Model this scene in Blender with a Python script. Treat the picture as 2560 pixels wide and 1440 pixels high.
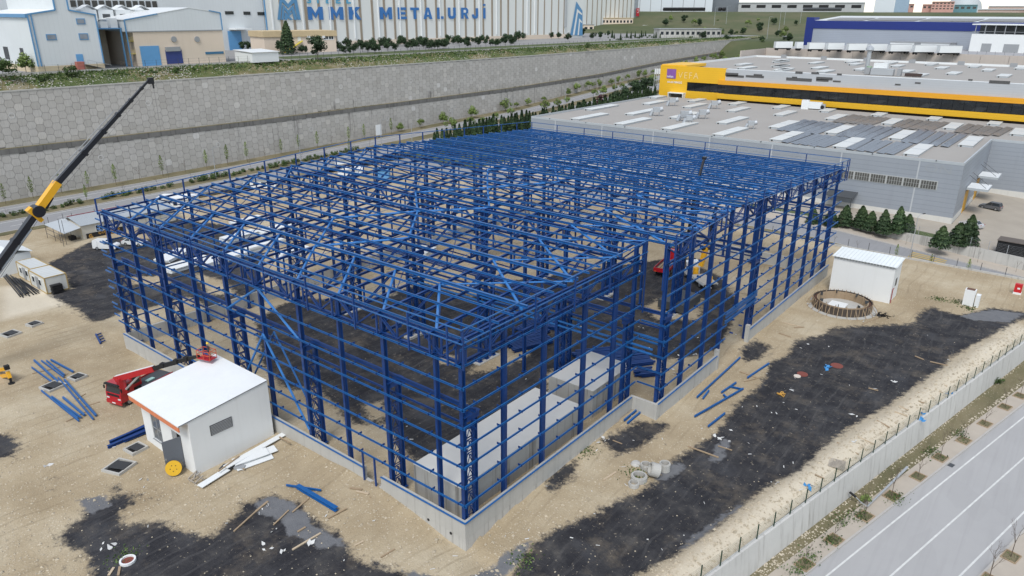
import bpy, math, random
import numpy as np
from mathutils import Vector, Matrix
random.seed(7)
for _o in list(bpy.data.objects): bpy.data.objects.remove(_o)
SC = bpy.context.scene; COL = SC.collection
# ---------------------------------------------------------------- camera
CAM = Vector((33.5523, -35.9063, 41.3941)); YAW, PITCH, ROLL, FPX = -0.67443, 0.36281, 0.00351, 1817.33
def _axes():
    cy, sy, cp, sp = math.cos(YAW), math.sin(YAW), math.cos(PITCH), math.sin(PITCH)
    f = Vector((sy*cp, cy*cp, -sp)); r = Vector((cy, -sy, 0)); u = r.cross(f)
    cr, sr = math.cos(ROLL), math.sin(ROLL)
    return cr*r+sr*u, -sr*r+cr*u, f
AR, AU, AF = _axes()
cd = bpy.data.cameras.new('camera'); cam = bpy.data.objects.new('camera', cd); COL.objects.link(cam)
cd.sensor_width = 36; cd.lens = FPX/2560*36; cd.clip_start = 0.5; cd.clip_end = 30000
cam.matrix_world = Matrix(((AR.x, AU.x, -AF.x, CAM.x), (AR.y, AU.y, -AF.y, CAM.y), (AR.z, AU.z, -AF.z, CAM.z), (0, 0, 0, 1)))
SC.camera = cam
# ---------------------------------------------------------------- sky, sun, exposure
SUN_EL, SUN_AZ = math.radians(55), math.radians(158)      # azimuth from +Y clockwise
wd = bpy.data.worlds.new('World'); SC.world = wd; wd.use_nodes = True
nt = wd.node_tree; nt.nodes.clear()
sky = nt.nodes.new('ShaderNodeTexSky'); sky.sky_type = 'NISHITA'; sky.sun_disc = False
sky.sun_elevation = SUN_EL; sky.sun_rotation = SUN_AZ; sky.air_density = 1.2; sky.dust_density = 0.4; sky.ozone_density = 1.0
hs_ = nt.nodes.new('ShaderNodeHueSaturation'); hs_.inputs['Saturation'].default_value = 0.5
bg = nt.nodes.new('ShaderNodeBackground'); bg.inputs['Strength'].default_value = 0.112
wo = nt.nodes.new('ShaderNodeOutputWorld')
nt.links.new(sky.outputs[0], hs_.inputs['Color']); nt.links.new(hs_.outputs[0], bg.inputs['Color']); nt.links.new(bg.outputs[0], wo.inputs['Surface'])
sd = bpy.data.lights.new('sun', 'SUN'); sd.energy = 1.5; sd.angle = math.radians(22); sd.color = (1.0, 0.97, 0.92)
sun = bpy.data.objects.new('sun', sd); COL.objects.link(sun)
sv = Vector((math.sin(SUN_AZ)*math.cos(SUN_EL), math.cos(SUN_AZ)*math.cos(SUN_EL), math.sin(SUN_EL)))
sun.rotation_euler = sv.to_track_quat('Z', 'Y').to_euler(); sun.location = (0, 0, 120)
SC.view_settings.view_transform = 'Standard'; SC.view_settings.look = 'None'; SC.view_settings.gamma = 1.0
SC.view_settings.use_curve_mapping = False; SC.view_settings.exposure = 0.8
SC.render.engine = 'CYCLES'; SC.cycles.max_bounces = 4; SC.cycles.diffuse_bounces = 3; SC.cycles.glossy_bounces = 2; SC.cycles.transmission_bounces = 2
# ---------------------------------------------------------------- measured points: photo pixel -> place on a given plane
def ray(u, v): return AR*((u-1280)/FPX) + AU*(-(v-720)/FPX) + AF
def at(u, v, z=None, x=None, y=None):
    d = ray(u, v)
    t = (z-CAM.z)/d.z if z is not None else ((x-CAM.x)/d.x if x is not None else (y-CAM.y)/d.y)
    return CAM + d*t
def atp(u, v, P, n):
    d = ray(u, v); n = Vector(n); return CAM + d*((Vector(P)-CAM).dot(n)/d.dot(n))
ORD = ['first','second','third','fourth','fifth','sixth','seventh','eighth','ninth','tenth','eleventh','twelfth','thirteenth','fourteenth','fifteenth','sixteenth','seventeenth','eighteenth','nineteenth','twentieth']
for _t in ('twenty','thirty','forty','fifty','sixty','seventy','eighty','ninety'):
    if _t != 'twenty': ORD.append(_t[:-1]+'ieth')
    ORD += [_t+'-'+w for w in ORD[:9]]
# ---------------------------------------------------------------- mesh builder
ROOTM = {}
class MB:
    def __init__(s): s.v = []; s.f = []; s.t = []
    def add(s, vs, fs, tint=None):
        b = len(s.v); s.v.extend([tuple(p) for p in vs]); s.f.extend([tuple(i+b for i in f) for f in fs])
        s.t.extend([random.random() if tint is None else tint]*len(fs)); return s
    def box(s, c, d, rz=0, tint=None):
        cx, cy, cz = c; hx, hy, hz = d[0]/2, d[1]/2, d[2]/2; ca, sa = math.cos(rz), math.sin(rz)
        vs = [(cx+ca*x-sa*y, cy+sa*x+ca*y, cz+z) for z in (-hz, hz) for x, y in ((-hx,-hy),(hx,-hy),(hx,hy),(-hx,hy))]
        return s.add(vs, [(3,2,1,0),(4,5,6,7),(0,1,5,4),(1,2,6,5),(2,3,7,6),(3,0,4,7)], tint)
    def bb(s, x0, x1, y0, y1, z0, z1, tint=None): return s.box(((x0+x1)/2,(y0+y1)/2,(z0+z1)/2), (x1-x0,y1-y0,z1-z0), 0, tint)
    def frame(s, p, q, up):
        p, q = Vector(p), Vector(q); d = (q-p).normalized(); up = Vector(up)
        if abs(d.dot(up)) > .99: up = Vector((1,0,0)) if abs(d.x) < .9 else Vector((0,1,0))
        r = d.cross(up).normalized(); u = r.cross(d); return p, q, r, u
    def prof(s, p, q, pts, up=(0,0,1), caps=True, tint=None):
        p, q, r, u = s.frame(p, q, up); n = len(pts)
        vs = [p+r*a+u*b for a, b in pts]+[q+r*a+u*b for a, b in pts]
        fs = [(i, (i+1)%n, n+(i+1)%n, n+i) for i in range(n)]
        if caps: fs += [tuple(range(n-1,-1,-1)), tuple(range(n, 2*n))]
        return s.add(vs, fs, tint)
    def beam(s, p, q, w, h, up=(0,0,1), tint=None): return s.prof(p, q, [(-w/2,-h/2),(w/2,-h/2),(w/2,h/2),(-w/2,h/2)], up, True, tint)
    def ibeam(s, p, q, w, h, tf=.03, tw=.02, up=(0,0,1)):
        a, b, c = w/2, h/2, h/2-tf
        return s.prof(p, q, [(-a,-b),(a,-b),(a,-c),(tw/2,-c),(tw/2,c),(a,c),(a,b),(-a,b),(-a,c),(-tw/2,c),(-tw/2,-c),(-a,-c)], up)
    def chan(s, p, q, w, h, t=.02, up=(0,0,1)):
        a, b = w/2, h/2
        return s.prof(p, q, [(-a,-b),(a,-b),(a,-b+t),(-a+t,-b+t),(-a+t,b-t),(a,b-t),(a,b),(-a,b)], up)
    def tube(s, p, q, r, n=8, r2=None, caps=True, tint=None):
        p, q, a, u = s.frame(p, q, (0,0,1)); r2 = r if r2 is None else r2
        cs = [(math.cos(2*math.pi*i/n), math.sin(2*math.pi*i/n)) for i in range(n)]
        vs = [p+(a*c+u*d)*r for c, d in cs]+[q+(a*c+u*d)*r2 for c, d in cs]
        fs = [(i, (i+1)%n, n+(i+1)%n, n+i) for i in range(n)]
        if caps: fs += [tuple(range(n-1,-1,-1)), tuple(range(n, 2*n))]
        return s.add(vs, fs, tint)
    def path(s, pts, r, n=6, tint=None):
        for a, b in zip(pts[:-1], pts[1:]): s.tube(a, b, r, n, tint=tint)
        return s
    def prism(s, poly, z0, z1, tint=None):
        n = len(poly); vs = [(x, y, z0) for x, y in poly]+[(x, y, z1) for x, y in poly]
        return s.add(vs, [(i, (i+1)%n, n+(i+1)%n, n+i) for i in range(n)]+[tuple(range(n-1,-1,-1)), tuple(range(n, 2*n))], tint)
    def slab(s, poly3, o, tint=None):   # polygon (3d points) thickened by offset vector o
        n = len(poly3); o = Vector(o); a = [Vector(p) for p in poly3]; vs = a+[p+o for p in a]
        return s.add(vs, [(i, (i+1)%n, n+(i+1)%n, n+i) for i in range(n)]+[tuple(range(n-1,-1,-1)), tuple(range(n, 2*n))], tint)
    def ring(s, c, ro, ri, h, n=20, tint=None):
        vs = []
        for z in (0, h):
            for r in (ro, ri): vs += [(c[0]+r*math.cos(2*math.pi*i/n), c[1]+r*math.sin(2*math.pi*i/n), c[2]+z) for i in range(n)]
        fs = []
        for i in range(n):
            j = (i+1)%n
            fs += [(i,j,2*n+j,2*n+i),(n+j,n+i,3*n+i,3*n+j),(2*n+i,2*n+j,3*n+j,3*n+i),(i,n+i,n+j,j)]
        return s.add(vs, fs, tint)
    def lathe(s, c, prof, n=12, tint=None):
        m = len(prof); vs = [(c[0]+r*math.cos(2*math.pi*i/n), c[1]+r*math.sin(2*math.pi*i/n), c[2]+z) for i in range(n) for r, z in prof]
        return s.add(vs, [(i*m+k, ((i+1)%n)*m+k, ((i+1)%n)*m+k+1, i*m+k+1) for i in range(n) for k in range(m-1)], tint)
    def rock(s, c, r, tint=None):
        k = [random.uniform(.6, 1.25)*r for _ in range(6)]; a = random.random()*6.28; ca, sa = math.cos(a), math.sin(a)
        P = [(k[0],0,0),(0,k[1],0),(-k[2],0,0),(0,-k[3],0),(0,0,k[4]*.8),(0,0,-k[5]*.5)]
        return s.add([(c[0]+ca*x-sa*y, c[1]+sa*x+ca*y, c[2]+z) for x, y, z in P], [(0,1,4),(1,2,4),(2,3,4),(3,0,4),(1,0,5),(2,1,5),(3,2,5),(0,3,5)], tint)
    def leaf(s, c, r, n=None, tint=None):
        n = Vector((random.gauss(0,1), random.gauss(0,1), random.gauss(0,1)+.4)) if n is None else n
        n.normalize(); a = n.orthogonal().normalized(); b = n.cross(a); w = random.uniform(0, 6.28); e = a*math.cos(w)+b*math.sin(w); f = n.cross(e); c = Vector(c)
        k = random.uniform(.7, 1.3)*r
        return s.add([c-e*k, c+f*k*.55, c+e*k, c-f*k*.5], [(0,1,2,3)], tint)
    def mesh(s, name, mat, M=None, smooth=False):
        me = bpy.data.meshes.new(name)
        vs = s.v if M is None else [tuple(M @ Vector(p)) for p in s.v]
        me.from_pydata(vs, [], s.f); at_ = me.attributes.new('tint', 'FLOAT', 'FACE'); at_.data.foreach_set('value', s.t)
        if mat: me.materials.append(mat)
        if smooth: me.polygons.foreach_set('use_smooth', [True]*len(me.polygons))
        me.update(); return me
def _meta(o, label=None, cat=None, group=None, kind=None):
    if label: o['label'] = label
    if cat: o['category'] = cat
    if group: o['group'] = group
    if kind: o['kind'] = kind
    return o
def thing(name, label, cat, loc=(0,0,0), rz=0, group=None):
    o = bpy.data.objects.new(name, None); COL.objects.link(o); o.empty_display_size = .5
    o.location = loc; o.rotation_euler = (0, 0, rz); _meta(o, label, cat, group)
    ROOTM[o] = (Matrix.Translation(Vector(loc)) @ Matrix.Rotation(rz, 4, 'Z')).inverted(); return o
def part(mb, name, mat, parent, world=True, label=None, kind=None, smooth=False):
    M = ROOTM[parent] if world else None
    me = mb if isinstance(mb, bpy.types.Mesh) else mb.mesh(name, mat, M, smooth)
    o = bpy.data.objects.new(name, me); COL.objects.link(o); o.parent = parent; ROOTM[o] = ROOTM[parent]; return _meta(o, label, None, None, kind)
def solo(mb, name, mat, label=None, cat=None, group=None, kind=None, smooth=False):
    V = np.array(mb.v); c = Vector(((V[:,0].min()+V[:,0].max())/2, (V[:,1].min()+V[:,1].max())/2, V[:,2].min()))
    me = mb.mesh(name, mat, Matrix.Translation(-c), smooth); o = bpy.data.objects.new(name, me); COL.objects.link(o); o.location = c
    ROOTM[o] = Matrix.Translation(-c); return _meta(o, label, cat, group, kind)
def struct(mb, name, mat, smooth=False):
    o = bpy.data.objects.new(name, mb.mesh(name, mat, None, smooth)); COL.objects.link(o); o['kind'] = 'structure'; ROOTM[o] = Matrix.Identity(4); return o
def kids(o): return [c for c in KIDS.get(o, [])]
KIDS = {}
def copy_tree(root, loc=None, rz=None, label=None, parent=None, scale=None, group=None):
    o = root.copy(); COL.objects.link(o)
    if loc is not None: o.location = loc
    if rz is not None: o.rotation_euler = (0, 0, rz)
    if scale is not None: o.scale = scale if hasattr(scale, '__len__') else (scale,)*3
    if label: o['label'] = label
    if group: o['group'] = group
    if parent is not None: o.parent = parent
    for ch in [c for c in root.children]: copy_tree(ch, parent=o)
    return o
# ---------------------------------------------------------------- materials
MATS = {}
def _nodes(name):
    m = bpy.data.materials.new(name); m.use_nodes = True; n = m.node_tree; n.nodes.clear()
    b = n.nodes.new('ShaderNodeBsdfPrincipled'); o = n.nodes.new('ShaderNodeOutputMaterial'); n.links.new(b.outputs[0], o.inputs[0])
    return m, n, b
def N(n, t, **k):
    x = n.nodes.new(t)
    for a, v in k.items():
        if a.startswith('i_'):
            key = a[2:].replace('_', ' ')
            key = int(key) if key.isdigit() else key
            x.inputs[key].default_value = v
        else: setattr(x, a, v)
    return x
def noise(n, vec, scale, detail=4, rough=.55):
    x = N(n, 'ShaderNodeTexNoise', i_Scale=scale, i_Detail=detail, i_Roughness=rough); n.links.new(vec, x.inputs['Vector']); return x.outputs['Fac']
def ramp(n, fac, stops):
    x = n.nodes.new('ShaderNodeValToRGB'); e = x.color_ramp.elements
    while len(e) > 1: e.remove(e[0])
    e[0].position = stops[0][0]; c = stops[0][1]; e[0].color = (*c, 1) if len(c) == 3 else c
    for p, c in stops[1:]:
        k = e.new(p); k.color = (*c, 1) if len(c) == 3 else c
    n.links.new(fac, x.inputs[0]); return x.outputs[0]
def mixc(n, fac, a, b, mode='MIX'):
    x = n.nodes.new('ShaderNodeMix'); x.data_type = 'RGBA'; x.blend_type = mode
    for s, v in ((x.inputs[0], fac), (x.inputs[6], a), (x.inputs[7], b)):
        if isinstance(v, (int, float)): s.default_value = v
        elif isinstance(v, tuple): s.default_value = (*v, 1) if len(v) == 3 else v
        else: n.links.new(v, s)
    return x.outputs[2]
def mth(n, op, a, b=None, clamp=False):
    x = n.nodes.new('ShaderNodeMath'); x.operation = op; x.use_clamp = clamp
    for s, v in ((x.inputs[0], a), (x.inputs[1], b)):
        if v is None: continue
        if isinstance(v, (int, float)): s.default_value = v
        else: n.links.new(v, s)
    return x.outputs[0]
def bumpn(n, b, h, strength, dist=.05):
    x = N(n, 'ShaderNodeBump', i_Strength=strength, i_Distance=dist); n.links.new(h, x.inputs['Height']); n.links.new(x.outputs[0], b.inputs['Normal'])
def pos(n): return N(n, 'ShaderNodeNewGeometry').outputs['Position']
def stretch(n, vec, s):
    x = N(n, 'ShaderNodeMapping'); x.inputs['Scale'].default_value = s; n.links.new(vec, x.inputs['Vector']); return x.outputs[0]
def attr(n, name): return N(n, 'ShaderNodeAttribute', attribute_name=name).outputs['Fac']
def k3(c, f): return tuple(min(1, x*f) for x in c)
def mat(name, col, rough=.6, var=.18, scale=.8, bump=0, bscale=12, metal=0, tint=.0, streak=0, dirt=None, coat=0, spec=.5):
    """painted / mineral surface: large blotches, fine grain, optional vertical weather streaks and per-piece tint"""
    if name in MATS: return MATS[name]
    m, n, b = _nodes(name); p = pos(n)
    f = noise(n, p, scale, 5); c = mixc(n, f, k3(col, 1-var), k3(col, 1+var))
    if var > .02:
        f2 = noise(n, p, scale*9, 3); c = mixc(n, mth(n, 'MULTIPLY', f2, .5), c, k3(col, 1-var*.6))
    if tint: c = mixc(n, mth(n, 'MULTIPLY', attr(n, 'tint'), tint), c, k3(col, .45))
    if streak:
        s_ = noise(n, stretch(n, p, (1.6, 1.6, .06)), 1.0, 4, .7); s_ = mth(n, 'MULTIPLY', mth(n, 'SUBTRACT', s_, .52, True), streak*5, True)
        c = mixc(n, s_, c, dirt or k3(col, .45))
    n.links.new(c, b.inputs['Base Color']); b.inputs['Roughness'].default_value = rough; b.inputs['Metallic'].default_value = metal
    b.inputs['Specular IOR Level'].default_value = spec
    if coat: b.inputs['Coat Weight'].default_value = coat
    if bump: bumpn(n, b, noise(n, p, bscale, 4), bump)
    MATS[name] = m; return m
def corr(name, col, axis, period, rough=.45, depth=.03, var=.08, metal=0, streak=.15, line=0):
    """profiled sheet: ribs across world/object axis as relief"""
    if name in MATS: return MATS[name]
    m, n, b = _nodes(name); p = pos(n); sx = N(n, 'ShaderNodeSeparateXYZ'); n.links.new(p, sx.inputs[0])
    if axis == 'D': d = mth(n, 'ADD', sx.outputs[0], sx.outputs[1])
    else: d = sx.outputs['XYZ'.index(axis)]
    w = mth(n, 'PINGPONG', mth(n, 'MULTIPLY', d, 1/period), .5)
    h = mth(n, 'SMOOTH_MIN', mth(n, 'MULTIPLY', w, 6), 1.0)
    c = mixc(n, noise(n, p, .35, 5), k3(col, 1-var), k3(col, 1+var))
    if streak:
        s_ = noise(n, stretch(n, p, (1.2, 1.2, .05)), 1.0, 4, .7); c = mixc(n, mth(n, 'MULTIPLY', mth(n, 'SUBTRACT', s_, .5, True), streak*4, True), c, k3(col, .55))
    if line: c = mixc(n, mth(n, 'MULTIPLY', mth(n, 'LESS_THAN', w, .06), line), c, k3(col, .5))
    n.links.new(c, b.inputs['Base Color']); b.inputs['Roughness'].default_value = rough; b.inputs['Metallic'].default_value = metal
    bumpn(n, b, h, .8, depth); MATS[name] = m; return m
def glassy(name, col=(.02,.025,.03), rough=.08):
    if name in MATS: return MATS[name]
    m, n, b = _nodes(name); p = pos(n)
    c = mixc(n, noise(n, p, .5, 3), k3(col, .7), k3(col, 1.6)); n.links.new(c, b.inputs['Base Color']); b.inputs['Roughness'].default_value = rough
    b.inputs['Specular IOR Level'].default_value = .6; MATS[name] = m; return m
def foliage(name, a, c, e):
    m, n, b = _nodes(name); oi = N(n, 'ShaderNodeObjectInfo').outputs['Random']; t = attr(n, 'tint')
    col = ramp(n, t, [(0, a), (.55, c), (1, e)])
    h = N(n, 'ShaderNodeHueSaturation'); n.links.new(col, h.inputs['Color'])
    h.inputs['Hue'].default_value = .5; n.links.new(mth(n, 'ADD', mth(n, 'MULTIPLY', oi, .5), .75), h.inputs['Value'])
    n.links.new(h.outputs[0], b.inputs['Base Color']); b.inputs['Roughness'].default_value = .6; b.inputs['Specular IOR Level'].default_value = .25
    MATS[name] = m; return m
F_DARK = foliage('needle_foliage', (.014,.03,.013), (.03,.058,.024), (.075,.115,.045))
F_MID = foliage('leaf_foliage', (.03,.055,.015), (.06,.1,.028), (.12,.17,.05))
F_LIGHT = foliage('spring_foliage', (.08,.12,.03), (.15,.21,.055), (.26,.33,.1))
F_RED = foliage('plum_foliage', (.02,.008,.012), (.045,.015,.02), (.08,.03,.035))
BARK = mat('bark', (.10,.075,.055), .9, .3, 4)
STEEL = mat('blue_steel_shaded_tone', (.008,.048,.20), .40, .3, .35, tint=.3)  # darker copy of the blue paint, shade of upright faces put into colour
STEEL2 = mat('blue_steel_lit_tone', (.014,.11,.33), .36, .2, .4, tint=.2)  # brighter copy of the same blue, light on top faces put into colour
STEEL3 = mat('pale_blue_tube', (.03,.17,.46), .34, .15, .4)
CONC = mat('cast_concrete', (.44,.43,.40), .85, .14, .7, .25, 9, streak=.28, dirt=(.17,.16,.14))
CONC_D = mat('stained_concrete', (.47,.46,.43), .88, .2, .5, .3, 7, streak=.7, dirt=(.10,.095,.085))
WHITE = mat('white_render', (.74,.75,.74), .7, .05, .4, .05, 30, streak=.10, dirt=(.5,.5,.48))
WHITE_M = mat('white_sheet_metal', (.72,.74,.74), .4, .05, .6)
BLACK = mat('black_rubber', (.012,.012,.013), .75, .3, 3)
DGREY = mat('dark_grey_metal', (.06,.065,.07), .5, .2, 2)
GREY = mat('grey_metal', (.30,.31,.32), .45, .15, 2)
GALV = mat('galvanised_steel', (.45,.47,.49), .38, .12, 3, metal=.4)
WOOD = mat('weathered_timber', (.34,.25,.16), .8, .3, 4)
GLASS = glassy('dark_glass')
YELLOW = mat('crane_yellow_paint', (.78,.40,.02), .35, .1, 2)
RED = mat('red_truck_paint', (.42,.012,.02), .3, .15, 2, coat=.3)
CREAM = mat('cream_render', (.66,.54,.40), .8, .06, .4, streak=.08)
# ================================================================ TERRAIN, ROADS
def lerp(xs, ys, x): return float(np.interp(x, xs, ys))
def zr(y): return lerp([-400, 18, 47, 84, 133, 202, 267, 326, 425, 520], [0, 0, .3, .9, 2.1, 4.4, 8.5, 12, 18.6, 24.5], y)     # left road climbs
def zledge(y): return lerp([-400, 18, 84, 133, 202, 267, 326, 425, 470], [10.7, 10.6, 10.4, 10.8, 11.4, 13.1, 16.1, 19.6, 22], y)
def ztop(y): return lerp([-400, 18, 200, 300, 430, 520], [24.5, 24.4, 24.6, 25.0, 26.4, 26.5], y)
def xw(y): return -160.3+.02*(y-18)                                   # line of the big retaining wall
FS = .21475
def xf(y): return 15.44+FS*y                                          # line of the street fence on the right
FD = Vector((FS, 1, 0)).normalized(); FN = Vector((FD.y, -FD.x, 0))
def fpt(s, o, z=0): return Vector((15.44, 0, 0))+FD*s+FN*(o+.029*max(0, s-19)*(1 if o > .8 else 0))+Vector((0, 0, z))
def zback(x): return lerp([-200, -6, 30, 80], [0, 0, -3, -3], x)      # street behind the site falls to the right
def zyard(x): return lerp([-200, 8, 34, 80], [0, 0, -1.6, -2], x)
def ground_mat(name, cols, grey=None):
    m, n, b = _nodes(name); p = pos(n)
    big = noise(n, p, .09, 6, .6); mid = noise(n, p, .9, 5, .65); fine = noise(n, p, 7, 3, .6)
    tan = ramp(n, big, [(.33, cols[0]), (.5, cols[1]), (.64, cols[2])])
    tan = mixc(n, mth(n, 'MULTIPLY', mid, .55), tan, cols[3])
    vo = N(n, 'ShaderNodeTexVoronoi', i_Scale=3.2, feature='F1'); n.links.new(p, vo.inputs['Vector'])
    st = mth(n, 'MULTIPLY', mth(n, 'LESS_THAN', vo.outputs['Distance'], .22), mth(n, 'GREATER_THAN', mid, .47)); tan = mixc(n, mth(n, 'MULTIPLY', st, .45), tan, cols[4])
    vo2 = N(n, 'ShaderNodeTexVoronoi', i_Scale=9, feature='F1'); n.links.new(p, vo2.inputs['Vector'])
    tan = mixc(n, mth(n, 'MULTIPLY', mth(n, 'LESS_THAN', vo2.outputs['Distance'], .2), .3), tan, cols[4])
    tan = mixc(n, mth(n, 'MULTIPLY', mth(n, 'SUBTRACT', fine, .5, True), 1.2), tan, k3(cols[0], .6))
    # tyre tracks: stretched noise
    tr = noise(n, stretch(n, p, (.5, .07, 1)), 2.2, 3, .6); tan = mixc(n, mth(n, 'MULTIPLY', mth(n, 'SUBTRACT', tr, .58, True), 1.6, True), tan, k3(cols[3], .8))
    tr = noise(n, stretch(n, p, (.06, .6, 1)), 2.0, 3, .6); tan = mixc(n, mth(n, 'MULTIPLY', mth(n, 'SUBTRACT', tr, .6, True), 1.5, True), tan, k3(cols[0], .85))
    wv = N(n, 'ShaderNodeTexWave', i_Scale=.22, i_Distortion=9.0, i_Detail=3.0); wv.inputs['Detail Scale'].default_value = .35; n.links.new(p, wv.inputs['Vector'])
    trk = mth(n, 'MULTIPLY', mth(n, 'GREATER_THAN', wv.outputs['Fac'], .93), mth(n, 'MULTIPLY', mth(n, 'SUBTRACT', noise(n, p, .16, 4), .42, True), 3.0, True)); trk = mth(n, 'MULTIPLY', trk, noise(n, p, 3.0, 3))
    tan = mixc(n, trk, tan, k3(cols[0], .7))
    d = attr(n, 'dark'); g = attr(n, 'grey'); lt = attr(n, 'light')
    rag = mth(n, 'ADD', d, mth(n, 'MULTIPLY', mth(n, 'SUBTRACT', noise(n, p, 1.1, 9, .78), .5), 1.7))
    dk = mth(n, 'MULTIPLY', mth(n, 'SUBTRACT', rag, .38, True), 3.2, True)
    dcol = ramp(n, noise(n, p, .35, 7, .68), [(.25, (.016,.016,.019)), (.44, (.027,.027,.031)), (.58, (.045,.044,.046)), (.70, (.085,.079,.073)), (.84, (.19,.165,.13))])
    dcol = mixc(n, mth(n, 'MULTIPLY', mth(n, 'SUBTRACT', noise(n, stretch(n, p, (1.3, .10, 1)), 1.5, 6, .72), .52, True), 1.8, True), dcol, (.09,.088,.09))
    dcol = mixc(n, mth(n, 'MULTIPLY', mth(n, 'SUBTRACT', noise(n, p, .22, 8, .75), .52, True), 3.5, True), dcol, (.15,.125,.095))
    dcol = mixc(n, mth(n, 'MULTIPLY', mth(n, 'SUBTRACT', noise(n, p, .13, 6, .6), .55, True), 4, True), dcol, (.075,.077,.084))
    dcol = mixc(n, mth(n, 'MULTIPLY', mth(n, 'GREATER_THAN', noise(n, p, 2.6, 5, .7), .64), .55), dcol, (.30,.26,.2))
    dcol = mixc(n, mth(n, 'MULTIPLY', mth(n, 'LESS_THAN', vo2.outputs['Distance'], .08), .15), dcol, (.3,.28,.25))
    dcol = mixc(n, mth(n, 'MULTIPLY', trk, .8), dcol, (.11,.107,.105))
    gcol = mixc(n, noise(n, p, 1.2, 5, .7), (.10,.105,.115), (.19,.19,.195))
    gk = mth(n, 'MULTIPLY', mth(n, 'SUBTRACT', mth(n, 'ADD', g, mth(n, 'MULTIPLY', mth(n, 'SUBTRACT', noise(n, p, .8, 6, .7), .5), 1.2)), .45, True), 5, True)
    tan = mixc(n, mth(n, 'MULTIPLY', lt, .7), tan, cols[4])
    c = mixc(n, dk, tan, dcol); c = mixc(n, gk, c, gcol)
    n.links.new(c, b.inputs['Base Color']); b.inputs['Roughness'].default_value = .92; b.inputs['Specular IOR Level'].default_value = .2
    bumpn(n, b, mth(n, 'ADD', mid, mth(n, 'MULTIPLY', fine, .6)), .7, .12); return m
TAN = ((.30,.235,.15), (.42,.345,.235), (.52,.45,.33), (.31,.24,.15), (.64,.58,.47))
GROUND = ground_mat('crushed_limestone_ground', TAN)
def poly_px(pts, z=0): return np.array([[*at(u, v, z=z)[:2]] for u, v in pts])
def sdist(P, X, Y):        # signed distance, positive inside
    ins = np.zeros(X.shape, bool); dm = np.full(X.shape, 1e9)
    for (x0, y0), (x1, y1) in zip(P, np.roll(P, -1, 0)):
        c = ((y0 > Y) != (y1 > Y)); xi = (x1-x0)*(Y-y0)/((y1-y0) if abs(y1-y0) > 1e-9 else 1e-9)+x0; ins ^= c & (X < xi)
        ex, ey = x1-x0, y1-y0; t = np.clip(((X-x0)*ex+(Y-y0)*ey)/(ex*ex+ey*ey+1e-12), 0, 1)
        dm = np.minimum(dm, np.hypot(X-x0-t*ex, Y-y0-t*ey))
    return np.where(ins, dm, -dm)
DARK = [
 [(2065,832),(2075,818),(2280,808),(2303,778),(2330,765),(2352,776),(2400,787),(2480,768),(2560,778),(2620,790),(2545,802),(2515,820),(2382,893),(2368,912),(2232,1010),(2120,1075),(2080,1105),(2000,1185),(1920,1222),(1740,1362),(1700,1385),(1600,1440),(1500,1520),(1250,1520),(1285,1425),(1320,1365),(1357,1335),(1385,1317),(1440,1300),(1492,1275),(1522,1260),(1555,1240),(1600,1225),(1632,1203),(1680,1147),(1717,1130),(1780,1085),(1803,1060),(1842,1007),(1900,962),(1925,905),(1970,885),(1985,852)],
 [(690,1242),(640,1252),(602,1262),(598,1282),(560,1310),(525,1343),(430,1318),(400,1300),(350,1305),(310,1312),(300,1285),(330,1255),(350,1240),(330,1235),(300,1240),(305,1215),(270,1212),(285,1232),(240,1270),(208,1262),(205,1292),(140,1335),(160,1362),(200,1380),(222,1412),(230,1460),(260,1560),(900,1560),(1160,1500),(1150,1445),(1040,1425),(950,1412),(885,1388),(872,1365),(845,1335),(800,1312),(768,1290),(755,1268),(720,1250)],
 [(100,667),(170,632),(230,602),(300,592),(420,600),(560,602),(640,592),(660,640),(640,760),(560,790),(470,742),(380,768),(310,778),(262,802),(230,806),(213,795),(190,772),(172,765),(118,735),(178,720),(160,690),(108,690)],
 [(690,765),(760,742),(900,758),(1060,705),(1180,740),(1290,700),(1480,672),(1700,642),(1800,690),(1850,760),(1815,850),(1790,880),(1650,902),(1580,880),(1440,902),(1400,960),(1340,1012),(1160,1112),(1040,1152),(1000,1122),(960,1062),(880,1062),(820,1012),(700,962),(650,902),(640,800)],
 [(330,560),(420,545),(560,560),(620,590),(520,620),(400,610)], [(1850,880),(1890,850),(1930,870),(1900,900),(1860,905)],
 [(-60,1080),(20,1085),(55,1110),(30,1140),(-60,1160)], [(1500,1100),(1600,1055),(1680,1060),(1610,1115),(1540,1140)], [(1380,1175),(1445,1150),(1440,1190),(1385,1230),(1360,1215)]]
TANP = [[(1190,905),(1255,868),(1330,845),(1320,890),(1250,925),(1170,935)], [(1370,930),(1440,905),(1440,940),(1350,985)], [(1610,765),(1660,740),(1760,745),(1750,800),(1640,800)], [(905,1010),(960,1000),(980,1040),(920,1055)], [(700,980),(790,960),(840,1010),(900,1080),(820,1110),(720,1050)], [(880,720),(960,705),(990,735),(900,750)], [(480,680),(560,700),(600,740),(520,735)], [(1105,880),(1160,890),(1140,910),(1090,905)], [(310,690),(420,690),(430,715),(330,712)]]
GREYP = [[(640,1255),(690,1245),(740,1262),(790,1320),(850,1345),(870,1372),(800,1372),(720,1340),(700,1300),(640,1280)], [(1000,1415),(1150,1440),(1290,1360),(1330,1340),(1300,1400),(1180,1470),(1020,1450)], [(2395,790),(2480,772),(2560,782),(2525,805),(2440,800)], [(1720,1380),(1790,1320),(1860,1265),(1840,1260),(1770,1310),(1690,1375)], [(1770,1150),(1800,1090),(1830,1100),(1800,1160)], [(1630,1200),(1680,1150),(1720,1160),(1670,1200)], [(190,1250),(260,1235),(280,1260),(220,1290)]]
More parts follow.
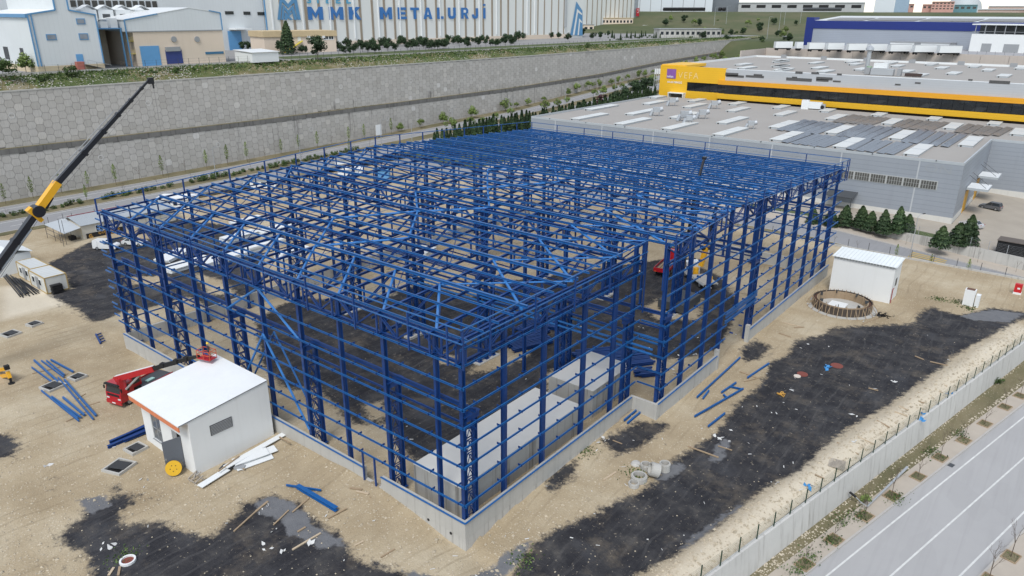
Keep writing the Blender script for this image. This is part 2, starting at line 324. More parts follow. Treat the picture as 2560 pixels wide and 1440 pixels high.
LIGHTP = [[(1660,1440),(1740,1372),(1930,1232),(2090,1108),(2240,1015),(2380,915),(2540,810),(2620,830),(2560,900),(1800,1430),(1760,1500),(1600,1500)], [(120,700),(0,720),(0,800),(160,760)]]
NX, NY = 320, 290
_t = np.linspace(0, 1, NX); _y = np.linspace(-72, 106.5, NY)
T_, Y_ = np.meshgrid(_t, _y); X_ = -132+T_*(xf(Y_)-.35+132)
def blob(polys, soft, grow=0):
    m = np.zeros(X_.shape)
    for P in polys: m = np.maximum(m, np.clip((sdist(poly_px(P), X_, Y_)+grow)/soft+.5, 0, 1))
    return m
_d = blob(DARK, 2.2); _d = np.minimum(_d, 1-.8*blob(TANP, 2.5)); _g = blob(GREYP, 1.6); _l = blob(LIGHTP, 2.5)
_rng = np.random.default_rng(3)
def vnoise(X, Y, s, seed):
    r = np.random.default_rng(seed).random((256, 256)); x, y = X/s, Y/s; i, j = np.floor(x).astype(int), np.floor(y).astype(int); a, b = x-i, y-j
    a, b = a*a*(3-2*a), b*b*(3-2*b); g = lambda p, q: r[p % 256, q % 256]
    return (g(i, j)*(1-a)+g(i+1, j)*a)*(1-b)+(g(i, j+1)*(1-a)+g(i+1, j+1)*a)*b-.5
def gz(X, Y):
    X, Y = np.asarray(X, float), np.asarray(Y, float)
    z = .16*vnoise(X, Y, 9, 1)+.1*vnoise(X, Y, 3, 2)+.07*vnoise(X, Y, 1.1, 5)
    out = np.exp(-np.maximum(-Y-.3, 0)/4.5)*(Y < .5)            # heaps and pit along the front of the plinth
    z = z+out*np.interp(X, [-60, -40, -22, -11, -6, -2, 2, 9], [-.1, 0, .45, .85, .15, -.7, -.9, -.5])
    side = np.exp(-np.maximum(X-.3, 0)/3.5)*(X > -.2)*(Y >= .5)
    z = z+side*np.interp(Y, [0, 5, 12, 25, 45, 53, 60, 87, 95], [-.9, -.35, 0, .3, .2, .7, .4, .05, 0])*(Y > -1)
    sl = (X-xf(Y)); z = z+.55*np.exp(-((sl+2.2)/1.3)**2)*(Y < 75)  # gravel berm along the street fence
    return z
SMUDGE = [[(40,1150),(200,1190),(230,1260),(90,1250)],[(60,1330),(220,1400),(240,1470),(60,1470)],[(300,1230),(480,1190),(500,1215),(420,1270),(330,1280)],[(380,1140),(460,1150),(440,1200),(360,1190)],[(0,1040),(120,1100),(100,1180),(-40,1160)],[(600,1230),(760,1200),(780,1230),(650,1255)],[(1440,1290),(1520,1230),(1480,1210),(1400,1270)],[(1600,1150),(1680,1120),(1700,1090),(1620,1110)],[(1880,900),(1960,860),(1990,870),(1900,940)],[(2120,830),(2280,790),(2320,800),(2200,840)],[(100,760),(230,740),(260,800),(130,790)],[(430,790),(560,800),(600,850),(480,840)],[(1700,760),(1850,700),(1900,740),(1760,830)],[(1890,720),(2000,650),(2040,680),(1940,760)],[(900,640),(1100,600),(1150,660),(950,700)],[(1200,620),(1400,560),(1450,620),(1250,680)],[(1880,740),(1960,690),(1990,720),(1900,790)]]
_d = np.maximum(_d, .42*blob(SMUDGE, 6))
Z_ = gz(X_, Y_); Z_ -= .10*_d
me = bpy.data.meshes.new('site_ground')
ii = np.arange(NX*NY).reshape(NY, NX)
me.from_pydata(np.stack([X_, Y_, Z_], -1).reshape(-1, 3).tolist(), [], np.stack([ii[:-1,:-1], ii[:-1,1:], ii[1:,1:], ii[1:,:-1]], -1).reshape(-1, 4).tolist())
for nm, a in (('dark', _d), ('grey', _g), ('light', _l)): me.attributes.new(nm, 'FLOAT', 'POINT').data.foreach_set('value', a.astype(np.float32).ravel())
me.materials.append(GROUND); me.polygons.foreach_set('use_smooth', [True]*len(me.polygons))
sg = bpy.data.objects.new('site_ground', me); COL.objects.link(sg); sg['kind'] = 'structure'; ROOTM[sg] = Matrix.Identity(4)
def gh(x, y):
    i = int(np.clip(round((y+72)/178.5*(NY-1)), 0, NY-1)); j = int(np.clip(round((x+132)/(xf(y)-.35+132)*(NX-1)), 0, NX-1)); return float(Z_[i, j])
def gp(u, v, dz=0):       # photo pixel -> point on the site ground
    p = at(u, v, z=0)
    for _ in range(3): p = at(u, v, z=gh(p.x, p.y))
    return Vector((p.x, p.y, p.z+dz))
# far terrain: one sheet to the horizon
def farh(x, y):
    D = math.hypot(x-CAM.x, y-CAM.y)
    hill = lerp([0, 440, 470, 560, 600, 690, 900, 1600, 4000, 25000], [-60, -60, 25.0, 27.0, 31, 42.3, 41, 12, -20, -60], D)
    if x < -172: base = 26.6
    elif x < -101 and (y > 107 or x < -131): base = zr(y)-.5
    elif y < 223: base = -5
    elif y < 336: base = 11
    else: base = 24.3
    if D > 1200: base = -60
    return max(base, hill)
gx = sorted(set([-25000,-12000,-6000,-4000,-3000,-2400,-2000]+list(range(-1700,-300,40))+list(range(-300,-180,12))+[-176,-168,-160,-150,-140,-130,-120,-110,-102,-100]+list(range(-90,330,15))+list(range(330,1300,60))+[1600,2200,3000,4500,7000,12000,25000]))
gy = sorted(set([-25000,-10000,-4000,-1500,-700,-300,-150,-80]+list(range(-40,220,20))+[222,224]+list(range(240,335,15))+[335,337]+list(range(350,1200,20))+list(range(1200,2200,100))+[2500,3000,4000,6000,10000,25000]))
mb = MB(); nx = len(gx); mb.v = [(x, y, farh(x, y)) for y in gy for x in gx]
mb.f = [(j*nx+i, j*nx+i+1, (j+1)*nx+i+1, (j+1)*nx+i) for j in range(len(gy)-1) for i in range(nx-1)]; mb.t = [.5]*len(mb.f)
m, n, b = _nodes('far_grassland'); p = pos(n)
c = ramp(n, noise(n, p, .012, 8, .65), [(.3, (.045,.06,.022)), (.48, (.075,.095,.032)), (.6, (.13,.125,.06)), (.75, (.24,.2,.12))])
c = mixc(n, mth(n, 'MULTIPLY', noise(n, p, .3, 6, .7), .6), c, (.05,.055,.025)); n.links.new(c, b.inputs['Base Color']); b.inputs['Roughness'].default_value = .95
struct(mb, 'terrain', m, True)
# ---- strips following the left road
def strip(o0, o1, y0, y1, dz, step=6, side=0, base=zr):
    s_ = MB(); ys = list(np.arange(y0, y1, step))+[y1]
    for a, b_ in zip(ys[:-1], ys[1:]):
        q = [Vector((xw(yy)+o, yy, base(yy)+dz)) for yy, o in ((a, o0), (a, o1), (b_, o1), (b_, o0))]
        s_.add(q, [(0,1,2,3)], .5)
        if side:
            for k, l in ((0, 3), (1, 2)): s_.add([q[k], q[l], q[l]-Vector((0,0,side)), q[k]-Vector((0,0,side))], [(0,1,2,3)], .5)
    return s_
def asphalt(name, col, lines=.0):
    m, n, b = _nodes(name); p = pos(n)
    c = mixc(n, noise(n, p, .12, 6, .65), k3(col, .86), k3(col, 1.12)); c = mixc(n, mth(n, 'MULTIPLY', noise(n, p, 18, 2), .35), c, k3(col, .75))
    d = noise(n, stretch(n, p, (1.5, .05, 1)), 1, 4, .6); c = mixc(n, mth(n, 'MULTIPLY', mth(n, 'SUBTRACT', d, .5, True), 1.4, True), c, k3(col, .7))
    c = mixc(n, mth(n, 'MULTIPLY', mth(n, 'GREATER_THAN', noise(n, stretch(n, p, (.25, .09, 1)), 1, 2, .4), .62), .1), c, k3(col, .72)); c = mixc(n, mth(n, 'MULTIPLY', mth(n, 'GREATER_THAN', noise(n, p, .6, 6, .75), .68), .22), c, k3(col, .6))
    n.links.new(c, b.inputs['Base Color']); b.inputs['Roughness'].default_value = .85; b.inputs['Specular IOR Level'].default_value = .25
    bumpn(n, b, noise(n, p, 30, 2), .15, .02); MATS[name] = m; return m
ASPH = asphalt('worn_asphalt', (.38,.375,.372)); ASPH2 = asphalt('street_asphalt', (.28,.28,.285))
PAINT = mat('road_paint_white', (.62,.62,.60), .7, .35, 1.3); PAINT_Y = mat('road_paint_yellow', (.50,.36,.12), .75, .3, 2)
PAVE = mat('paving_blocks', (.42,.37,.31), .9, .16, .6, .3, 6)
KERB = mat('kerb_stone', (.42,.40,.37), .85, .15, 2)
VERGE = ground_mat('verge_soil', ((.13,.115,.07),(.20,.165,.105),(.27,.22,.15),(.085,.10,.035),(.36,.32,.25)))
struct(strip(-.4, 28.5, -140, 500, -.05), 'roadbed', VERGE)
struct(strip(5.6, 13.0, -140, 500, .0), 'road_far_lane', ASPH2); struct(strip(19.2, 28.0, -140, 500, .0), 'road_near_lane', ASPH2)
struct(strip(.0, 5.3, -140, 500, .12, side=.2), 'wall_verge', VERGE); struct(strip(5.3, 5.6, -140, 500, .14, side=.2), 'kerb_wall_side', KERB)
struct(strip(13.25, 18.95, -140, 500, .13, side=.2), 'road_median', VERGE)
for a, nm in ((13.0, 'kerb_median_far'), (18.95, 'kerb_median_near'), (28.0, 'kerb_site_side')): struct(strip(a, a+.25, -140, 500, .16, side=.2), nm, KERB)
struct(strip(28.25, 30.5, -140, 500, .10, side=.3), 'site_verge', VERGE)
ln = strip(7.55, 7.75, -140, 400, .006); struct(ln, 'lane_line_far', PAINT)
struct(strip(19.75, 19.95, -140, 400, .006), 'lane_line_near', PAINT)
ln = MB()
for y in range(-60, 400, 9):
    for o in (10.3, 23.8): ln.v and None; s_ = strip(o, o+.15, y, y+3.5, .006, 3.5); ln.add(s_.v, s_.f, .5)
struct(ln, 'lane_dashes', PAINT)
# ---- right-hand street below the site
def fstrip(o0, o1, s0, s1, z, side=0, z1=None):
    s_ = MB(); ss = list(np.arange(s0, s1, 8))+[s1]
    for a, b_ in zip(ss[:-1], ss[1:]):
        q = [fpt(a, o0, z), fpt(a, o1, z if z1 is None else z1), fpt(b_, o1, z if z1 is None else z1), fpt(b_, o0, z)]; s_.add(q, [(0,1,2,3)], .5)
        if side:
            for k, l in ((0, 3), (1, 2)): s_.add([q[k], q[l], q[l]-Vector((0,0,side)), q[k]-Vector((0,0,side))], [(0,1,2,3)], .5)
    return s_
struct(fstrip(3.15, 12.1, -70, 100, -3.0), 'street', ASPH)
struct(fstrip(1.25, 3.0, -70, 100, -2.86, .2), 'pavement', PAVE); struct(fstrip(3.0, 3.18, -70, 100, -2.84, .2), 'kerb_street', KERB)
struct(fstrip(.1, 1.25, -70, 100, -2.66, .3, -2.84), 'planting_strip', VERGE)
struct(fstrip(12.1, 12.3, -70, 100, -2.84, .2), 'kerb_opposite', KERB); struct(fstrip(12.3, 16.2, -70, 100, -2.86, .2), 'pavement_opposite', PAVE)
GRASS = mat('rough_grass', (.075,.10,.03), .95, .5, 1.2, .6, 6)
struct(fstrip(16.2, 60, -70, 100, -2.84, .2), 'lawn_opposite', GRASS)
for o, nm in ((4.2, 'edge_line'), (7.5, 'centre_line'), (11.05, 'edge_line_opposite')): struct(fstrip(o, o+.16, -70, 100, -2.994), nm, PAINT)
gm = MB()
for k in range(3000):
    s_ = random.uniform(-10, 95); o = random.uniform(.25, 1.2); p = fpt(s_, o, -2.66-.16*(o-.1))
    if random.random() < .55: gm.rock(p, random.uniform(.04, .16), random.uniform(.5, 1))
solo(gm, 'roadside_stones', mat('limestone_rubble', (.58,.51,.40), .9, .2, 2, tint=.4), 'loose pale stones along the foot of the street retaining wall', 'stones', kind='stuff')
# ---- street behind the site
def xstrip(y0, y1, x0, x1, dz, fz=zback, side=0, step=6):
    s_ = MB(); xs = list(np.arange(x0, x1, step))+[x1]
    for a, b_ in zip(xs[:-1], xs[1:]):
        q = [Vector((a, y0, fz(a)+dz)), Vector((b_, y0, fz(b_)+dz)), Vector((b_, y1, fz(b_)+dz)), Vector((a, y1, fz(a)+dz))]; s_.add(q, [(0,1,2,3)], .5)
        if side:
            for k, l in ((0, 1), (3, 2)): s_.add([q[k], q[l], q[l]-Vector((0,0,side)), q[k]-Vector((0,0,side))], [(0,1,2,3)], .5)
    return s_
struct(xstrip(108.8, 117.2, -132, 75, .0), 'back_street', ASPH2)
struct(xstrip(106.3, 108.6, -132, 75, .10, side=.5), 'back_street_verge', VERGE); struct(xstrip(108.6, 108.8, -132, 75, .13, side=.3), 'kerb_back_street_near', KERB)
struct(xstrip(117.2, 117.4, -132, 75, .14, side=.3), 'kerb_back_street_far', KERB); struct(xstrip(117.4, 121.6, -132, 75, .12, side=.3), 'back_pavement', PAVE)
struct(xstrip(109.1, 109.22, -132, 70, .006), 'back_street_line', PAINT)
hp = at(2370, 655, z=-1); ln = MB()
for k in range(6): s_ = xstrip(109.6+k*1.15, 110.15+k*1.15, 10.5, 16.5, .03+.02*min(k, 5-k), step=6); ln.add(s_.v, s_.f, .5)
struct(ln, 'speed_hump_stripes', PAINT_Y)
YARD = mat('dusty_yard', (.36,.32,.265), .92, .2, .25, .3, 5, streak=0)
struct(xstrip(121.9, 138.6, -132, 75, .0, zyard), 'warehouse_yard', YARD)
struct(xstrip(138.6, 222, 13.3, 75, .0, zyard), 'warehouse_side_yard', YARD)
struct(xstrip(122.0, 127.5, -100, 19, .05, zyard), 'yard_lawn', GRASS)
# ================================================================ STEEL HALL
GX = [3, -3.3, -9.4, -15.2, -21.1, -27.3, -33.6, -40.3, -46.9, -53.5, -60]
LATX = [-60, -46.9, -33.6, -21.1, -9.4, 0]; SIMX = [-53.5, -40.3, -27.3, -15.2, -3.3]
YL, YM1, YM2 = 87.2, 27.5, 56.2; PT = 2.0
def rz_(y): return 18.25+.048*min(y, YL-y)
hall = thing('steel_hall_frame', 'unclad blue steel frame of a large hall under construction on a concrete plinth', 'steel frame', (-30, 43, 0))
# -- laced columns
def lattice_mesh(z0, zt, zc, sgn=1, both=False, w=.42, gap=1.3):
    o, i_, l, c = MB(), MB(), MB(), MB()
    o.ibeam((0,0,z0), (0,0,zt), .34, w, .035, .03, (0,1,0))
    for s_ in ([1, -1] if both else [sgn]):
        i_.ibeam((0,s_*gap,z0), (0,s_*gap,zc), .34, w, .035, .03, (0,1,0))
        z = z0+.25; k = 0
        while z < zc-1.3:
            for x in (-.12, .12):
                l.beam((x, s_*.2, z), (x, s_*(gap-.2), z), .03, .10)
                l.beam((x, s_*.2, z+.08), (x, s_*gap/2, z+1.1), .03, .08); l.beam((x, s_*(gap-.2), z+.08), (x, s_*gap/2, z+1.1), .03, .08)
            z += 1.25; k += 1
        c.bb(-.30, .30, min(s_*-.1, s_*(gap+.45)), max(s_*-.1, s_*(gap+.45)), zc+.04, zc+.10); c.bb(-.26, .26, min(s_*.22, s_*(gap+.35)), max(s_*.22, s_*(gap+.35)), zc-.45, zc+.04)
        i_.bb(-.3, .3, s_*gap-.3, s_*gap+.3, z0-.02, z0+.06)
    o.bb(-.32, .32, -.34, .34, z0-.03, z0+.05)
    return [q.mesh(nm, STEEL) for q, nm in ((o, 'lattice_column'), (i_, 'inner_leg'), (l, 'lacing'), (c, 'bracket_cap'))]
def put_column(ms, x, y, z=0):
    o = bpy.data.objects.new('lattice_column', ms[0]); COL.objects.link(o); o.parent = hall; o.location = Vector((x, y, z))-hall.location
    for m_, nm in zip(ms[1:], ('inner_leg', 'lacing', 'bracket_cap')):
        c = bpy.data.objects.new(nm, m_); COL.objects.link(c); c.parent = o
        if nm == 'lacing': c['kind'] = 'stuff'
    return o
ZC = 11.55
L_f = lattice_mesh(.35, rz_(0)+.1, ZC, 1); L_b = lattice_mesh(.35, rz_(0)+.1, ZC, -1)
L_m1 = lattice_mesh(.1, rz_(YM1)-.1, ZC, 1, True); L_r = lattice_mesh(.35, rz_(30), ZC, -1); L_r2 = lattice_mesh(.35, rz_(30)+.2, ZC, 1)
L_m1 = lattice_mesh(.1, rz_(YM1)-.1, ZC, 1, True)
for x in LATX:
    xx = x if x else 0; put_column(L_f, min(xx, -.55), .62); put_column(L_b, x if x else 2.4, YL-.6)
    
    if x: put_column(L_m1, x, YM1-.2); put_column(L_m1, x, YM2)
    else: put_column(L_r, -.6, YM1-.4)
put_column(L_r2, 2.4, YM1+.6); put_column(L_r, 2.4, 54.6)
def wind_column(x, y, z0, z1, up=(0,1,0), w=.24, h=.45):
    part(MB().ibeam((x,y,z0), (x,y,z1), w, h, .03, .025, up).bb(x-.25, x+.25, y-.3, y+.3, z0-.02, z0+.04), 'wind_column', STEEL, hall)
for x in SIMX:
    wind_column(x, .62, .1, rz_(0)-1.9+1.8); wind_column(x, YL-.6, .1, rz_(0)+.2)
    for y in (YM1, YM2): wind_column(x, y, .1 if x in (-40.3, -15.2) else 16.0, rz_(y)-.2)
for y in (5.8, 11.4, 17.9, 23.5): wind_column(-.62, y, .1, 18.3, (1,0,0), .26, .5); wind_column(-59.5, y, .1, rz_(y), (1,0,0))
for y in (33.8, 39.2, 44.0, 53.0, 62.9, 68.6, 74.9, 80.4): wind_column(2.38, y, .1, rz_(y)+.2, (1,0,0), .26, .5); wind_column(-59.5, y, .1, rz_(y), (1,0,0))
wind_column(2.4, 48.5, 6.2, rz_(48), (1,0,0))
# -- trusses across the hall
def truss(pts_top, depth, name='roof_truss', n=None, heavy=1.0):
    top, bot, web = MB(), MB(), MB(); b_ = [Vector((p[0], p[1], p[2]-depth)) for p in pts_top]; t_ = [Vector(p) for p in pts_top]
    for a, c in zip(t_[:-1], t_[1:]): top.ibeam(a, c, .22*heavy, .22, .03, .03)
    for a, c in zip(b_[:-1], b_[1:]): bot.ibeam(a, c, .22*heavy, .22, .03, .03)
    for k in range(len(t_)):
        web.beam(t_[k], b_[k], .13, .15)
        if k+1 < len(t_):
            d = (t_[k+1]-t_[k]).normalized(); s_ = Vector((-d.y, d.x, 0))*.09
            p, q = (t_[k], b_[k+1]) if k % 2 == 0 else (b_[k], t_[k+1])
            web.beam(p+s_, q+s_, .07, .13); web.beam(p-s_, q-s_, .07, .13)
            for u_ in (.25, .5, .75): web.beam(p.lerp(q, u_)-s_, p.lerp(q, u_)+s_, .07, .07)
    o = part(top, name, STEEL, hall); part(bot, 'bottom_chord', STEEL, o); part(web, 'web_members', STEEL, o); return o
def yline(x, y0, y1, n): return [(x, y, rz_(y)) for y in np.linspace(y0, y1, n+1)]
for x in GX[1:]: truss(yline(x, 0, YL, 24), 1.85)
truss(yline(2.5, YM1, YL, 18), 1.85, 'gable_truss')
truss([(-.5, y, 18.25) for y in np.linspace(0, YM1, 9)], 1.85, 'gable_truss')
truss([(x, .5, rz_(0)) for x in np.linspace(-60, 0, 25)], 1.85, 'eave_truss', heavy=1.0)
truss([(x, YL-.2, rz_(0)) for x in np.linspace(-60, 2.7, 25)], 1.85, 'eave_truss', heavy=1.2)
for y in (YM1, YM2): truss([(x, y, rz_(y)-.05) for x in np.linspace(-60, 2.7 if y > 30 else 0, 25)], 2.2, 'jack_truss', heavy=1.2)
# -- purlins and wider strut beams along the hall
npur = 48
for k in range(npur):
    y = .45+k*(YL-.9)/(npur-1); z = rz_(y)+.24; x1 = .25 if y < YM1 else 3.1
    if k % 4 == 0 and 0 < k < npur-1: part(MB().ibeam((-60.2,y,z+.02), (x1,y,z+.02), .22, .28, .03, .03), 'strut_beam', STEEL2, hall)
    else: part(MB().chan((-60.2,y,z), (x1,y,z), .08, .19, .015), 'purlin', STEEL2, hall)
# -- roof bracing tubes
def btube(a, b, r=.13): part(MB().tube((a[0],a[1],rz_(a[1])+.02), (b[0],b[1],rz_(b[1])+.02), r, 8), 'brace_tube', STEEL3, hall)
YS = [.5, 7.6, 14.9, 22.3, YM1+.6, 35, 42.4, 50, YM2+.5, 64.5, 72, 79.5, 86.6]
for i in range(1, 10): btube((GX[i], .8), (GX[i+1], 7.5)); btube((GX[i+1], YL-.8), (GX[i], YL-7.6))
for j in range(1, 11):
    for a, b in ((-21.1, -27.3), (-27.3, -33.6)): btube((a, YS[j]), (b, YS[j+1])) if (j+(a < -25)) % 2 == 0 else btube((b, YS[j]), (a, YS[j+1]))
    xr, xq = (-.2, -3.3) if YS[j] < YM1-1 else (2.7, -3.3)
    btube((xr, YS[j]), (-9.4, YS[j+1])); btube((-9.4, YS[j]), (xr, YS[j+1]), .08)
    btube((-53.5, YS[j]), (-60, YS[j+1]), .09)
# -- crane runway beams
for y, x1 in ((1.55, 0), (26.0, 0), (28.6, 2.7), (54.9, 2.7), (57.5, 2.7), (85.65, 2.7)):
    part(MB().ibeam((-60, y, ZC+.42), (x1, y, ZC+.42), .20, .36, .03, .02), 'crane_runway_beam', STEEL, hall)
    part(MB().ibeam((-60, y, 10.3 if y < 30 else 10.6), (x1, y, 10.3 if y < 30 else 10.6), .14, .16, .03, .03), 'tie_beam', STEEL, hall)
for y in (26.0, 28.6):
    for z in (8.4, 8.95): part(MB().tube((-33.6, y, z), (2.6, y, z), .13, 8), 'brace_tube', STEEL2, hall)
# -- ties between the bottom chords, thin sag rods between purlins
for y in YS[1:]:
    if abs(y-YM1) > 2 and abs(y-YM2) > 2: part(MB().beam((-60, y, rz_(y)-1.85), (0 if y < YM1 else 2.7, y, rz_(y)-1.85), .12, .14), 'bottom_tie', STEEL, hall)
for i in range(1, 10):
    xm_ = (GX[i]+GX[i+1])/2; part(MB().beam((xm_, .5, rz_(.5)+.2), (xm_, YL/2, rz_(YL/2)+.2), .035, .035).beam((xm_, YL/2, rz_(YL/2)+.2), (xm_, YL-.5, rz_(.5)+.2), .035, .035), 'sag_rod', STEEL2, hall)
for j in range(12):
    for i in (1, 3, 5, 7, 9):
        a_, b_ = (GX[i], YS[j]), (GX[i+1], YS[j+1]); zz = lambda y: rz_(y)-1.8
        part(MB().tube((a_[0], a_[1], zz(a_[1])), (b_[0], b_[1], zz(b_[1])), .05, 6), 'lower_brace', STEEL, hall)
# -- girts on the four faces
GZ = [3.85, 5.65, 7.5, 9.3, 11.1, 12.75, 14.6, 16.45, 17.9]
def girt(p, q, nm='girt', w=.10, h=.16): part(MB().chan(p, q, w, h, .015), nm, STEEL2, hall)
for k, z in enumerate(GZ):
    x0 = -61.0 if k % 2 else -60.4
    if z == 3.85: girt((x0, -.12, z), (-12.4, -.12, z)); girt((-12.4, -.12, z), (.3, -.12, z))
    elif z == 12.75: girt((-44, -.12, z), (.3, -.12, z)); girt((-61, -.12, z), (-48.5, -.12, z))
    elif z < 17: girt((x0, -.12, z), (.3, -.12, z))
    girt((.12, -.2, z), (.12, YM1, z)); girt((3.12, YM1-.2, z), (3.12, 44.3 if z < 6 else 55, z)); girt((3.12, 53, z), (3.12, YL+.9, z)) if z < 6 else girt((3.12, 55, z), (3.12, YL+.9, z))
    if k < 5: girt((.2, YM1+.12, z), (3.2, YM1+.12, z))
    if k not in (1, 4): girt((-60.15, .2, z), (-60.15, 40 if k % 2 else YL, z))
    if k not in (0, 5): girt((-60, YL+.15, z), (3.3, YL+.15, z))
for k, (y0, y1) in enumerate(((44.2, 54.4),)):
    for z, h in ((5.95, .35), (6.75, .5)): part(MB().ibeam((2.9, y0, z), (2.9, y1, z), .22, h, .03, .03), 'gate_lintel', STEEL2, hall)
# cleats that carry the girts
cl = MB()
for z in GZ:
    for x in np.arange(-58.5, 0, 3.05): cl.box((x, .0, z), (.05, .45, .2))
    for y in np.arange(1.5, 27, 2.9): cl.box((.0, y, z), (.45, .05, .2))
    for y in np.arange(29, 87, 2.9): cl.box((3.0, y, z), (.45, .05, .2))
part(cl, 'girt_cleats', STEEL, hall, kind='stuff')
# -- bracing of the front face
def ftube(a, b, r=.12): part(MB().tube((a[0], .35, a[1]), (b[0], .35, b[1]), r, 8), 'wall_brace_tube', STEEL3, hall)
xm = -27.3
for xs in (-33.6, -21.1):
    ftube((xm, 16.1), (xs, 12.3)); ftube((xm, 11.2), (xs, 2.6))
    part(MB().tube((xm, 1.6, 11.0), (xs, 1.6, 2.6), .10, 8), 'wall_brace_tube', STEEL2, hall)
# -- parapet rails and posts
def rail(p, q, w=.08, h=.09): part(MB().beam(p, q, w, h), 'parapet_rail', STEEL2, hall)
def post(x, y, z0, z1, w=.13): part(MB().beam((x,y,z0), (x,y,z1), w, w), 'parapet_post', STEEL, hall)
RT = 19.72
for z in (18.58,): rail((-60, -.45, z), (.55, -.45, z))
rail((-46, -.45, RT-.1), (.55, -.45, RT)); 
for x in [g for g in np.linspace(-57, -5.2, 9)]+[-1.0]: post(x, -.42, 16.4, RT if x > -46 else 18.6)
for z0, z1 in ((RT, 19.98), (18.6, 18.75)): rail((.5, -.45, z0), (.5, YM1, z1))
for y in (-.3, 2.8, 8.6, 14.4, 20.3, 26.9): post(.48, y, 16.4, RT+.26*y/27)
for dz in (1.52, .45):
    rail((3.5, YM1, rz_(YM1)+dz), (3.5, 39.6, rz_(39.6)+dz)); rail((3.5, 45, rz_(45)+dz-.1), (3.5, YL+.5, rz_(YL)+dz-.05))
    rail((-60.4, YL+.45, rz_(YL)+dz), (3.5, YL+.45, rz_(YL)+dz))
for y in (YM1, 31, 36.5, 39.6, 45, 50.5, 55, 60, 65, 70, 75, 79.5, 83.5, 86.5, YL+.4): post(3.48, y, rz_(y)-1.9, rz_(y)+1.55)
post(.3, YM1+.1, 12, 20.6); post(2.4, YM1, 15, 20.8)
for x in GX[1:]: post(x, YL+.4, rz_(YL)-.6, rz_(YL)+1.55)
for y0, y1 in ((0, YL/2), (YL/2, YL)): rail((-60.4, y0, rz_(y0)+1.65), (-60.4, y1, rz_(y1)+1.65), .08, .1)
for y in (0, 5.9, 11.3, 18.1, 23.8, 29.2, 34.5, 39.8, 45, 50.5, 56, 61.5, 67, 72.5, 78, 83): post(-60.38, y, rz_(y)-.3, rz_(y)+1.68, .16)
# stub brackets sticking out at the left corner
sb = MB()
for z in (17.2, 15.9, 14.2, 13.1, 10.4, 8.2, 6.0, 4.4): sb.chan((-60.2, .1, z), (-61.7, .1, z), .12, .16)
part(sb, 'girt_stubs', STEEL2, hall, kind='stuff')
# door jamb posts in the front plinth gap, sill angles
for x in (-12.5, -10.9): part(MB().beam((x, -.1, .35), (x, -.1, 3.85), .14, .14), 'door_jamb', STEEL, hall)
for a, b in (((-60, -.02, PT+.03), (-12.6, -.02, PT+.03)), ((-10.3, -.02, PT+.03), (.05, -.02, PT+.03)), ((.02, 0, PT+.035), (.02, YM1-.4, PT+.035)), ((3.02, YM1, PT+.035), (3.02, 42.7, PT+.035)), ((3.02, 52.8, PT+.035), (3.02, YL, PT+.035))):
    part(MB().beam(a, b, .16, .05), 'sill_angle', STEEL2, hall)
# -- plinth
pl_ = thing('concrete_plinth', 'low grey concrete plinth wall carrying the blue steel hall', 'wall', (-30, 43, 0))
def pwall(p, q, n, t=.34, zt=PT, zb=-1.5, bands=1):
    p, q = Vector(p), Vector(q); d = (q-p)
    for k in range(n):
        a, b = p+d*(k/n), p+d*((k+1)/n); u = d.normalized()*.008
        part(MB().beam((a+u)+Vector((0,0,(zt+.42)/2)), (b-u)+Vector((0,0,(zt+.42)/2)), t, zt-.42), 'wall_panel', CONC, pl_)
        part(MB().beam((a+u)+Vector((0,0,(.41+zb)/2)), (b-u)+Vector((0,0,(.41+zb)/2)), t-.03, .41-zb), 'footing_panel', CONC_D, pl_)
pwall((-60.17, .17, 0), (-12.6, .17, 0), 9); pwall((-10.3, .17, 0), (0, .17, 0), 3); pwall((-12.6, .17, 0), (-10.3, .17, 0), 1, zt=.8)
pwall((-.17, .34, 0), (-.17, YM1+.17, 0), 6); pwall((.0, YM1, 0), (2.66, YM1, 0), 1); pwall((2.83, YM1-.17, 0), (2.83, 42.9, 0), 3); pwall((2.83, 52.7, 0), (2.83, YL, 0), 7)
pwall((-60, .34, 0), (-60, YL, 0), 15); pwall((-59.8, YL-.17, 0), (2.66, YL-.17, 0), 11)
for y, x in ((42.9, 2.83), (52.7, 2.83)): part(MB().bb(x-.25, x+.25, y-.25, y+.25, -.5, 2.75), 'gate_pier', CONC, pl_)
for (u, v) in ((1127,1333),(1071,1299),(977,1243),(837,1163),(780,1130)):
    p = at(u, v, y=-.002); part(MB().tube((p.x, .12, p.z), (p.x, -.03, p.z), .13, 12), 'drain_hole', BLACK, pl_)
for x in LATX[:-1]:
    for y in (YM1-.2, YM2): part(MB().bb(x-.6, x+.6, y-2.0, y+2.0, -.4, .12), 'column_footing', CONC, pl_)
solo(MB().bb(-.6, 3.6, -3.2, 3.4, -1.7, -1.22), 'footing_slab', CONC_D, 'bare concrete footing slab in the pit below the near plinth corner', 'concrete slab')
# -- concrete boxes inside the hall
for (x0, x1, y0, y1, zt), lb in (((-8.1, -2.3, 2.05, 20.3, 3.25), 'long flat topped concrete tank nearest the front corner of the hall'), ((-8.6, -2.75, 23.5, 31.6, 3.3), 'shorter concrete tank behind the long one inside the hall')):
    tk = thing('concrete_tank', lb, 'concrete tank', ((x0+x1)/2, (y0+y1)/2, 0), group='concrete tanks in the hall')
    part(MB().bb(x0, x1, y0, y1, -.5, zt-.001), 'tank_wall', mat('weathered_tank_concrete', (.40,.39,.365), .9, .25, .5, .3, 7, streak=.9, dirt=(.11,.10,.09)), tk)
    part(MB().bb(x0-.02, x1+.02, y0-.02, y1+.02, zt, zt+.06), 'top_slab', mat('pale_concrete_top', (.56,.55,.52), .85, .12, .5, .2, 8), tk)
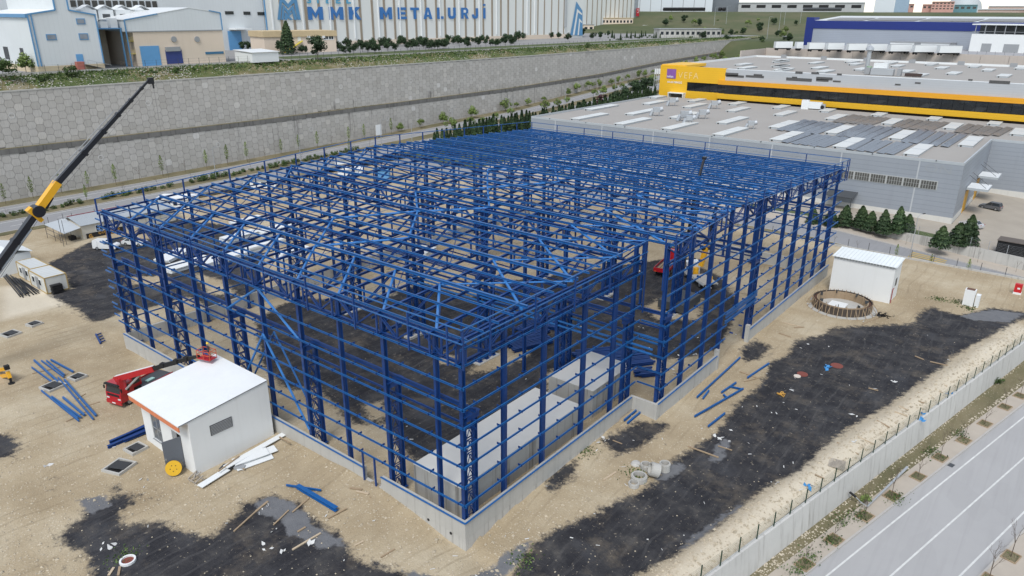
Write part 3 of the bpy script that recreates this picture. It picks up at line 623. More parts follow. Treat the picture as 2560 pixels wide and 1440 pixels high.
# ================================================================ THINGS ON THE SITE
# ---------------- white hut in front of the hall
hut = thing('white_hut', 'white rendered hut with flat white roof, orange fascia and open grey door', 'hut', (-31.2, -4.8, 0))
HX0, HX1, HY0, HY1 = -36.0, -26.35, -9.0, -.45
zf, zb_ = 5.75, 6.55
def hz(y): return zf+(zb_-zf)*(y-HY0)/(HY1-HY0)
w = MB()
dx0, dx1 = -30.1, -28.3        # door opening in the front wall, window opening further left
wx0, wx1 = -34.2, -32.3
for a, b, z0, z1 in ((HX0, wx0, -.6, 0), (wx1, dx0, -.6, 0), (dx1, HX1, -.6, 0)): w.bb(a, b, HY0, HY0+.25, z0, zf-.02)
w.bb(wx0, wx1, HY0, HY0+.25, -.6, 1.0); w.bb(wx0, wx1, HY0, HY0+.25, 4.3, zf-.02); w.bb(dx0, dx1, HY0, HY0+.25, 3.6, zf-.02); w.bb(dx0, dx1, HY0, HY0+.25, -.6, .1)
for x in (HX0, HX1-.25): w.slab([(x, HY0+.25, -.6), (x, HY1, -.6), (x, HY1, zb_-.02), (x, HY0+.25, zf)], (.25, 0, 0))
w.bb(HX0+.25, HX1-.25, HY1-.25, HY1, -.6, zb_-.05)
part(w, 'wall', WHITE, hut)
part(MB().slab([(HX0-.1, HY0-.95, zf-.08), (HX1+.05, HY0-.95, zf-.08), (HX1+.05, HY1, zb_), (HX0-.1, HY1, zb_)], (0, 0, .12)), 'roof', corr('hut_roof_sheet', (.76,.78,.78), 'X', .33, depth=.02, streak=.06), hut)
part(MB().bb(HX0-.05, HX1, HY0-.93, HY0-.83, zf-.62, zf-.12), 'fascia', mat('orange_insulation', (.62,.20,.09), .8, .15, 2), hut)
part(MB().slab([(HX1+.052, HY0-.95, zf-.02), (HX1+.052, HY1, zb_+.06), (HX1+.052, HY1, zb_+.13), (HX1+.052, HY0-.95, zf+.05)], (.02, 0, 0)), 'roof_trim', DGREY, hut)
wf = MB()
for a, b, c, d in ((wx0, wx0+.07, 1, 4.3), (wx1-.07, wx1, 1, 4.3), ((wx0+wx1)/2-.04, (wx0+wx1)/2+.04, 1, 4.3), (wx0, wx1, 1, 1.08), (wx0, wx1, 4.22, 4.3), (wx0, wx1, 2.3, 2.36)): wf.bb(a, b, HY0+.05, HY0+.13, c, d)
wn = part(wf, 'window', GREY, hut)
for a, b in ((wx0+.07, (wx0+wx1)/2-.04), ((wx0+wx1)/2+.04, wx1-.07)):
    for c, d in ((1.08, 2.3), (2.36, 4.22)): part(MB().bb(a, b, HY0+.08, HY0+.1, c, d), 'pane', glassy('hut_glass', (.12,.13,.14), .1), wn)
part(MB().bb(wx0-.1, wx1+.1, HY0-.1, HY0-.002, .92, 1.0), 'window_sill', GREY, hut)
dp = (dx1, HY0); ang = math.radians(-62)
dr = MB(); dvec = Vector((math.cos(ang), math.sin(ang), 0)); a = Vector((dx0+1.75, HY0-.02, 0)); 
a = Vector((dx1-.02, HY0-.03, .1)); b2 = a+Vector((-.35, -1.65, 0))
dr.beam(a+Vector((0,0,1.72)), b2+Vector((0,0,1.72)), .06, 3.4); 
d_ = part(dr, 'door', corr('door_louvre', (.13,.145,.17), 'Z', .12, depth=.03, streak=0), hut); part(MB().box((b2.x+.04, b2.y+.1, 1.6), (.12, .06, .2)), 'handle', GALV, d_)
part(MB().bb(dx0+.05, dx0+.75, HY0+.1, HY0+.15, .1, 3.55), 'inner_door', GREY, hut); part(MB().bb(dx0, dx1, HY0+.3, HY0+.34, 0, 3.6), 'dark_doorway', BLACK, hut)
p = at(553, 1065, x=HX1); vf = MB().bb(HX1-.02, HX1+.05, p.y-1.15, p.y+1.15, p.z-.55, p.z+.55); vt = part(vf, 'vent_window', DGREY, hut)
for k in range(7): part(MB().bb(HX1+.05, HX1+.08, p.y-1.08, p.y+1.08, p.z-.48+k*.145, p.z-.41+k*.145), 'slat', GREY, vt)
# ---------------- utility block behind
ub = thing('utility_block', 'windowless white block house with thin ribbed white roof near the back street', 'block house', (9.8, 82.5, 0))
U0, U1, V0, V1, ZU = 5.35, 14.2, 80.3, 84.9, 5.75
part(MB().bb(U0, U1, V0, V1, -.3, ZU), 'wall', WHITE, ub)
part(MB().slab([(U0-.25, V0-.3, ZU+.1), (U1+.25, V0-.3, ZU+.1), (U1+.25, V1+.2, ZU+.35), (U0-.25, V1+.2, ZU+.35)], (0, 0, .07)), 'roof', corr('ribbed_white_roof', (.74,.78,.78), 'X', .55, depth=.06, streak=.05, line=.25), ub)
ev = MB()
for k in range(20): ev.bb(U0+.1+k*.44, U0+.36+k*.44, V0-.2, V0-.002, ZU-.12, ZU+.1)
part(ev, 'eaves_blocks', GREY, ub, kind='stuff')
part(MB().bb(U1, U1+.04, 82.2, 83.1, 2.3, 3.5), 'window', DGREY, ub); part(MB().tube((U1+.1, V0+.5, .0), (U1+.1, V0+.5, 2.2), .06).tube((U1+.1, V0+.5, 2.2), (U1+.1, V0+1.2, 2.2), .06), 'red_pipe', mat('red_pipe_paint', (.30,.03,.03), .5), ub)
# ---------------- circular formwork
fc = Vector((9.0, 74.2, 0)); fm = thing('circular_formwork', 'ring shaped timber formwork with props beside the white block house', 'formwork', fc)
part(MB().ring(fc, 4.9, .1, .1, 40), 'base_slab', CONC, fm); part(MB().ring(fc+Vector((0,0,.1)), 3.6, 3.48, 1.15, 40), 'inner_form', WOOD, fm); part(MB().ring(fc+Vector((0,0,.1)), 4.15, 4.03, 1.15, 40), 'outer_form', mat('dark_form_ply', (.07,.055,.045), .85, .3, 2), fm)
part(MB().ring(fc+Vector((0,0,.1)), 4.03, 3.6, .9, 40), 'rebar_cage', mat('rusty_rebar', (.09,.045,.03), .9, .3, 6), fm)
for k in range(44):
    a = k/44*6.283; c, s_ = math.cos(a), math.sin(a)
    part(MB().beam(fc+Vector((4.16*c, 4.16*s_, .1)), fc+Vector((4.16*c, 4.16*s_, 1.42)), .08, .08), 'stud', WOOD, fm)
    if k % 2 == 0: part(MB().beam(fc+Vector((5.05*c, 5.05*s_, .02)), fc+Vector((4.2*c, 4.2*s_, 1.15)), .07, .07), 'prop', WOOD, fm)
    if k % 3 == 0: part(MB().beam(fc+Vector((3.47*c, 3.47*s_, .1)), fc+Vector((3.47*c, 3.47*s_, 1.5)), .1, .1), 'stud', WOOD, fm)
for k in range(7):
    a = k*.9+.3; part(MB().box(fc+Vector((3.3*math.cos(a), 3.3*math.sin(a), 1.3)), (.5, .06, .5), a), 'shutter_board', DGREY, fm)
solo(MB().bb(7.2, 9.6, 73.2, 75.6, .12, .3).bb(8.1, 8.7, 74.1, 74.6, .3, .34), 'insulation_board', WHITE_M, 'white insulation board lying inside the circular formwork', 'board')
# ---------------- site office with canopy and sign
of = thing('site_office', 'cream single storey site office with grey sheet roof and black sign', 'site office', (-119, 27, 0))
X0, X1, Y0, Y1, E0, RG = -121.5, -115.2, 17.4, 36.0, 2.75, 3.6
part(MB().bb(X0, X1, Y0, Y1, -.3, E0), 'wall', mat('cream_panel', (.62,.58,.49), .7, .08, 1, streak=.1), of)
part(MB().slab([(X1+.4, Y0-.1, E0-.02), (X1+.4, Y1+.1, E0-.02), (X0+1.0, Y1+.1, RG), (X0+1.0, Y0-.1, RG)], (0, 0, .08)), 'roof', corr('grey_roof_sheet', (.36,.39,.41), 'Y', .3, depth=.04), of)
part(MB().slab([(X0+.98, Y0-.1, RG), (X0+.98, Y1+.1, RG), (X0-.5, Y1+.1, E0-.1), (X0-.5, Y0-.1, E0-.1)], (0, 0, .08)), 'back_roof', MATS['grey_roof_sheet'], of)
part(MB().bb(X0+.85, X0+1.15, Y0-.1, Y1+.1, RG+.06, RG+.16), 'ridge_cap', mat('dull_red_trim', (.22,.05,.06), .6), of)
wn = part(MB().bb(X1, X1+.05, 20.0, 21.4, 1.0, 2.3), 'window', WHITE_M, of)
for a in (20.12, 20.76): part(MB().bb(X1+.05, X1+.07, a, a+.5, 1.12, 2.2), 'pane', GLASS, wn)
wn = part(MB().bb(X1, X1+.05, 27.0, 28.4, 1.0, 2.3), 'window', WHITE_M, of)
for a in (27.12, 27.76): part(MB().bb(X1+.05, X1+.07, a, a+.5, 1.12, 2.2), 'pane', GLASS, wn)
for y in np.arange(17.4, 36.1, 3.1): part(MB().bb(X1, X1+.04, y-.04, y+.04, -.2, E0-.05), 'panel_joint', mat('cream_trim', (.5,.42,.25), .6), of)
sg_ = part(MB().bb(X1+.08, X1+.14, 18.1, 25.4, -.15, 1.0), 'sign_board', mat('sign_black', (.015,.014,.015), .5), of)
GOLD = mat('gold_lettering', (.55,.30,.06), .5)
def text(s, parent, P, ux, uz, h, m_, nm='lettering', ext=.02, bold=0.0, align='LEFT', space=1.0, sx=1.0):
    """lettering as flat extruded mesh standing on its surface; P = start of baseline, ux = reading direction, uz = up"""
    cu = bpy.data.curves.new('t', 'FONT'); cu.body = s; cu.size = 1.0; cu.offset = bold; cu.align_x = align; cu.space_character = space; cu.resolution_u = 3
    o = bpy.data.objects.new('t', cu); COL.objects.link(o); dg = bpy.context.evaluated_depsgraph_get(); me = bpy.data.meshes.new_from_object(o.evaluated_get(dg)); bpy.data.objects.remove(o)
    ux, uz = Vector(ux).normalized(), Vector(uz).normalized(); un_ = ux.cross(uz); k = h/.70; q = MB()
    vs = [Vector(P)+ux*(v.co.x*k*sx)+uz*(v.co.y*k)+un_*ext for v in me.vertices]; q.add(vs, [tuple(f.vertices) for f in me.polygons], .5); bpy.data.meshes.remove(me)
    return part(q, nm, m_, parent)
text('ÇOPUROĞ', sg_, (X1+.14, 20.3, .5), (0,1,0), (0,0,1), .42, GOLD, bold=.025, space=1.1, sx=1.3); text('İNŞAAT', sg_, (X1+.14, 21.5, .0), (0,1,0), (0,0,1), .34, GOLD, bold=.02, sx=1.2)
q = MB()
for k in range(14):
    a0, a1 = math.radians(60+k*20), math.radians(80+k*20)
    q.slab([(X1+.15, 18.9+r*math.cos(a), .42+r*math.sin(a)) for r, a in ((.42, a0), (.42, a1), (.27, a1), (.27, a0))], (.02, 0, 0))
q.bb(X1+.15, X1+.17, 18.75, 19.1, .3, .5)
part(q, 'emblem', GOLD, sg_)
cn = MB().slab([(-121.6, 13.4, 2.75), (-113.8, 13.9, 2.2), (-114.6, 17.2, 2.5), (-122, 17.3, 3.1)], (0, 0, .05))
cnp = thing('sheet_canopy', 'pale sheet metal canopy on thin scaffold poles beside the site office', 'canopy', (-118, 15, 0)); part(cn, 'canopy_sheet', corr('canopy_sheet_metal', (.45,.48,.5), 'X', .4, depth=.03), cnp)
for x, y, h in ((-121.5, 13.5, 3.4), (-118, 13.6, 2.6), (-114, 14, 4.8), (-121.8, 17, 4.2), (-116, 13.8, 2.3), (-113.2, 13.2, 5.4), (-119.8, 17.1, 3.6)): part(MB().tube((x, y, -.1), (x, y, h), .045, 6), 'scaffold_pole', DGREY, cnp)
for z in (1.0, 2.0): part(MB().tube((-121.5, 13.5, z), (-113.2, 13.4, z), .04, 6), 'scaffold_ledger', DGREY, cnp)
solo(MB().bb(-117.2, -116.0, 15.6, 16.6, 0, .8), 'black_bin', BLACK, 'small black heap under the sheet canopy', 'bin')
# ---------------- white containers
def container(x0, x1, y0, y1, label, rust=.5):
    c = thing('site_container', label, 'container', ((x0+x1)/2, (y0+y1)/2, 0), group='white site containers')
    part(MB().bb(x0, x1, y0, y1, .12, 2.52), 'wall', corr('container_panel', (.62,.62,.58), 'X', 1.1, depth=.02, streak=.2), c)
    part(MB().bb(x0-.06, x1+.06, y0-.06, y1+.06, 2.53, 2.62), 'roof', corr('container_roof', (.55,.57,.56), 'X', .9, depth=.05, streak=0, line=.5), c)
    tr = mat('yellowed_trim', (.42,.30,.12), .7, .3, 2); f = MB()
    for x in (x0, x1):
        for y in (y0, y1): f.bb(x-.07, x+.07, y-.07, y+.07, 0, 2.6)
    for y in (y0, y1): f.bb(x0, x1, y-.07, y+.07, 0, .14); f.bb(x0, x1, y-.075, y+.075, 2.55, 2.66)
    for x in (x0, x1): f.bb(x-.07, x+.07, y0, y1, 0, .14); f.bb(x-.075, x+.075, y0, y1, 2.55, 2.66)
    part(f, 'corner_frame', tr, c)
    for a in (.2, .62): 
        wn = part(MB().bb(x0+(x1-x0)*a, x0+(x1-x0)*a+.9, y0-.1, y0-.02, 1.0, 2.0), 'window', WHITE_M, c); part(MB().bb(x0+(x1-x0)*a+.08, x0+(x1-x0)*a+.82, y0-.12, y0-.1, 1.08, 1.92), 'pane', GLASS, wn)
    part(MB().bb(x0+(x1-x0)*.42, x0+(x1-x0)*.42+.85, y0-.1, y0-.02, .15, 2.15), 'door', GREY, c)
container(-101.4, -95.45, 1.7, 4.4, 'white site container further from the hall, behind its twin'); container(-95.2, -89.0, 1.35, 4.45, 'white site container with black wrapped pallet at its end')
pk = MB()
for k in range(8): pk.box((-88.45+random.uniform(-.05,.05), 2.6+random.uniform(-.05,.05), .15+k*.17), (.85, 1.5, .12), random.uniform(-.06, .06))
solo(pk, 'pallet_stack', BLACK, 'stack of black wrapped sheets against the container end', 'pallet')
pb = thing('black_pipes', 'fan of long black plastic pipes on the ground beside the containers', 'pipes', (-97, -1.6, 0))
for k in range(22):
    a = gp(8+k*2.2+random.uniform(-3,3), 686+k*.8+random.uniform(-3,3)); b = gp(48+k*2.3+random.uniform(-4,4), 742+random.uniform(-4,4)-k*.4)
    z = .08+.1*(k % 3); part(MB().tube((a.x, a.y, a.z+z), (b.x, b.y, b.z+z), .09, 7), 'pipe', mat('black_plastic_pipe', (.02,.021,.025), .4, .2, 2), pb)
# ---------------- white shed at the left edge
sh = thing('white_shed', 'white gabled shed cut by the left edge of the picture', 'shed', (-108, 2.5, 0))
e = at(22, 610, z=0); part(MB().bb(-112, -103.4, -1.5, 4.6, -.3, 3.3), 'wall', WHITE_M, sh)
part(MB().slab([(-112.2, -1.8, 3.3), (-103, -1.8, 3.3), (-103, 1.5, 4.3), (-112.2, 1.5, 4.3)], (0,0,.08)).slab([(-112.2, 4.9, 3.3), (-103, 4.9, 3.3), (-103, 1.5, 4.3), (-112.2, 1.5, 4.3)], (0,0,.08)), 'roof', corr('shed_roof', (.72,.75,.76), 'X', .3), sh)
# ---------------- manhole boxes
def manhole(u, v, s, lb, ring=True, rz=.2):
    p = gp(u, v); m_ = thing('manhole_box', lb, 'manhole', p, rz, group='concrete manhole boxes on the bare ground')
    w = MB()
    for a, b, c, d in ((-s,s,-s,-s+.18),(-s,s,s-.18,s),(-s,-s+.18,-s+.18,s-.18),(s-.18,s,-s+.18,s-.18)): w.bb(a, b, c, d, -.2, .28)
    part(w, 'concrete_rim', CONC, m_, False); part(MB().box((.1, .05, .33), (s*1.5, s*1.1, .06), .1), 'cover', mat('cast_iron', (.035,.037,.04), .7, .3, 3), m_, False); part(MB().bb(-s+.18, s-.18, -s+.18, s-.18, -.1, .05), 'shaft', BLACK, m_, False)
manhole(27, 837, 1.0, 'pale manhole box farthest left on the bare ground'); manhole(86, 812, .8, 'small square manhole box beside a white scrap left of the hall'); manhole(133, 968, 1.05, 'manhole box with white rim under the blue beams'); manhole(194, 945, .8, 'square manhole box right of the blue beams')
manhole(340, 1124, .85, 'manhole box with black lid beside the hut window', rz=.1); manhole(299, 1170, 1.1, 'large open manhole box left of the hut door', rz=.35)
# ---------------- loose blue steel on the ground
def beam_px(a, b, lb, w=.22, h=.24, nm='steel_beam', m_=None, z=.12, kind='i', group='blue steel beams lying on the ground', cat='beam'):
    p, q = gp(*a), gp(*b); z0 = h/2+z; p.z += z0; q.z += z0; mb_ = MB()
    if kind == 'i': mb_.ibeam(p, q, w, h, .03, .03)
    elif kind == 'c': mb_.chan(p, q, w, h, .02)
    else: mb_.beam(p, q, w, h)
    return solo(mb_, nm, m_ or STEEL2, lb, cat, group)
for k, (a, b) in enumerate((((86,904),(146,958)),((104,905),(160,946)),((117,905),(162,941)),((128,903),(184,933)),((80,922),(130,958)),((146,948),(234,1052)),((162,953),(241,1043)),((104,980),(198,1056)),((130,995),(204,1048)),((158,997),(212,1042)),((137,1000),(196,1050)))):
    beam_px(a, b, ORD[k]+' of the loose blue beams left of the red truck, counted from the far end', .14 if k % 3 else .2, .18)
for k, (a, b) in enumerate((((80,935),(150,918)),((112,958),(170,935)),((165,1055),(215,1030)),((190,1000),(214,985)),((205,1020),(250,1005)))): beam_px(a, b, ORD[k]+' timber bearer under the loose blue beams', .12, .1, 'timber_bearer', WOOD, -.02, 'b', 'timber bearers under the beams', 'timber')
fr = thing('steel_ladder_frame', 'short blue comb shaped steel frame lying alone left of the plinth', 'steel frame', gp(250, 848))
part(MB().ibeam(gp(240, 838, .15), gp(252, 861, .15), .2, .2), 'spine', STEEL, fr)
for k in range(4): part(MB().ibeam(gp(241+k*3.5, 841+k*6, .2), gp(254+k*3.4, 836+k*6, .2), .14, .14), 'rung', STEEL, fr)
st = [((270,1122),(372,1078)),((275,1112),(372,1070)),((300,1100),(370,1066)),((310,1108),(372,1082))]
for k, (a, b) in enumerate(st): beam_px(a, b, ORD[k]+' of the dark blue beams stacked at the hut corner', .3, .3, z=.05+.1*(k % 2), m_=STEEL, group='blue beams stacked at the hut corner')
for k, (a, b) in enumerate((((745,1222),(842,1280)),((716,1217),(803,1230)),((752,1224),(838,1272)))): beam_px(a, b, ('long blue beam lying across the gravel heap before the plinth','thin blue channel crossing the long beam on the gravel heap','blue angle lying against the long beam on the gravel heap')[k], (.4,.15,.2)[k], (.34,.15,.2)[k], m_=STEEL2)
for k, (a, b) in enumerate((((1742,997),(1850,897)),((1757,1000),(1772,980)),((1736,1045),(1858,975)),((1803,985),(1840,960)),((1808,990),(1815,997)),((1825,970),(1855,977)),((1770,1070),(1812,1037)),((1868,948),(1922,912)),((1560,1055),(1590,1030)),((1568,1062),(1600,1035)))):
    beam_px(a, b, ORD[k]+' blue steel offcut lying along the right side of the hall', .18, .18, group='blue steel offcuts right of the hall')
# stacks inside the hall
def stack(cx, cy, n, L, rz, lb, w=.25, mm=STEEL, lay=2):
    t = thing('steel_stack', lb, 'steel stack', (cx, cy, gh(cx, cy)), rz, group='stacks of blue steel inside the hall')
    for k in range(n):
        for l in range(lay):
            a = random.uniform(-.4, .4); part(MB().ibeam((-L/2+a, (k-n/2)*w*1.5, .2+l*.26), (L/2+a*.6, (k-n/2)*w*1.5+random.uniform(-.1,.1), .2+l*.26), w, .22, .03, .03), 'beam', mm, t, False)
for u, v, n, L, rz, lb in ((1345,815,9,6,1.5,'stack of blue steel between tan patches inside the hall'),(1320,860,8,6,1.2,'second stack of blue steel nearer the front inside the hall'),(1390,820,4,2.4,.3,'small square bundle of blue plates inside the hall'),(1505,890,9,7,.9,'stack of blue steel behind the concrete tanks'),(1555,905,10,7,.95,'denser pile of blue steel behind the concrete tanks'),(1610,935,5,2.2,.9,'short blue bundle beside the step in the plinth'),(1330,840,4,5,1.4,'narrow stack of blue steel left of the small bundle')):
    p = at(u, v, z=0); stack(p.x, p.y, n, L, rz, lb)
# ---------------- white sandwich panels inside / behind
def panels(u, v, dx, dy, h, rz, lb, m_=None):
    p = at(u, v, z=0); t = thing('panel_pile', lb, 'panel pile', (p.x, p.y, gh(p.x, p.y)), rz, group='piles of white cladding panels')
    n = max(2, int(h/.14))
    for k in range(n): part(MB().box((random.uniform(-.15,.15), random.uniform(-.12,.12), .1+k*h/n), (dx, dy, h/n*.82)), 'panel', m_ or WHITE_M, t, False)
for u, v, dx, dy, h, rz, lb in ((470,664,3.2,8,.8,.1,'flat white panel pile nearest the left face of the hall'),(435,640,3,7,.5,.5,'white panel pile half wrapped beside the white car'),(560,650,3,9,.8,.05,'second flat white panel pile inside the left of the hall'),(600,600,2.6,7,1.2,.05,'upper white panel pile behind the left columns'),(660,620,2.6,8,1.2,.05,'tall white panel pile in the middle of the left bays'),(690,580,2.6,8,1.0,.1,'far white panel pile in the left bays'),(730,640,2.4,6,1.2,.05,'white panel pile next to a tan heap inside the hall'),(620,560,2.6,7,1.0,.05,'white panel pile under the far left roof edge'),(1060,640,3,4,1.4,.3,'pale block pile deep inside the hall')):
    panels(u, v, dx, dy, h, rz, lb)
# ---------------- pile of white boards by the hut
bp = thing('board_pile', 'pile of white boards and panels along the hut wall', 'boards', gp(650, 1130))
for a, b, w_, z in (((500,1222),(570,1178),.75,.25),((565,1180),(722,1090),.7,.55),((585,1165),(670,1135),1.3,.4),((600,1160),(690,1125),1.2,.25),((590,1172),(680,1140),1.3,.12)):
    p, q = gp(*a), gp(*b); part(MB().beam((p.x, p.y, p.z+z), (q.x, q.y, q.z+z), w_, .06), 'board', WHITE_M, bp)
for a, b, z in (((548,1192),(600,1153),.6),((700,1103),(726,1118),.5),((590,1160),(612,1178),.2)):
    p, q = gp(*a), gp(*b); part(MB().beam((p.x, p.y, p.z+z), (q.x, q.y, q.z+z), .12, .1), 'plank', WOOD, bp)
part(MB().box(gp(568, 1172, .2), (1.2, .9, .05), .5), 'dark_sheet', DGREY, bp); part(MB().box(gp(600, 1172, .15), (1.0, .5, .3), .6), 'crate', GREY, bp)
p = gp(440, 1185); cdm = thing('cable_drum', 'wooden cable drum with one yellow flange leaning by the hut door', 'cable drum', p)
ax = Vector((.75, -.55, .32)).normalized(); c0 = p+Vector((-.1, .0, .72))
part(MB().tube(c0+ax*.30, c0+ax*.37, .74, 22), 'flange', mat('drum_yellow', (.62,.36,.01), .6, .12, 3), cdm, label='yellow flange'); part(MB().tube(c0-ax*.5, c0-ax*.43, .74, 22), 'flange', mat('drum_grey_wood', (.13,.12,.10), .85), cdm); part(MB().tube(c0-ax*.43, c0+ax*.3, .36, 14), 'core', BLACK, cdm)
for a in np.linspace(0, 6.28, 6)[:5]:
    o = ax.orthogonal().normalized(); e2 = ax.cross(o); part(MB().tube(c0+ax*.36+(o*math.cos(a)+e2*math.sin(a))*.3, c0+ax*.385+(o*math.cos(a)+e2*math.sin(a))*.3, .05, 6), 'bolt_hole', BLACK, cdm)
p = gp(490, 1200); tr = thing('timber_trestle', 'small broken timber trestle beside the hut corner', 'trestle', p)
for a, b in (((-.7,-.4,0),(.6,-.5,.3)),((-.6,.5,0),(.7,.4,.1)),((-.7,-.4,.05),(-.6,.5,.5)),((.6,-.5,.1),(.7,.4,.6)),((-.2,-.5,.0),(.2,.5,.7)),((-.6,.4,.5),(.5,-.4,.55))): part(MB().beam(a, b, .1, .1), 'timber', mat('grey_timber', (.36,.32,.27), .85, .2, 3), tr, False)
# ---------------- concrete rings
def cring(u, v, r, h, lb, tilt=0, rzz=0):
    p = gp(u, v); t = thing('concrete_ring', lb, 'concrete ring', p, rzz, group='precast concrete rings beside the dark track')
    q = MB().ring((0,0,0), r, r*.72, h, 22); 
    if tilt: q.v = [tuple(Matrix.Rotation(tilt, 3, 'X') @ Vector(c)+Vector((0, 0, r*.98))) for c in q.v]
    part(q, 'ring_wall', CONC, t, False); q = MB().ring((0,0,h), r*.9, r*.72, .08, 22)
    if tilt: q.v = [tuple(Matrix.Rotation(tilt, 3, 'X') @ Vector(c)+Vector((0, 0, r*.98))) for c in q.v]
    part(q, 'rim', CONC, t, False)
cring(1614, 1172, .55, .5, 'upright concrete ring at the back of the ring group'); cring(1597, 1200, .78, .5, 'widest concrete ring lying flat with weeds inside'); cring(1584, 1215, .52, .35, 'smallest concrete ring at the front of the group'); cring(1645, 1192, .68, .8, 'large concrete ring tipped on its side', math.radians(72), -.9); cring(1661, 1175, .55, .75, 'upright concrete ring half behind the tipped one')
q = MB(); q.lathe(gp(1590, 1160), [(.01,.25),(.4,.2),(.55,0)], 10); solo(q, 'round_slab', CONC_D, 'flat round concrete lid behind the ring group', 'lid')
# ---------------- white meter boxes, red box
mbx = thing('meter_cabinet', 'pair of white upright boxes on a weedy patch near the back street', 'cabinet', gp(2425, 762)); p = gp(2420, 762)
part(MB().bb(p.x-.75, p.x+.65, p.y-.6, p.y+.6, -.1, 2.5), 'tall_box', WHITE, mbx); part(MB().bb(p.x-.6, p.x+.5, p.y-.45, p.y+.45, 2.5, 2.56), 'top', mat('rust_brown', (.14,.075,.05), .9), mbx); part(MB().bb(p.x+.8, p.x+1.35, p.y-.5, p.y+.5, 0, 1.9), 'small_box', WHITE_M, mbx)
rb = thing('red_hydrant_cabinet', 'small red hydrant cabinet on a white base at the right edge', 'cabinet', gp(2545, 735)); p = gp(2543, 735)
part(MB().bb(p.x-.55, p.x+.45, p.y-.35, p.y+.35, .35, 1.7), 'box', mat('hydrant_red', (.5,.015,.02), .4), rb); part(MB().bb(p.x-.6, p.x+.5, p.y-.4, p.y+.4, -.1, .35), 'base', WHITE, rb); part(MB().bb(p.x-.15, p.x+.2, p.y-.37, p.y-.35, .9, 1.15), 'label_plate', WHITE, rb)
# ================================================================ VEHICLES, CRANES, PEOPLE
TYRE = mat('tyre_rubber', (.015,.015,.016), .8, .2, 5); RIM = mat('wheel_rim', (.33,.34,.35), .4, .1, 4, metal=.5)
def wheel(root, x, y, r, w=.22, rim=RIM, local=True):
    t = part(MB().tube((x, y-w/2, r), (x, y+w/2, r), r, 16), 'wheel', TYRE, root, False)
    for s_ in (-1, 1): part(MB().tube((x, y+s_*w/2, r), (x, y+s_*(w/2+.015), r), r*.62, 12), 'rim', rim, t, False)
def side(pts, hw, top=1.0, zt=None):     # extrude a side profile (x,z) to +-hw; points above zt pulled in
    q = MB(); n = len(pts); f = lambda z: hw*(1 if zt is None or z <= zt else top)
    vs = [(x, -f(z), z) for x, z in pts]+[(x, f(z), z) for x, z in pts]
    q.add(vs, [(i, (i+1)%n, n+(i+1)%n, n+i) for i in range(n)]+[tuple(range(n-1,-1,-1)), tuple(range(n, 2*n))], .5); return q
def car(name, label, loc, rz, paint, kind='sedan', group=None, cat='car'):
    t = thing(name, label, cat, loc, rz, group)
    if kind == 'van':
        L, hw, r = 4.4, .88, .31
        body = [(-2.2,.28),(-2.22,1.0),(-2.15,1.75),(-2.0,1.83),(.35,1.83),(.75,1.72),(1.45,1.12),(2.05,.98),(2.2,.72),(2.2,.28)]
        part(side(body, hw, .9, 1.2), 'body', paint, t, False, smooth=False)
        part(MB().slab([(.86,-.76,1.66),(.86,.76,1.66),(1.44,.80,1.16),(1.44,-.80,1.16)], (.03,0,.03)), 'windscreen', GLASS, t, False)
        for s_ in (-1, 1): part(MB().slab([(.1,s_*.81,1.62),(.72,s_*.80,1.62),(1.2,s_*.87,1.15),(.1,s_*.88,1.15)], (0,s_*.02,0)), 'side_window', GLASS, t, False); part(MB().bb(-1.2,-1.18,s_*.885-.005,s_*.885+.005,.5,1.7), 'door_seam', GREY, t, False); part(MB().box((1.05, s_*1.0, 1.18), (.12,.2,.16)), 'mirror', BLACK, t, False)
        fx = 2.2
    else:
        L, hw, r = (4.4, .87, .32) if kind == 'sedan' else (4.8, .93, .36); h = 1.42 if kind == 'sedan' else 1.68; k = h/1.42
        part(side([(-2.2,.28),(-2.24,.62),(-2.15,.9*k**.5),(-1.5,.95*k**.5),(.95,.93*k**.5),(2.0,.78*k**.5),(2.22,.58),(2.22,.28)], hw), 'body', paint, t, False)
        if kind == 'sedan': hull = [(-1.65,.93),(-1.05,h-.03),(.1,h),(.95,.91)]
        else: hull = [(-2.1,.93*k**.5),(-1.85,h-.05),(.15,h),(1.0,.92*k**.5)]
        part(side(hull, hw-.04, .80, 1.1), 'glasshouse', GLASS, t, False)
        rf = [(hull[1][0]+.05, h), (hull[2][0]-.05, h)]
        part(MB().bb(hull[1][0]-.02, hull[2][0]+.05, -hw*.77, hw*.77, h-.02, h+.03), 'roof', paint, t, False)
        for s_ in (-1, 1):
            for x0, z0, x1, z1 in ((hull[0][0], hull[0][1], hull[1][0], h-.02), (-.35, hull[0][1], -.4, h-.02), (hull[3][0], hull[3][1], hull[2][0], h)): part(MB().beam((x0, s_*(hw-.03), z0), (x1, s_*(hw*.79), z1), .06, .08), 'pillar', paint, t, False)
        fx = 2.22
    for x in (-1.35, 1.38):
        for y in (-hw+.1, hw-.1): wheel(t, x, y, r)
    for s_ in (-1, 1): part(MB().box((fx-.05, s_*(hw-.22), .68), (.14, .34, .14)), 'headlight', glassy('lamp_lens', (.5,.5,.5), .1), t, False); part(MB().box((-2.2, s_*(hw-.14), .85), (.08, .2, .22)), 'tail_light', mat('tail_lens', (.35,.02,.02), .3), t, False)
    part(MB().bb(fx-.02, fx+.03, -hw*.8, hw*.8, .3, .5), 'bumper', BLACK, t, False); return t
CARWHITE = mat('car_white_paint', (.70,.71,.71), .25, .02, 1, coat=.5); CARGREY = mat('car_grey_paint', (.10,.105,.115), .25, .05, 1, coat=.5); CARSILV = mat('car_silver_paint', (.5,.51,.52), .3, .04, 1, coat=.4)
a, b = gp(246, 630), gp(291, 630); c = (a+b)/2; th = math.atan2(b.y-a.y, b.x-a.x)
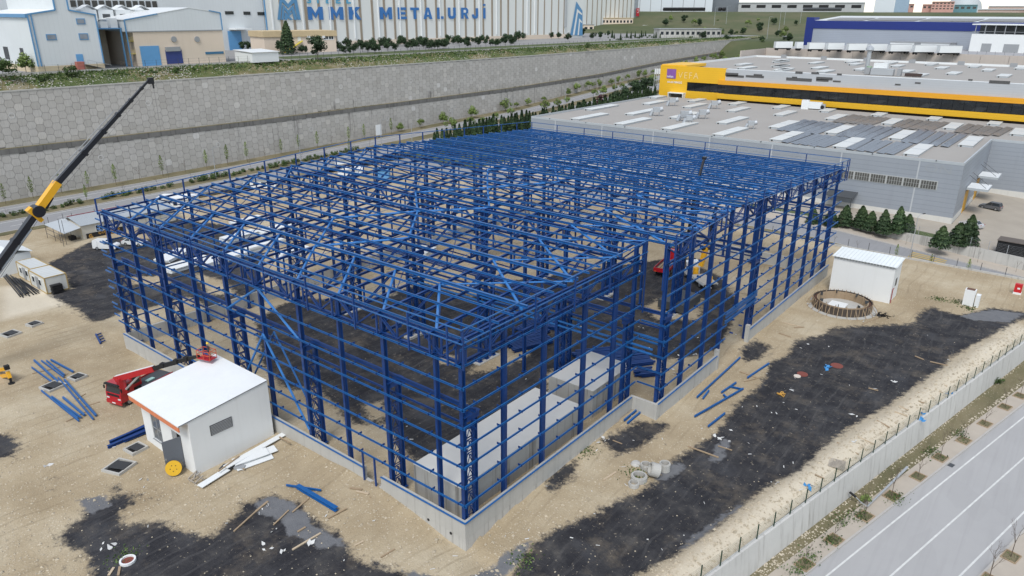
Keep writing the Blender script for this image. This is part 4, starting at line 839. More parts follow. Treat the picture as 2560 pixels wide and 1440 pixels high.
vn = gp(268, 622); car('white_van', 'white panel van parked in front of the site office', (vn.x, vn.y, vn.z), th-.1, CARWHITE, 'van', cat='van')
cw = gp(338, 612); car('white_car', 'white saloon car parked behind the corner column of the hall', (cw.x, cw.y, cw.z), th-.2, CARWHITE, 'sedan')
p = at(2475, 524, z=zyard(20)); car('grey_suv', 'dark grey estate car parked in the warehouse yard', (p.x, p.y, zyard(p.x)), math.radians(168), CARGREY, 'suv')
p = at(2425, 570, z=-.5); car('silver_car', 'silver car mostly hidden behind the yard conifers', (p.x, p.y+1.5, zyard(p.x)), math.radians(160), CARSILV, 'sedan')
# ---------------- red truck with telescopic boom and basket
def truck_cab(t, x0, w, h0, h1, paint, L=1.75):      # cab from x0 (rear) to x0+L (front), local
    part(side([(x0,h0),(x0,h1),(x0+.25,h1+.02),(x0+L-.28,h1),(x0+L-.02,h0+1.15),(x0+L,h0+1.0),(x0+L+.03,h0)], w/2), 'cab', paint, t, False)
    part(MB().slab([(x0+L-.27,-w*.44,h1-.08),(x0+L-.27,w*.44,h1-.08),(x0+L-.015,w*.46,h0+1.12),(x0+L-.015,-w*.46,h0+1.12)], (.035,0,.01)), 'windscreen', GLASS, t, False)
    part(MB().bb(x0+L-.2, x0+L+.1, -w*.47, w*.47, h1-.06, h1+.08), 'sun_visor', BLACK, t, False)
    for s_ in (-1, 1):
        part(MB().slab([(x0+.55,s_*w/2,h1-.15),(x0+L-.3,s_*w/2,h1-.15),(x0+L-.1,s_*w/2,h0+1.15),(x0+.55,s_*w/2,h0+1.15)], (0,s_*.02,0)), 'side_window', GLASS, t, False)
        part(MB().box((x0+L+.02, s_*(w/2-.3), h0+.42), (.08,.4,.16)), 'headlight', glassy('lamp_lens'), t, False); part(MB().box((x0+L-.05, s_*(w/2+.16), h1-.5), (.12,.12,.4)), 'mirror', BLACK, t, False)
    part(MB().bb(x0+L, x0+L+.12, -w/2, w/2, h0-.25, h0+.12), 'bumper', paint, t, False); part(MB().bb(x0+L+.03, x0+L+.05, -w*.38, w*.38, h0+.7, h0+.95), 'grille', BLACK, t, False); part(MB().bb(x0+L+.12, x0+L+.14, -.26, .26, h0-.15, h0-.03), 'number_plate', WHITE, t, False)
hd = Vector((.26, -.965, 0)); fr_ = gp(288, 1018); ct = fr_-hd*3.6; rzt = math.atan2(hd.y, hd.x)
rt = thing('red_boom_truck', 'red truck with raised telescopic boom and work basket behind the white hut', 'truck', (ct.x, ct.y, gh(ct.x, ct.y)), rzt)
truck_cab(rt, 1.75, 2.35, .65, 2.75, RED)
part(MB().bb(-3.5, 3.2, -.45, .45, .62, .9), 'chassis', BLACK, rt, False); part(MB().bb(-3.6, .3, -1.15, 1.15, .98, 1.12), 'deck', DGREY, rt, False)
for x in (-2.5, 2.5):
    for y in (-.98, .98): wheel(rt, x, y, .5, .3)
for s_ in (-1, 1): part(MB().bb(-3.6, .3, s_*1.15-.03, s_*1.15+.03, 1.12, 1.3), 'side_rail', RED, rt, False)
part(MB().box((-1.2, .2, 1.2), (1.0, .5, .1)), 'toolbox_glass', mat('pale_teal_glass', (.35,.55,.5), .2), rt, False)
part(MB().tube((.7, 0, .95), (.7, 0, 1.35), .6, 16), 'turntable', BLACK, rt, False)
part(side([(.1,1.35),(.1,2.7),(.35,2.85),(1.25,2.8),(1.5,2.0),(1.5,1.35)], .42), 'operator_cab', RED, rt, False)
for s_ in (-1, 1): part(MB().slab([(.3,s_*.42,2.6),(1.15,s_*.42,2.6),(1.35,s_*.42,1.75),(.3,s_*.42,1.75)], (0,s_*.02,0)), 'operator_window', GLASS, rt, False)
g = MB()
for k in range(5): g.bb(.35+k*.17, .41+k*.17, -.35, .35, 2.88, 2.93)
part(g, 'roof_guard', BLACK, rt, False)
Bs = at(300, 944, z=3.55); Bm = at(392, 925, y=-3.2); Be = at(498, 890, y=-2.3)
Bm = Bs.lerp(Be, .44); dB = (Be-Bs).normalized()
part(MB().beam(Bs-dB*.6, Bm, .5, .62), 'boom_base', RED, rt); part(MB().beam(Bs-dB*.6+Vector((0,0,.34)), Bm+Vector((0,0,.34)), .3, .05), 'boom_top_plate', WHITE_M, rt)
part(MB().beam(Bm-dB*.5, Bm.lerp(Be, .5), .34, .42), 'boom_section', BLACK, rt); part(MB().beam(Bm.lerp(Be, .5), Be, .26, .32), 'boom_section', BLACK, rt)
part(MB().beam(Bm.lerp(Be, .12)+Vector((0,0,.3)), Bm.lerp(Be, .9)+Vector((0,0,.22)), .06, .06), 'hose_guide', DGREY, rt)
for f in (.2, .5, .72): q = Bm.lerp(Be, f); part(MB().box((q.x, q.y, q.z+.1), (.45,.45,.5), .4), 'boom_collar', BLACK, rt)
part(MB().beam(Vector((Bs.x, Bs.y, 1.6)), Bs, .7, .7), 'boom_pedestal', RED, rt); part(MB().tube(Vector((Bs.x, Bs.y, 2.0))+dB*.5, Bs.lerp(Bm, .6)+Vector((0,0,-.25)), .11), 'lift_ram', GALV, rt)
bk = Be+dB*.95; bs = part(MB().box((bk.x, bk.y, bk.z-.45), (1.7, 1.0, .08), .3), 'basket_floor', RED, rt)
ORANGE = mat('basket_orange', (.55,.09,.03), .5)
for z in (.05, .5): 
    for (ax_, ay_), (bx_, by_) in (((-.85,-.5),(.85,-.5)),((.85,-.5),(.85,.5)),((.85,.5),(-.85,.5)),((-.85,.5),(-.85,-.5))):
        R_ = Matrix.Rotation(.3, 3, 'Z'); part(MB().tube(bk+R_ @ Vector((ax_,ay_,z)), bk+R_ @ Vector((bx_,by_,z)), .035, 6), 'basket_rail', ORANGE, bs)
for x, y in ((-.85,-.5),(0,-.5),(.85,-.5),(.85,.5),(0,.5),(-.85,.5)): R_ = Matrix.Rotation(.3, 3, 'Z'); part(MB().tube(bk+R_ @ Vector((x,y,-.45)), bk+R_ @ Vector((x,y,.5)), .035, 6), 'basket_post', ORANGE, bs)
# ---------------- people
SKIN = mat('skin', (.42,.24,.16), .6, .1, 5)
def person(label, loc, rz, shirt, legs, helmet=None, pose='stand', group='site workers'):
    t = thing('person', label, 'person', loc, rz, group)
    J = {'pel':(0,0,.95),'belly':(.02,0,1.12),'chest':(.03,0,1.36),'neck':(.02,0,1.50),'head':(.05,0,1.64),'crown':(.05,0,1.74),
         'shL':(.02,.18,1.42),'elL':(.1,.25,1.17),'haL':(.3,.2,1.05),'fiL':(.37,.19,1.03),'shR':(.02,-.18,1.42),'elR':(.08,-.26,1.16),'haR':(.27,-.22,1.0),'fiR':(.34,-.2,.97),
         'hiL':(0,.1,.9),'knL':(.06,.12,.5),'anL':(0,.13,.09),'toL':(.17,.14,.05),'hiR':(0,-.1,.9),'knR':(.02,-.12,.5),'anR':(-.08,-.13,.09),'toR':(.09,-.15,.05)}
    R = {'pel':.145,'belly':.14,'chest':.155,'neck':.06,'head':.095,'crown':.07,'shL':.075,'elL':.05,'haL':.038,'fiL':.03,'shR':.075,'elR':.05,'haR':.038,'fiR':.03,'hiL':.095,'knL':.065,'anL':.045,'toL':.04,'hiR':.095,'knR':.065,'anR':.045,'toR':.04}
    E = [('pel','belly'),('belly','chest'),('chest','neck'),('neck','head'),('head','crown'),('chest','shL'),('shL','elL'),('elL','haL'),('haL','fiL'),('chest','shR'),('shR','elR'),('elR','haR'),('haR','fiR'),('pel','hiL'),('hiL','knL'),('knL','anL'),('anL','toL'),('pel','hiR'),('hiR','knR'),('knR','anR'),('anR','toR')]
    ks = list(J); me = bpy.data.meshes.new('body'); me.from_pydata([J[k] for k in ks], [(ks.index(a), ks.index(b)) for a, b in E], [])
    m, n, b = _nodes('worker_clothes'); tc = N(n, 'ShaderNodeTexCoord'); sp = N(n, 'ShaderNodeSeparateXYZ'); n.links.new(tc.outputs['Object'], sp.inputs[0])
    c = mixc(n, mth(n, 'GREATER_THAN', sp.outputs[2], .96), legs, shirt); c = mixc(n, mth(n, 'GREATER_THAN', sp.outputs[2], 1.5), c, (.42,.24,.16)); c = mixc(n, mth(n, 'LESS_THAN', sp.outputs[2], .12), c, (.03,.025,.02))
    c = mixc(n, mth(n, 'MULTIPLY', mth(n, 'GREATER_THAN', sp.outputs[0], .245), mth(n, 'GREATER_THAN', sp.outputs[2], .8)), c, (.42,.24,.16)); n.links.new(c, b.inputs['Base Color']); b.inputs['Roughness'].default_value = .8
    me.materials.append(m); o = bpy.data.objects.new('body', me); COL.objects.link(o); o.parent = t
    sk = o.modifiers.new('skin', 'SKIN'); sl = me.skin_vertices[0].data if me.skin_vertices else None
    if sl is None:
        me.skin_vertices.new() if hasattr(me.skin_vertices, 'new') else None; sl = me.skin_vertices[0].data
    for k, s_ in zip(ks, sl): s_.radius = (R[k], R[k]); s_.use_root = (k == 'pel')
    sk.use_smooth_shade = True; ss = o.modifiers.new('sub', 'SUBSURF'); ss.levels = ss.render_levels = 1
    if helmet: part(MB().lathe((.05,0,1.69), [(.155,-.02),(.125,0),(.118,.06),(.08,.115),(.0,.135)], 12), 'helmet', mat('helmet_'+helmet, {'yellow':(.75,.5,.02),'white':(.75,.75,.72)}[helmet], .35), t, False, smooth=True)
    part(MB().box((.15,0,1.63), (.03,.03,.04)), 'nose', SKIN, t, False)
    return t
w1 = person('worker in dark red jacket and yellow helmet standing behind the red truck boom', (Bs.x-.9, Bs.y+.75, 1.42+gh(ct.x, ct.y)), -.5, (.07,.012,.02), (.02,.02,.03), 'yellow')
part(MB().box((w1.location.x, w1.location.y, 1.38+gh(ct.x, ct.y)), (1.0, 1.0, .08), .2), 'standing_plate', DGREY, rt)
person('worker with yellow helmet standing in the orange basket', (bk.x+.25, bk.y+.1, bk.z-.41), 1.2, (.035,.03,.04), (.03,.03,.04), 'yellow')
for u, v, lb in ((1597, 702, 'dark clothed worker standing behind the red flatbed inside the hall'), (1472, 630, 'worker in dark clothes far inside the hall below the roof')):
    p = gp(u, v); person(lb, (p.x, p.y, p.z), 2.0, (.03,.03,.04), (.03,.03,.05), 'white' if u > 1500 else None)
# ---------------- tall yellow and black crane at the left edge
XC = -66.0
ck = thing('yellow_crane', 'tall knuckle boom crane with black sections and yellow elbow at the left edge', 'crane', (XC, -20, 0))
E1 = at(88, 535, x=XC); P0 = at(0, 655, x=XC); T1 = at(374, 198, x=XC); K0 = at(138, 462, x=XC); d0 = (E1-P0).normalized(); base = E1-d0*((E1.z-3.2)/d0.z); d1 = (T1-K0).normalized()
CB = mat('crane_black_paint', (.018,.018,.022), .35, .2, 1)
part(MB().beam(base, E1, .7, .85, (1,0,0)), 'main_arm', CB, ck); part(MB().tube(base+d0*2+Vector((0,.75,-.2)), E1-d0*2+Vector((0,.62,-.3)), .16), 'arm_ram', GALV, ck)
for f in (.35, .62, .8): part(MB().beam(base.lerp(E1, f), base.lerp(E1, f)+d0*.4, .85, 1.05, (1,0,0)), 'arm_collar', CB, ck)
el = at(92, 540, x=XC); part(MB().beam(at(70, 522, x=XC), at(98, 545, x=XC), .7, .9, (1,0,0)), 'elbow_bracket', YELLOW, ck); part(MB().beam(at(86, 535, x=XC), at(104, 552, x=XC), .5, .7, (1,0,0)), 'elbow_lug', YELLOW, ck)
part(MB().tube(Vector((XC-.7, *at(93, 527, x=XC).yz)), Vector((XC+.7, *at(93, 527, x=XC).yz)), .72, 18), 'elbow_pin', CB, ck)
part(MB().beam(at(92, 527, x=XC), K0+d1*.4, .8, 1.0, (1,0,0)), 'jib_base', YELLOW, ck); part(MB().beam(at(112, 520, x=XC), at(128, 492, x=XC), .5, .5, (1,0,0)), 'winch', CB, ck)
L_ = (T1-K0).length; segs = [(0, .30, .66), (.28, .50, .56), (.48, .66, .46), (.64, .80, .38), (.78, .92, .3), (.90, 1.0, .24)]
for i, (a, b, s_) in enumerate(segs):
    part(MB().beam(K0+d1*L_*a, K0+d1*L_*b, s_, s_*1.1, (1,0,0)), 'jib_section', CB, ck)
    part(MB().beam(K0+d1*(L_*b-.35), K0+d1*L_*b, s_*1.25, s_*1.4, (1,0,0)), 'section_collar', CB, ck)
off = Vector((0, -.7, .55)); part(MB().tube(K0+off*.9, K0+d1*L_*.66+off*.75, .055), 'extension_ram', GREY, ck); part(MB().tube(K0+off*.6+Vector((.3,0,0)), K0+d1*L_*.5+off*.6+Vector((.3,0,0)), .045), 'extension_ram', GREY, ck)
part(MB().box(T1+Vector((0,.1,-.2)), (.45, .7, .8)), 'head_sheave', CB, ck); hk = T1+Vector((0,.35,-.6)); part(MB().tube(hk, hk-Vector((0,0,.6)), .12), 'hook_block', CB, ck)
gt = gp(395, 620); part(MB().tube(hk-Vector((0,0,.5)), (hk.x, hk.y, hk.z-14), .012, 4), 'hoist_rope', DGREY, ck); part(MB().tube(K0+Vector((0,.9,-.4)), T1+Vector((0,.4,-.5)), .012, 4), 'hoist_rope', DGREY, ck)
part(MB().tube(E1+Vector((0,.4,-.5)), base+d0*1.5+Vector((0,1.2,-1.0)), .02, 4), 'hose', BLACK, ck)
part(MB().tube(base-Vector((0,0,2)), base+Vector((0,0,.3)), .7, 14), 'slew_column', YELLOW, ck); part(MB().bb(XC-1.25, XC+1.25, -27.5, -14.5, .9, 1.3), 'chassis', DGREY, ck); part(MB().bb(XC-1.2, XC+1.2, -27.6, -25.6, 1.3, 3.0), 'cab', YELLOW, ck)
for y in (-26.4, -18, -16.5):
    for x in (-1.05, 1.05): part(MB().tube((XC+x-.18, y, .52), (XC+x+.18, y, .52), .52, 16), 'wheel', TYRE, ck)
oe = at(22, 926, x=-61.0); of_ = gp(27, 955)
for (u0, v0), (u1, v1), nm in (((-60, 935), (14, 922), 'outrigger_beam'), ((-60, 948), (20, 938), 'outrigger_arm')):
    a, b = at(u0, v0, y=-13.2), at(u1, v1, y=-13.2); part(MB().beam(a, b, .38, .4), nm, YELLOW, ck)
b = at(20, 934, y=-13.2); part(MB().beam(b+Vector((0,0,.3)), Vector((b.x+.3, b.y, .75)), .36, .36, (0,1,0)), 'outrigger_leg', YELLOW, ck); part(MB().beam(Vector((b.x+.3, b.y, .8)), Vector((b.x+.35, b.y, .08)), .24, .24, (0,1,0)), 'outrigger_jack', BLACK, ck); part(MB().tube((b.x+.35, b.y, gh(b.x, b.y)-.02), (b.x+.35, b.y, gh(b.x, b.y)+.1), .35, 14), 'outrigger_pad', BLACK, ck)
part(MB().box(at(18, 923, y=-13.2)+Vector((0,0,.25)), (.5,.5,.5)), 'hydraulic_block', BLACK, ck)
# ---------------- vehicles inside the hall
p = gp(1662, 690); h_ = math.atan2(at(1640, 690, z=0).y-at(1700, 660, z=0).y, at(1640, 690, z=0).x-at(1700, 660, z=0).x)
fb = thing('red_flatbed_truck', 'red flatbed truck standing inside the hall, loaded with timber', 'truck', (p.x-1, p.y+3, 0), math.radians(100))
part(MB().bb(-4, 3.6, -.45, .45, .6, .95), 'chassis', BLACK, fb, False); part(MB().bb(-4.2, 1.9, -1.22, 1.22, 1.0, 1.15), 'deck', DGREY, fb, False)
for s_ in (-1, 1): part(MB().bb(-4.2, 1.9, s_*1.22-.03, s_*1.22+.03, 1.0, 1.55), 'side_board', RED, fb, False)
part(MB().bb(-4.26, -4.2, -1.22, 1.22, .85, 1.55), 'tail_board', RED, fb, False); truck_cab(fb, 2.1, 2.4, .65, 2.8, RED)
for s_ in (-1, 1): part(MB().box((-4.29, s_*.9, .95), (.05, .35, .15)), 'tail_light', mat('tail_lens_bright', (.6,.08,.02), .3), fb, False)
for x in (-2.8, -1.6, 2.8):
    for y in (-1, 1): wheel(fb, x, y, .5, .3)
for k in range(7): part(MB().beam((-3.8, -.8+k*.25, 1.3+.1*(k % 2)), (1.4, -.6+k*.22, 1.35), .14, .12), 'timber_load', WOOD, fb, False)
# white crane truck with yellow boom
c0 = gp(1745, 705); wt = thing('white_crane_truck', 'white crane truck with upright yellow boom inside the right bays of the hall', 'crane truck', (c0.x, c0.y, 0), math.radians(142))
part(MB().bb(-4, 3.4, -.45, .45, .6, .95), 'chassis', BLACK, wt, False); part(MB().bb(-4.2, .4, -1.22, 1.22, 1.0, 1.2), 'deck', mat('pale_deck', (.42,.40,.36), .8, .2, 2), wt, False); part(MB().bb(-4.2, .4, -1.26, -1.22, .8, 1.15), 'side_board', WHITE_M, wt, False); part(MB().bb(-4.2, .4, 1.22, 1.26, .8, 1.15), 'side_board', WHITE_M, wt, False)
truck_cab(wt, 1.9, 2.35, .65, 2.75, CARWHITE)
for x in (-2.6, 2.6):
    for y in (-1, 1): wheel(wt, x, y, .5, .3)
part(MB().tube((1.1,0,.9), (1.1,0,2.1), .45, 12), 'slew_column', YELLOW, wt, False); part(MB().box((-4.6,.6,.75), (.9,.7,.08)), 'tail_step', mat('pale_deck'  , (.4,.4,.4)), wt, False); part(MB().beam((-3.6,-.3,1.2), (-3.6,-.3,2.2), .25, .35), 'stabiliser', YELLOW, wt, False)
b0 = at(1740, 690, y=c0.y); ya = c0.y+.5; b0 = at(1752, 665, y=ya); b1 = at(1769, 605, y=ya+.5); b2 = at(1792, 512, y=ya+1)
part(MB().beam(b0, b1, .6, .75, (1,0,0)), 'boom_base', YELLOW, wt); part(MB().tube(b0.lerp(b1,.75)-Vector((.5,.5,0)), b0.lerp(b1,.75)+Vector((.5,.5,0)), .32, 12), 'boom_pin', BLACK, wt); part(MB().beam(b1, b2, .4, .45, (1,0,0)), 'boom_section', CB, wt)
cg = MB(); gc = at(1750, 690, y=ya)
for k in range(4): cg.tube(gc+Vector((-.5+k*.33, -.5, -.7)), gc+Vector((-.5+k*.33, -.5, .6)), .03, 5)
part(cg, 'operator_cage', YELLOW, wt)
# crane mast tip standing up through the far roof
q0, q1 = at(1740, 470, y=60), at(1761, 395, y=62); pr = Vector((q0.x, q0.y, 0)); lm = thing('lattice_crane', 'thin black crane boom poking up through the far roof bays', 'crane', (q0.x-1, q0.y-2, 0))
part(MB().bb(q0.x-2.5, q0.x+1.5, q0.y-4, q0.y+2, .4, 1.6), 'carrier', DGREY, lm); part(MB().beam((q0.x-.6, q0.y-1.2, 1.6), q0, .4, .4), 'boom_base', CB, lm); part(MB().beam(q0, q1, .28, .32), 'boom_section', CB, lm); part(MB().box(q1, (.5,.5,.35)), 'boom_head', CB, lm)
for dx, dy in ((-1.2,-3),(-1.2,1),(.8,-3),(.8,1)): part(MB().tube((q0.x+dx-.15,q0.y+dy,.45),(q0.x+dx+.15,q0.y+dy,.45),.45,12), 'wheel', TYRE, lm)
# ================================================================ STREET SIDE
rw = thing('street_retaining_wall', 'long pale board marked concrete retaining wall along the right hand street', 'retaining wall', tuple(fpt(30, 0, -3)))
SHUT = mat('board_marked_concrete', (.56,.55,.52), .88, .12, .9, .3, 8, streak=.7, dirt=(.30,.285,.26), tint=.22)
for k in range(-9, 13):
    a, b = fpt(k*8+.02, 0), fpt(k*8+7.98, 0); q = MB()
    prof = [(-.25, .2), (.12, .2), (.42, -3.1), (-.25, -3.1)]
    vs = [a+FN*o+Vector((0,0,z)) for o, z in prof]+[b+FN*o+Vector((0,0,z)) for o, z in prof]
    q.add(vs, [(0,1,2,3),(7,6,5,4)]+[(i,4+i,4+(i+1)%4,(i+1)%4) for i in range(4)]); part(q, 'wall_panel', SHUT, rw)
GREENP = mat('dark_green_post', (.012,.04,.022), .5, .2, 3)
fn = thing('green_mesh_fence', 'low green mesh fence on posts along the top of the street wall', 'fence', tuple(fpt(30, -.05, .2)))
m, n, b = _nodes('fence_mesh'); b.inputs['Base Color'].default_value = (.02,.06,.035,1); b.inputs['Roughness'].default_value = .5; MESH = m
pp = []
for k in range(40):
    s_ = 3.3+k*2.53
    if s_ > 93: break
    p = fpt(s_, -.08, .2); part(MB().beam(p, p+Vector((0,0,1.5)), .08, .08), 'fence_post', GREENP, fn); pp.append(p)
wm = MB()
for a, b_ in zip(pp[:-1], pp[1:]):
    for z in np.linspace(.05, 1.42, 8): wm.beam(a+Vector((0,0,z)), b_+Vector((0,0,z)), .006, .006)
    for t_ in np.linspace(.05, .95, 14): q = a.lerp(b_, t_); wm.beam(q+Vector((0,0,.05)), q+Vector((0,0,1.42)), .005, .005)
part(wm, 'wire_mesh', MESH, fn, kind='stuff')
# drain, fallen lamp post
p = at(2378, 1163, z=-2.99); solo(MB().box((p.x, p.y, -2.985), (.5, .75, .02), -.23), 'drain_grate', DGREY, 'small rectangular drain grate in the gutter of the street', 'drain')
lp = thing('fallen_lamp_post', 'grey lamp post lying fallen along the street planting strip', 'lamp post', tuple(at(2200, 1230, z=-2.7)))
a, b_ = at(2168, 1266, z=-2.35), at(2268, 1168, z=-2.35); part(MB().tube(a, b_, .07, 8, .14), 'pole', GALV, lp); c = at(2140, 1243, z=-2.0); part(MB().path([a, a.lerp(c, .5)+Vector((0,0,-.1)), c], .04), 'arm', GALV, lp); part(MB().beam(c, c+(c-a).normalized()*.7, .22, .12), 'lamp_head', BLACK, lp)
# ================================================================ GREY WAREHOUSE
def lined(name, col, spacing, rough=.5, streak=.12, dark=.75, axis=2, vert=0):
    """sandwich panel wall: fine joints every few decimetres as relief"""
    m, n, b = _nodes(name); p = pos(n); sx = N(n, 'ShaderNodeSeparateXYZ'); n.links.new(p, sx.inputs[0])
    w = mth(n, 'PINGPONG', mth(n, 'MULTIPLY', sx.outputs[axis], 1/spacing), .5); g = mth(n, 'GREATER_THAN', w, .035)
    c = mixc(n, noise(n, p, .12, 5), k3(col, .92), k3(col, 1.08)); s_ = noise(n, stretch(n, p, (.7, .7, .04)), 1, 4, .7)
    c = mixc(n, mth(n, 'MULTIPLY', mth(n, 'SUBTRACT', s_, .5, True), streak*5, True), c, k3(col, .6)); c = mixc(n, g, k3(col, dark), c)
    n.links.new(c, b.inputs['Base Color']); b.inputs['Roughness'].default_value = rough; bumpn(n, b, g, .5, .02); MATS[name] = m; return m
GP = lined('grey_cladding', (.285,.31,.345), 1.0); GR = mat('roof_membrane', (.33,.31,.285), .9, .1, .08, .1, 8, streak=0)
wh = thing('grey_warehouse', 'long low grey clad warehouse with flat beige roof behind the hall', 'warehouse', (-43, 178, 0))
A0, A1, B0, B1, ZR = -98.8, 13.2, 138.4, 217.5, 12.1
part(MB().bb(A0, A1, B0, B1, 1.0, ZR), 'wall', GP, wh); part(MB().bb(A0-.02, A1+.02, B0-.05, B1, -2.5, 1.0), 'base_wall', mat('white_base', (.60,.59,.55), .8, .08, .5, streak=.15), wh)
part(MB().bb(A1+.02, 62, 178.4, B1, -2.5, ZR), 'annex_wall', GP, wh); part(MB().bb(A1+.04, 62, 178.33, B1, -2.5, .6), 'annex_base', MATS['white_base'], wh)
part(MB().bb(A0+.3, A1-.3, B0+.3, B1, ZR, ZR+.02), 'roof', GR, wh); part(MB().bb(A1-.28, 62, 178.7, B1, ZR, ZR+.02), 'annex_roof', GR, wh)
PAR = mat('parapet_cap', (.40,.43,.45), .5, .08, 1)
for a in ((A0, A1, B0, B0+.3), (A0, A0+.3, B0+.3, B1), (A1-.3, A1, B0+.3, 178.4), (A1, 62, 178.4, 178.7)): part(MB().bb(*a, ZR+.001, ZR+.55), 'parapet', PAR, wh)
for x in np.linspace(-90, 5, 7): part(MB().bb(x-.14, x+.14, B0-.06, B0-.002, 1.0, ZR-.02), 'joint_strip', mat('pale_joint', (.46,.48,.5), .5), wh)
for x in np.linspace(-92, 8, 9): part(MB().tube((x, B0+.4, ZR+.45), (x, B0-.15, ZR+.45), .12, 8), 'scupper', DGREY, wh)
p0, p1 = at(2060, 418, y=B0-.1), at(2341, 476, y=B0-.1); z1 = at(2341, 453, y=B0-.1).z; z0 = p1.z
nsec = 7; xs = np.linspace(p0.x, p1.x, nsec+1)
for a, b in zip(xs[:-1], xs[1:]):
    wf = part(MB().bb(a, b, B0-.08, B0-.002, z0, z1), 'window', mat('window_frame_grey', (.42,.43,.42), .5), wh)
    for i in range(6):
        for j in range(2):
            w_ = (b-a-.3)/6; h_ = (z1-z0-.2)/2; part(MB().bb(a+.18+i*w_, a+.10+(i+1)*w_, B0-.1, B0-.08, z0+.1+j*h_, z0+.04+(j+1)*h_), 'pane', glassy('warehouse_pane', (.09,.09,.085), .15), wf)
text('ON', wh, at(2308, 428, y=B0-.01), (1,0,0), (0,0,1), 1.7, mat('faded_lettering', (.30,.32,.34), .6), ext=.01, bold=-.01, sx=1.4)
for (u, v), lb in (((2412, 500), 0), ((2468, 440), 1)):
    yy = (152.5, 168.5)[lb]; zt = 4.6
    part(MB().bb(A1, A1+.08, yy-2.2, yy+2.2, zyard(14), zt), 'roller_door', mat('door_yellow', (.62,.33,.02), .5, .1, 1), wh)
    cp = part(MB().bb(A1+.1, A1+4.2, yy-3.2, yy+3.2, zt+.6, zt+1.1), 'canopy', PAR, wh); part(MB().bb(A1+.15, A1+4.1, yy-3.1, yy+3.1, zt+1.1, zt+1.13), 'canopy_top', WHITE_M, cp)
    for dy in (-2, 2): part(MB().tube((A1+.05, yy+dy, zt+3.6), (A1+3.6, yy+dy, zt+1.15), .05, 6), 'tie_rod', DGREY, cp)
part(MB().box((A1+1.2, 151, 3.2), (.3,.3,.2)), 'lamp', WHITE, wh)
SKYL = mat('skylight_sheet', (.58,.59,.57), .4, .05, .5)
def skylight(x, y, L, W, zr_, lb, grp):
    t = thing('roof_skylight', lb, 'skylight', (x, y, zr_), 0, grp)
    part(MB().bb(-W/2, W/2, 0, L, .02, .42), 'kerb', PAR, t, False); part(MB().slab([(-W/2-.08, -.08, .43), (W/2+.08, -.08, .43), (W/2+.08, L+.08, .43), (-W/2-.08, L+.08, .43)], (0,0,.1)), 'sheet', SKYL, t, False)
    part(MB().tube((-W*.3, -.05, .22), (-W*.3, .1, .22), .22, 8), 'vent', BLACK, t, False)
    part(MB().bb(-W/2-.1, W/2+.1, L*.48, L*.5, .53, .56), 'seam', PAR, t, False)
S1 = [(1426,300),(1461,276),(1562,288),(1535,313),(1605,262),(1623,246),(1672,297),(1653,325),(1718,255),(1706,270),(1820,263),(1815,280),(1791,310),(1781,340)]
S1 += [(1880+a*.467, 20+b*.467) for a, b in ((105,540),(115,578),(88,645),(95,712),(357,558),(390,600),(390,675),(432,750),(636,580),(693,625),(730,705),(810,790),(934,602),(1022,650),(1104,742),(1258,628),(1380,683))]
pts = sorted([at(u, v, z=ZR) for u, v in S1], key=lambda p: (round(p.x/14), p.y)); gsn = 0
for k, p in enumerate(pts):
    L = min(16.5, B1-1.5-p.y); skylight(p.x+1.4, max(p.y, B0+1.0), L if p.y < 170 else min(L, 13), 3.0, ZR, 'white skylight strip, %s from the left on the beige roof' % ORD[k], 'skylights on the beige warehouse roof')
SOL = mat('solar_cell', (.11,.125,.15), .4, .2, 1.5, coat=.2); SOLB = mat('dusty_solar_cell', (.16,.145,.13), .45, .25, .3, coat=.1)
G = [('lower left', [(145,657),(190,661),(235,667),(280,672),(328,676)], (150,-55), 0), ('middle', [(462,690),(510,693),(560,697),(606,703),(657,708)], (135,-62), 0), ('right hand', [(812,722),(862,726),(915,733),(968,739),(1028,744)], (110,-68), 0),
     ('upper left brownish', [(443,612),(480,617),(528,620),(575,624),(617,628)], (115,-37), 1), ('upper middle brownish', [(757,640),(803,645),(850,650),(897,654),(944,656)], (100,-42), 1), ('upper right brownish', [(1097,668),(1145,673),(1195,680),(1246,683),(1302,685)], (80,-43), 1),
     ('front left', [(172,722),(222,730),(272,735),(318,742),(368,746)], (140,-50), 0), ('front right', [(522,760),(572,768),(625,772),(683,780),(735,785)], (110,-58), 0)]
for gname, ss, vec, br in G:
    for k, (a, b) in enumerate(ss):
        p = at(1880+a*.467, 20+b*.467, z=ZR+.15); q = at(1880+(a+vec[0])*.467, 20+(b+vec[1])*.467, z=ZR+.15); L = (q-p).length; d = (q-p).normalized()
        t = thing('solar_panel_row', '%s row from the left in the %s solar array' % (ORD[k], gname), 'solar panels', tuple(p), 0, 'solar panel rows on the warehouse roof')
        n_ = max(4, int(L/1.7)); sd_ = Vector((d.y, -d.x, 0))
        for i in range(n_):
            c = p+d*(L*(i+.5)/n_)+Vector((0,0,.12)); hl = L/n_/2*.93; w_ = sd_*.85
            part(MB().slab([c-d*hl-w_+Vector((0,0,.16)), c+d*hl-w_+Vector((0,0,.16)), c+d*hl+w_+Vector((0,0,-.08)), c-d*hl+w_+Vector((0,0,-.08))], (0,0,.05)), 'solar_panel', SOLB if br else SOL, t)
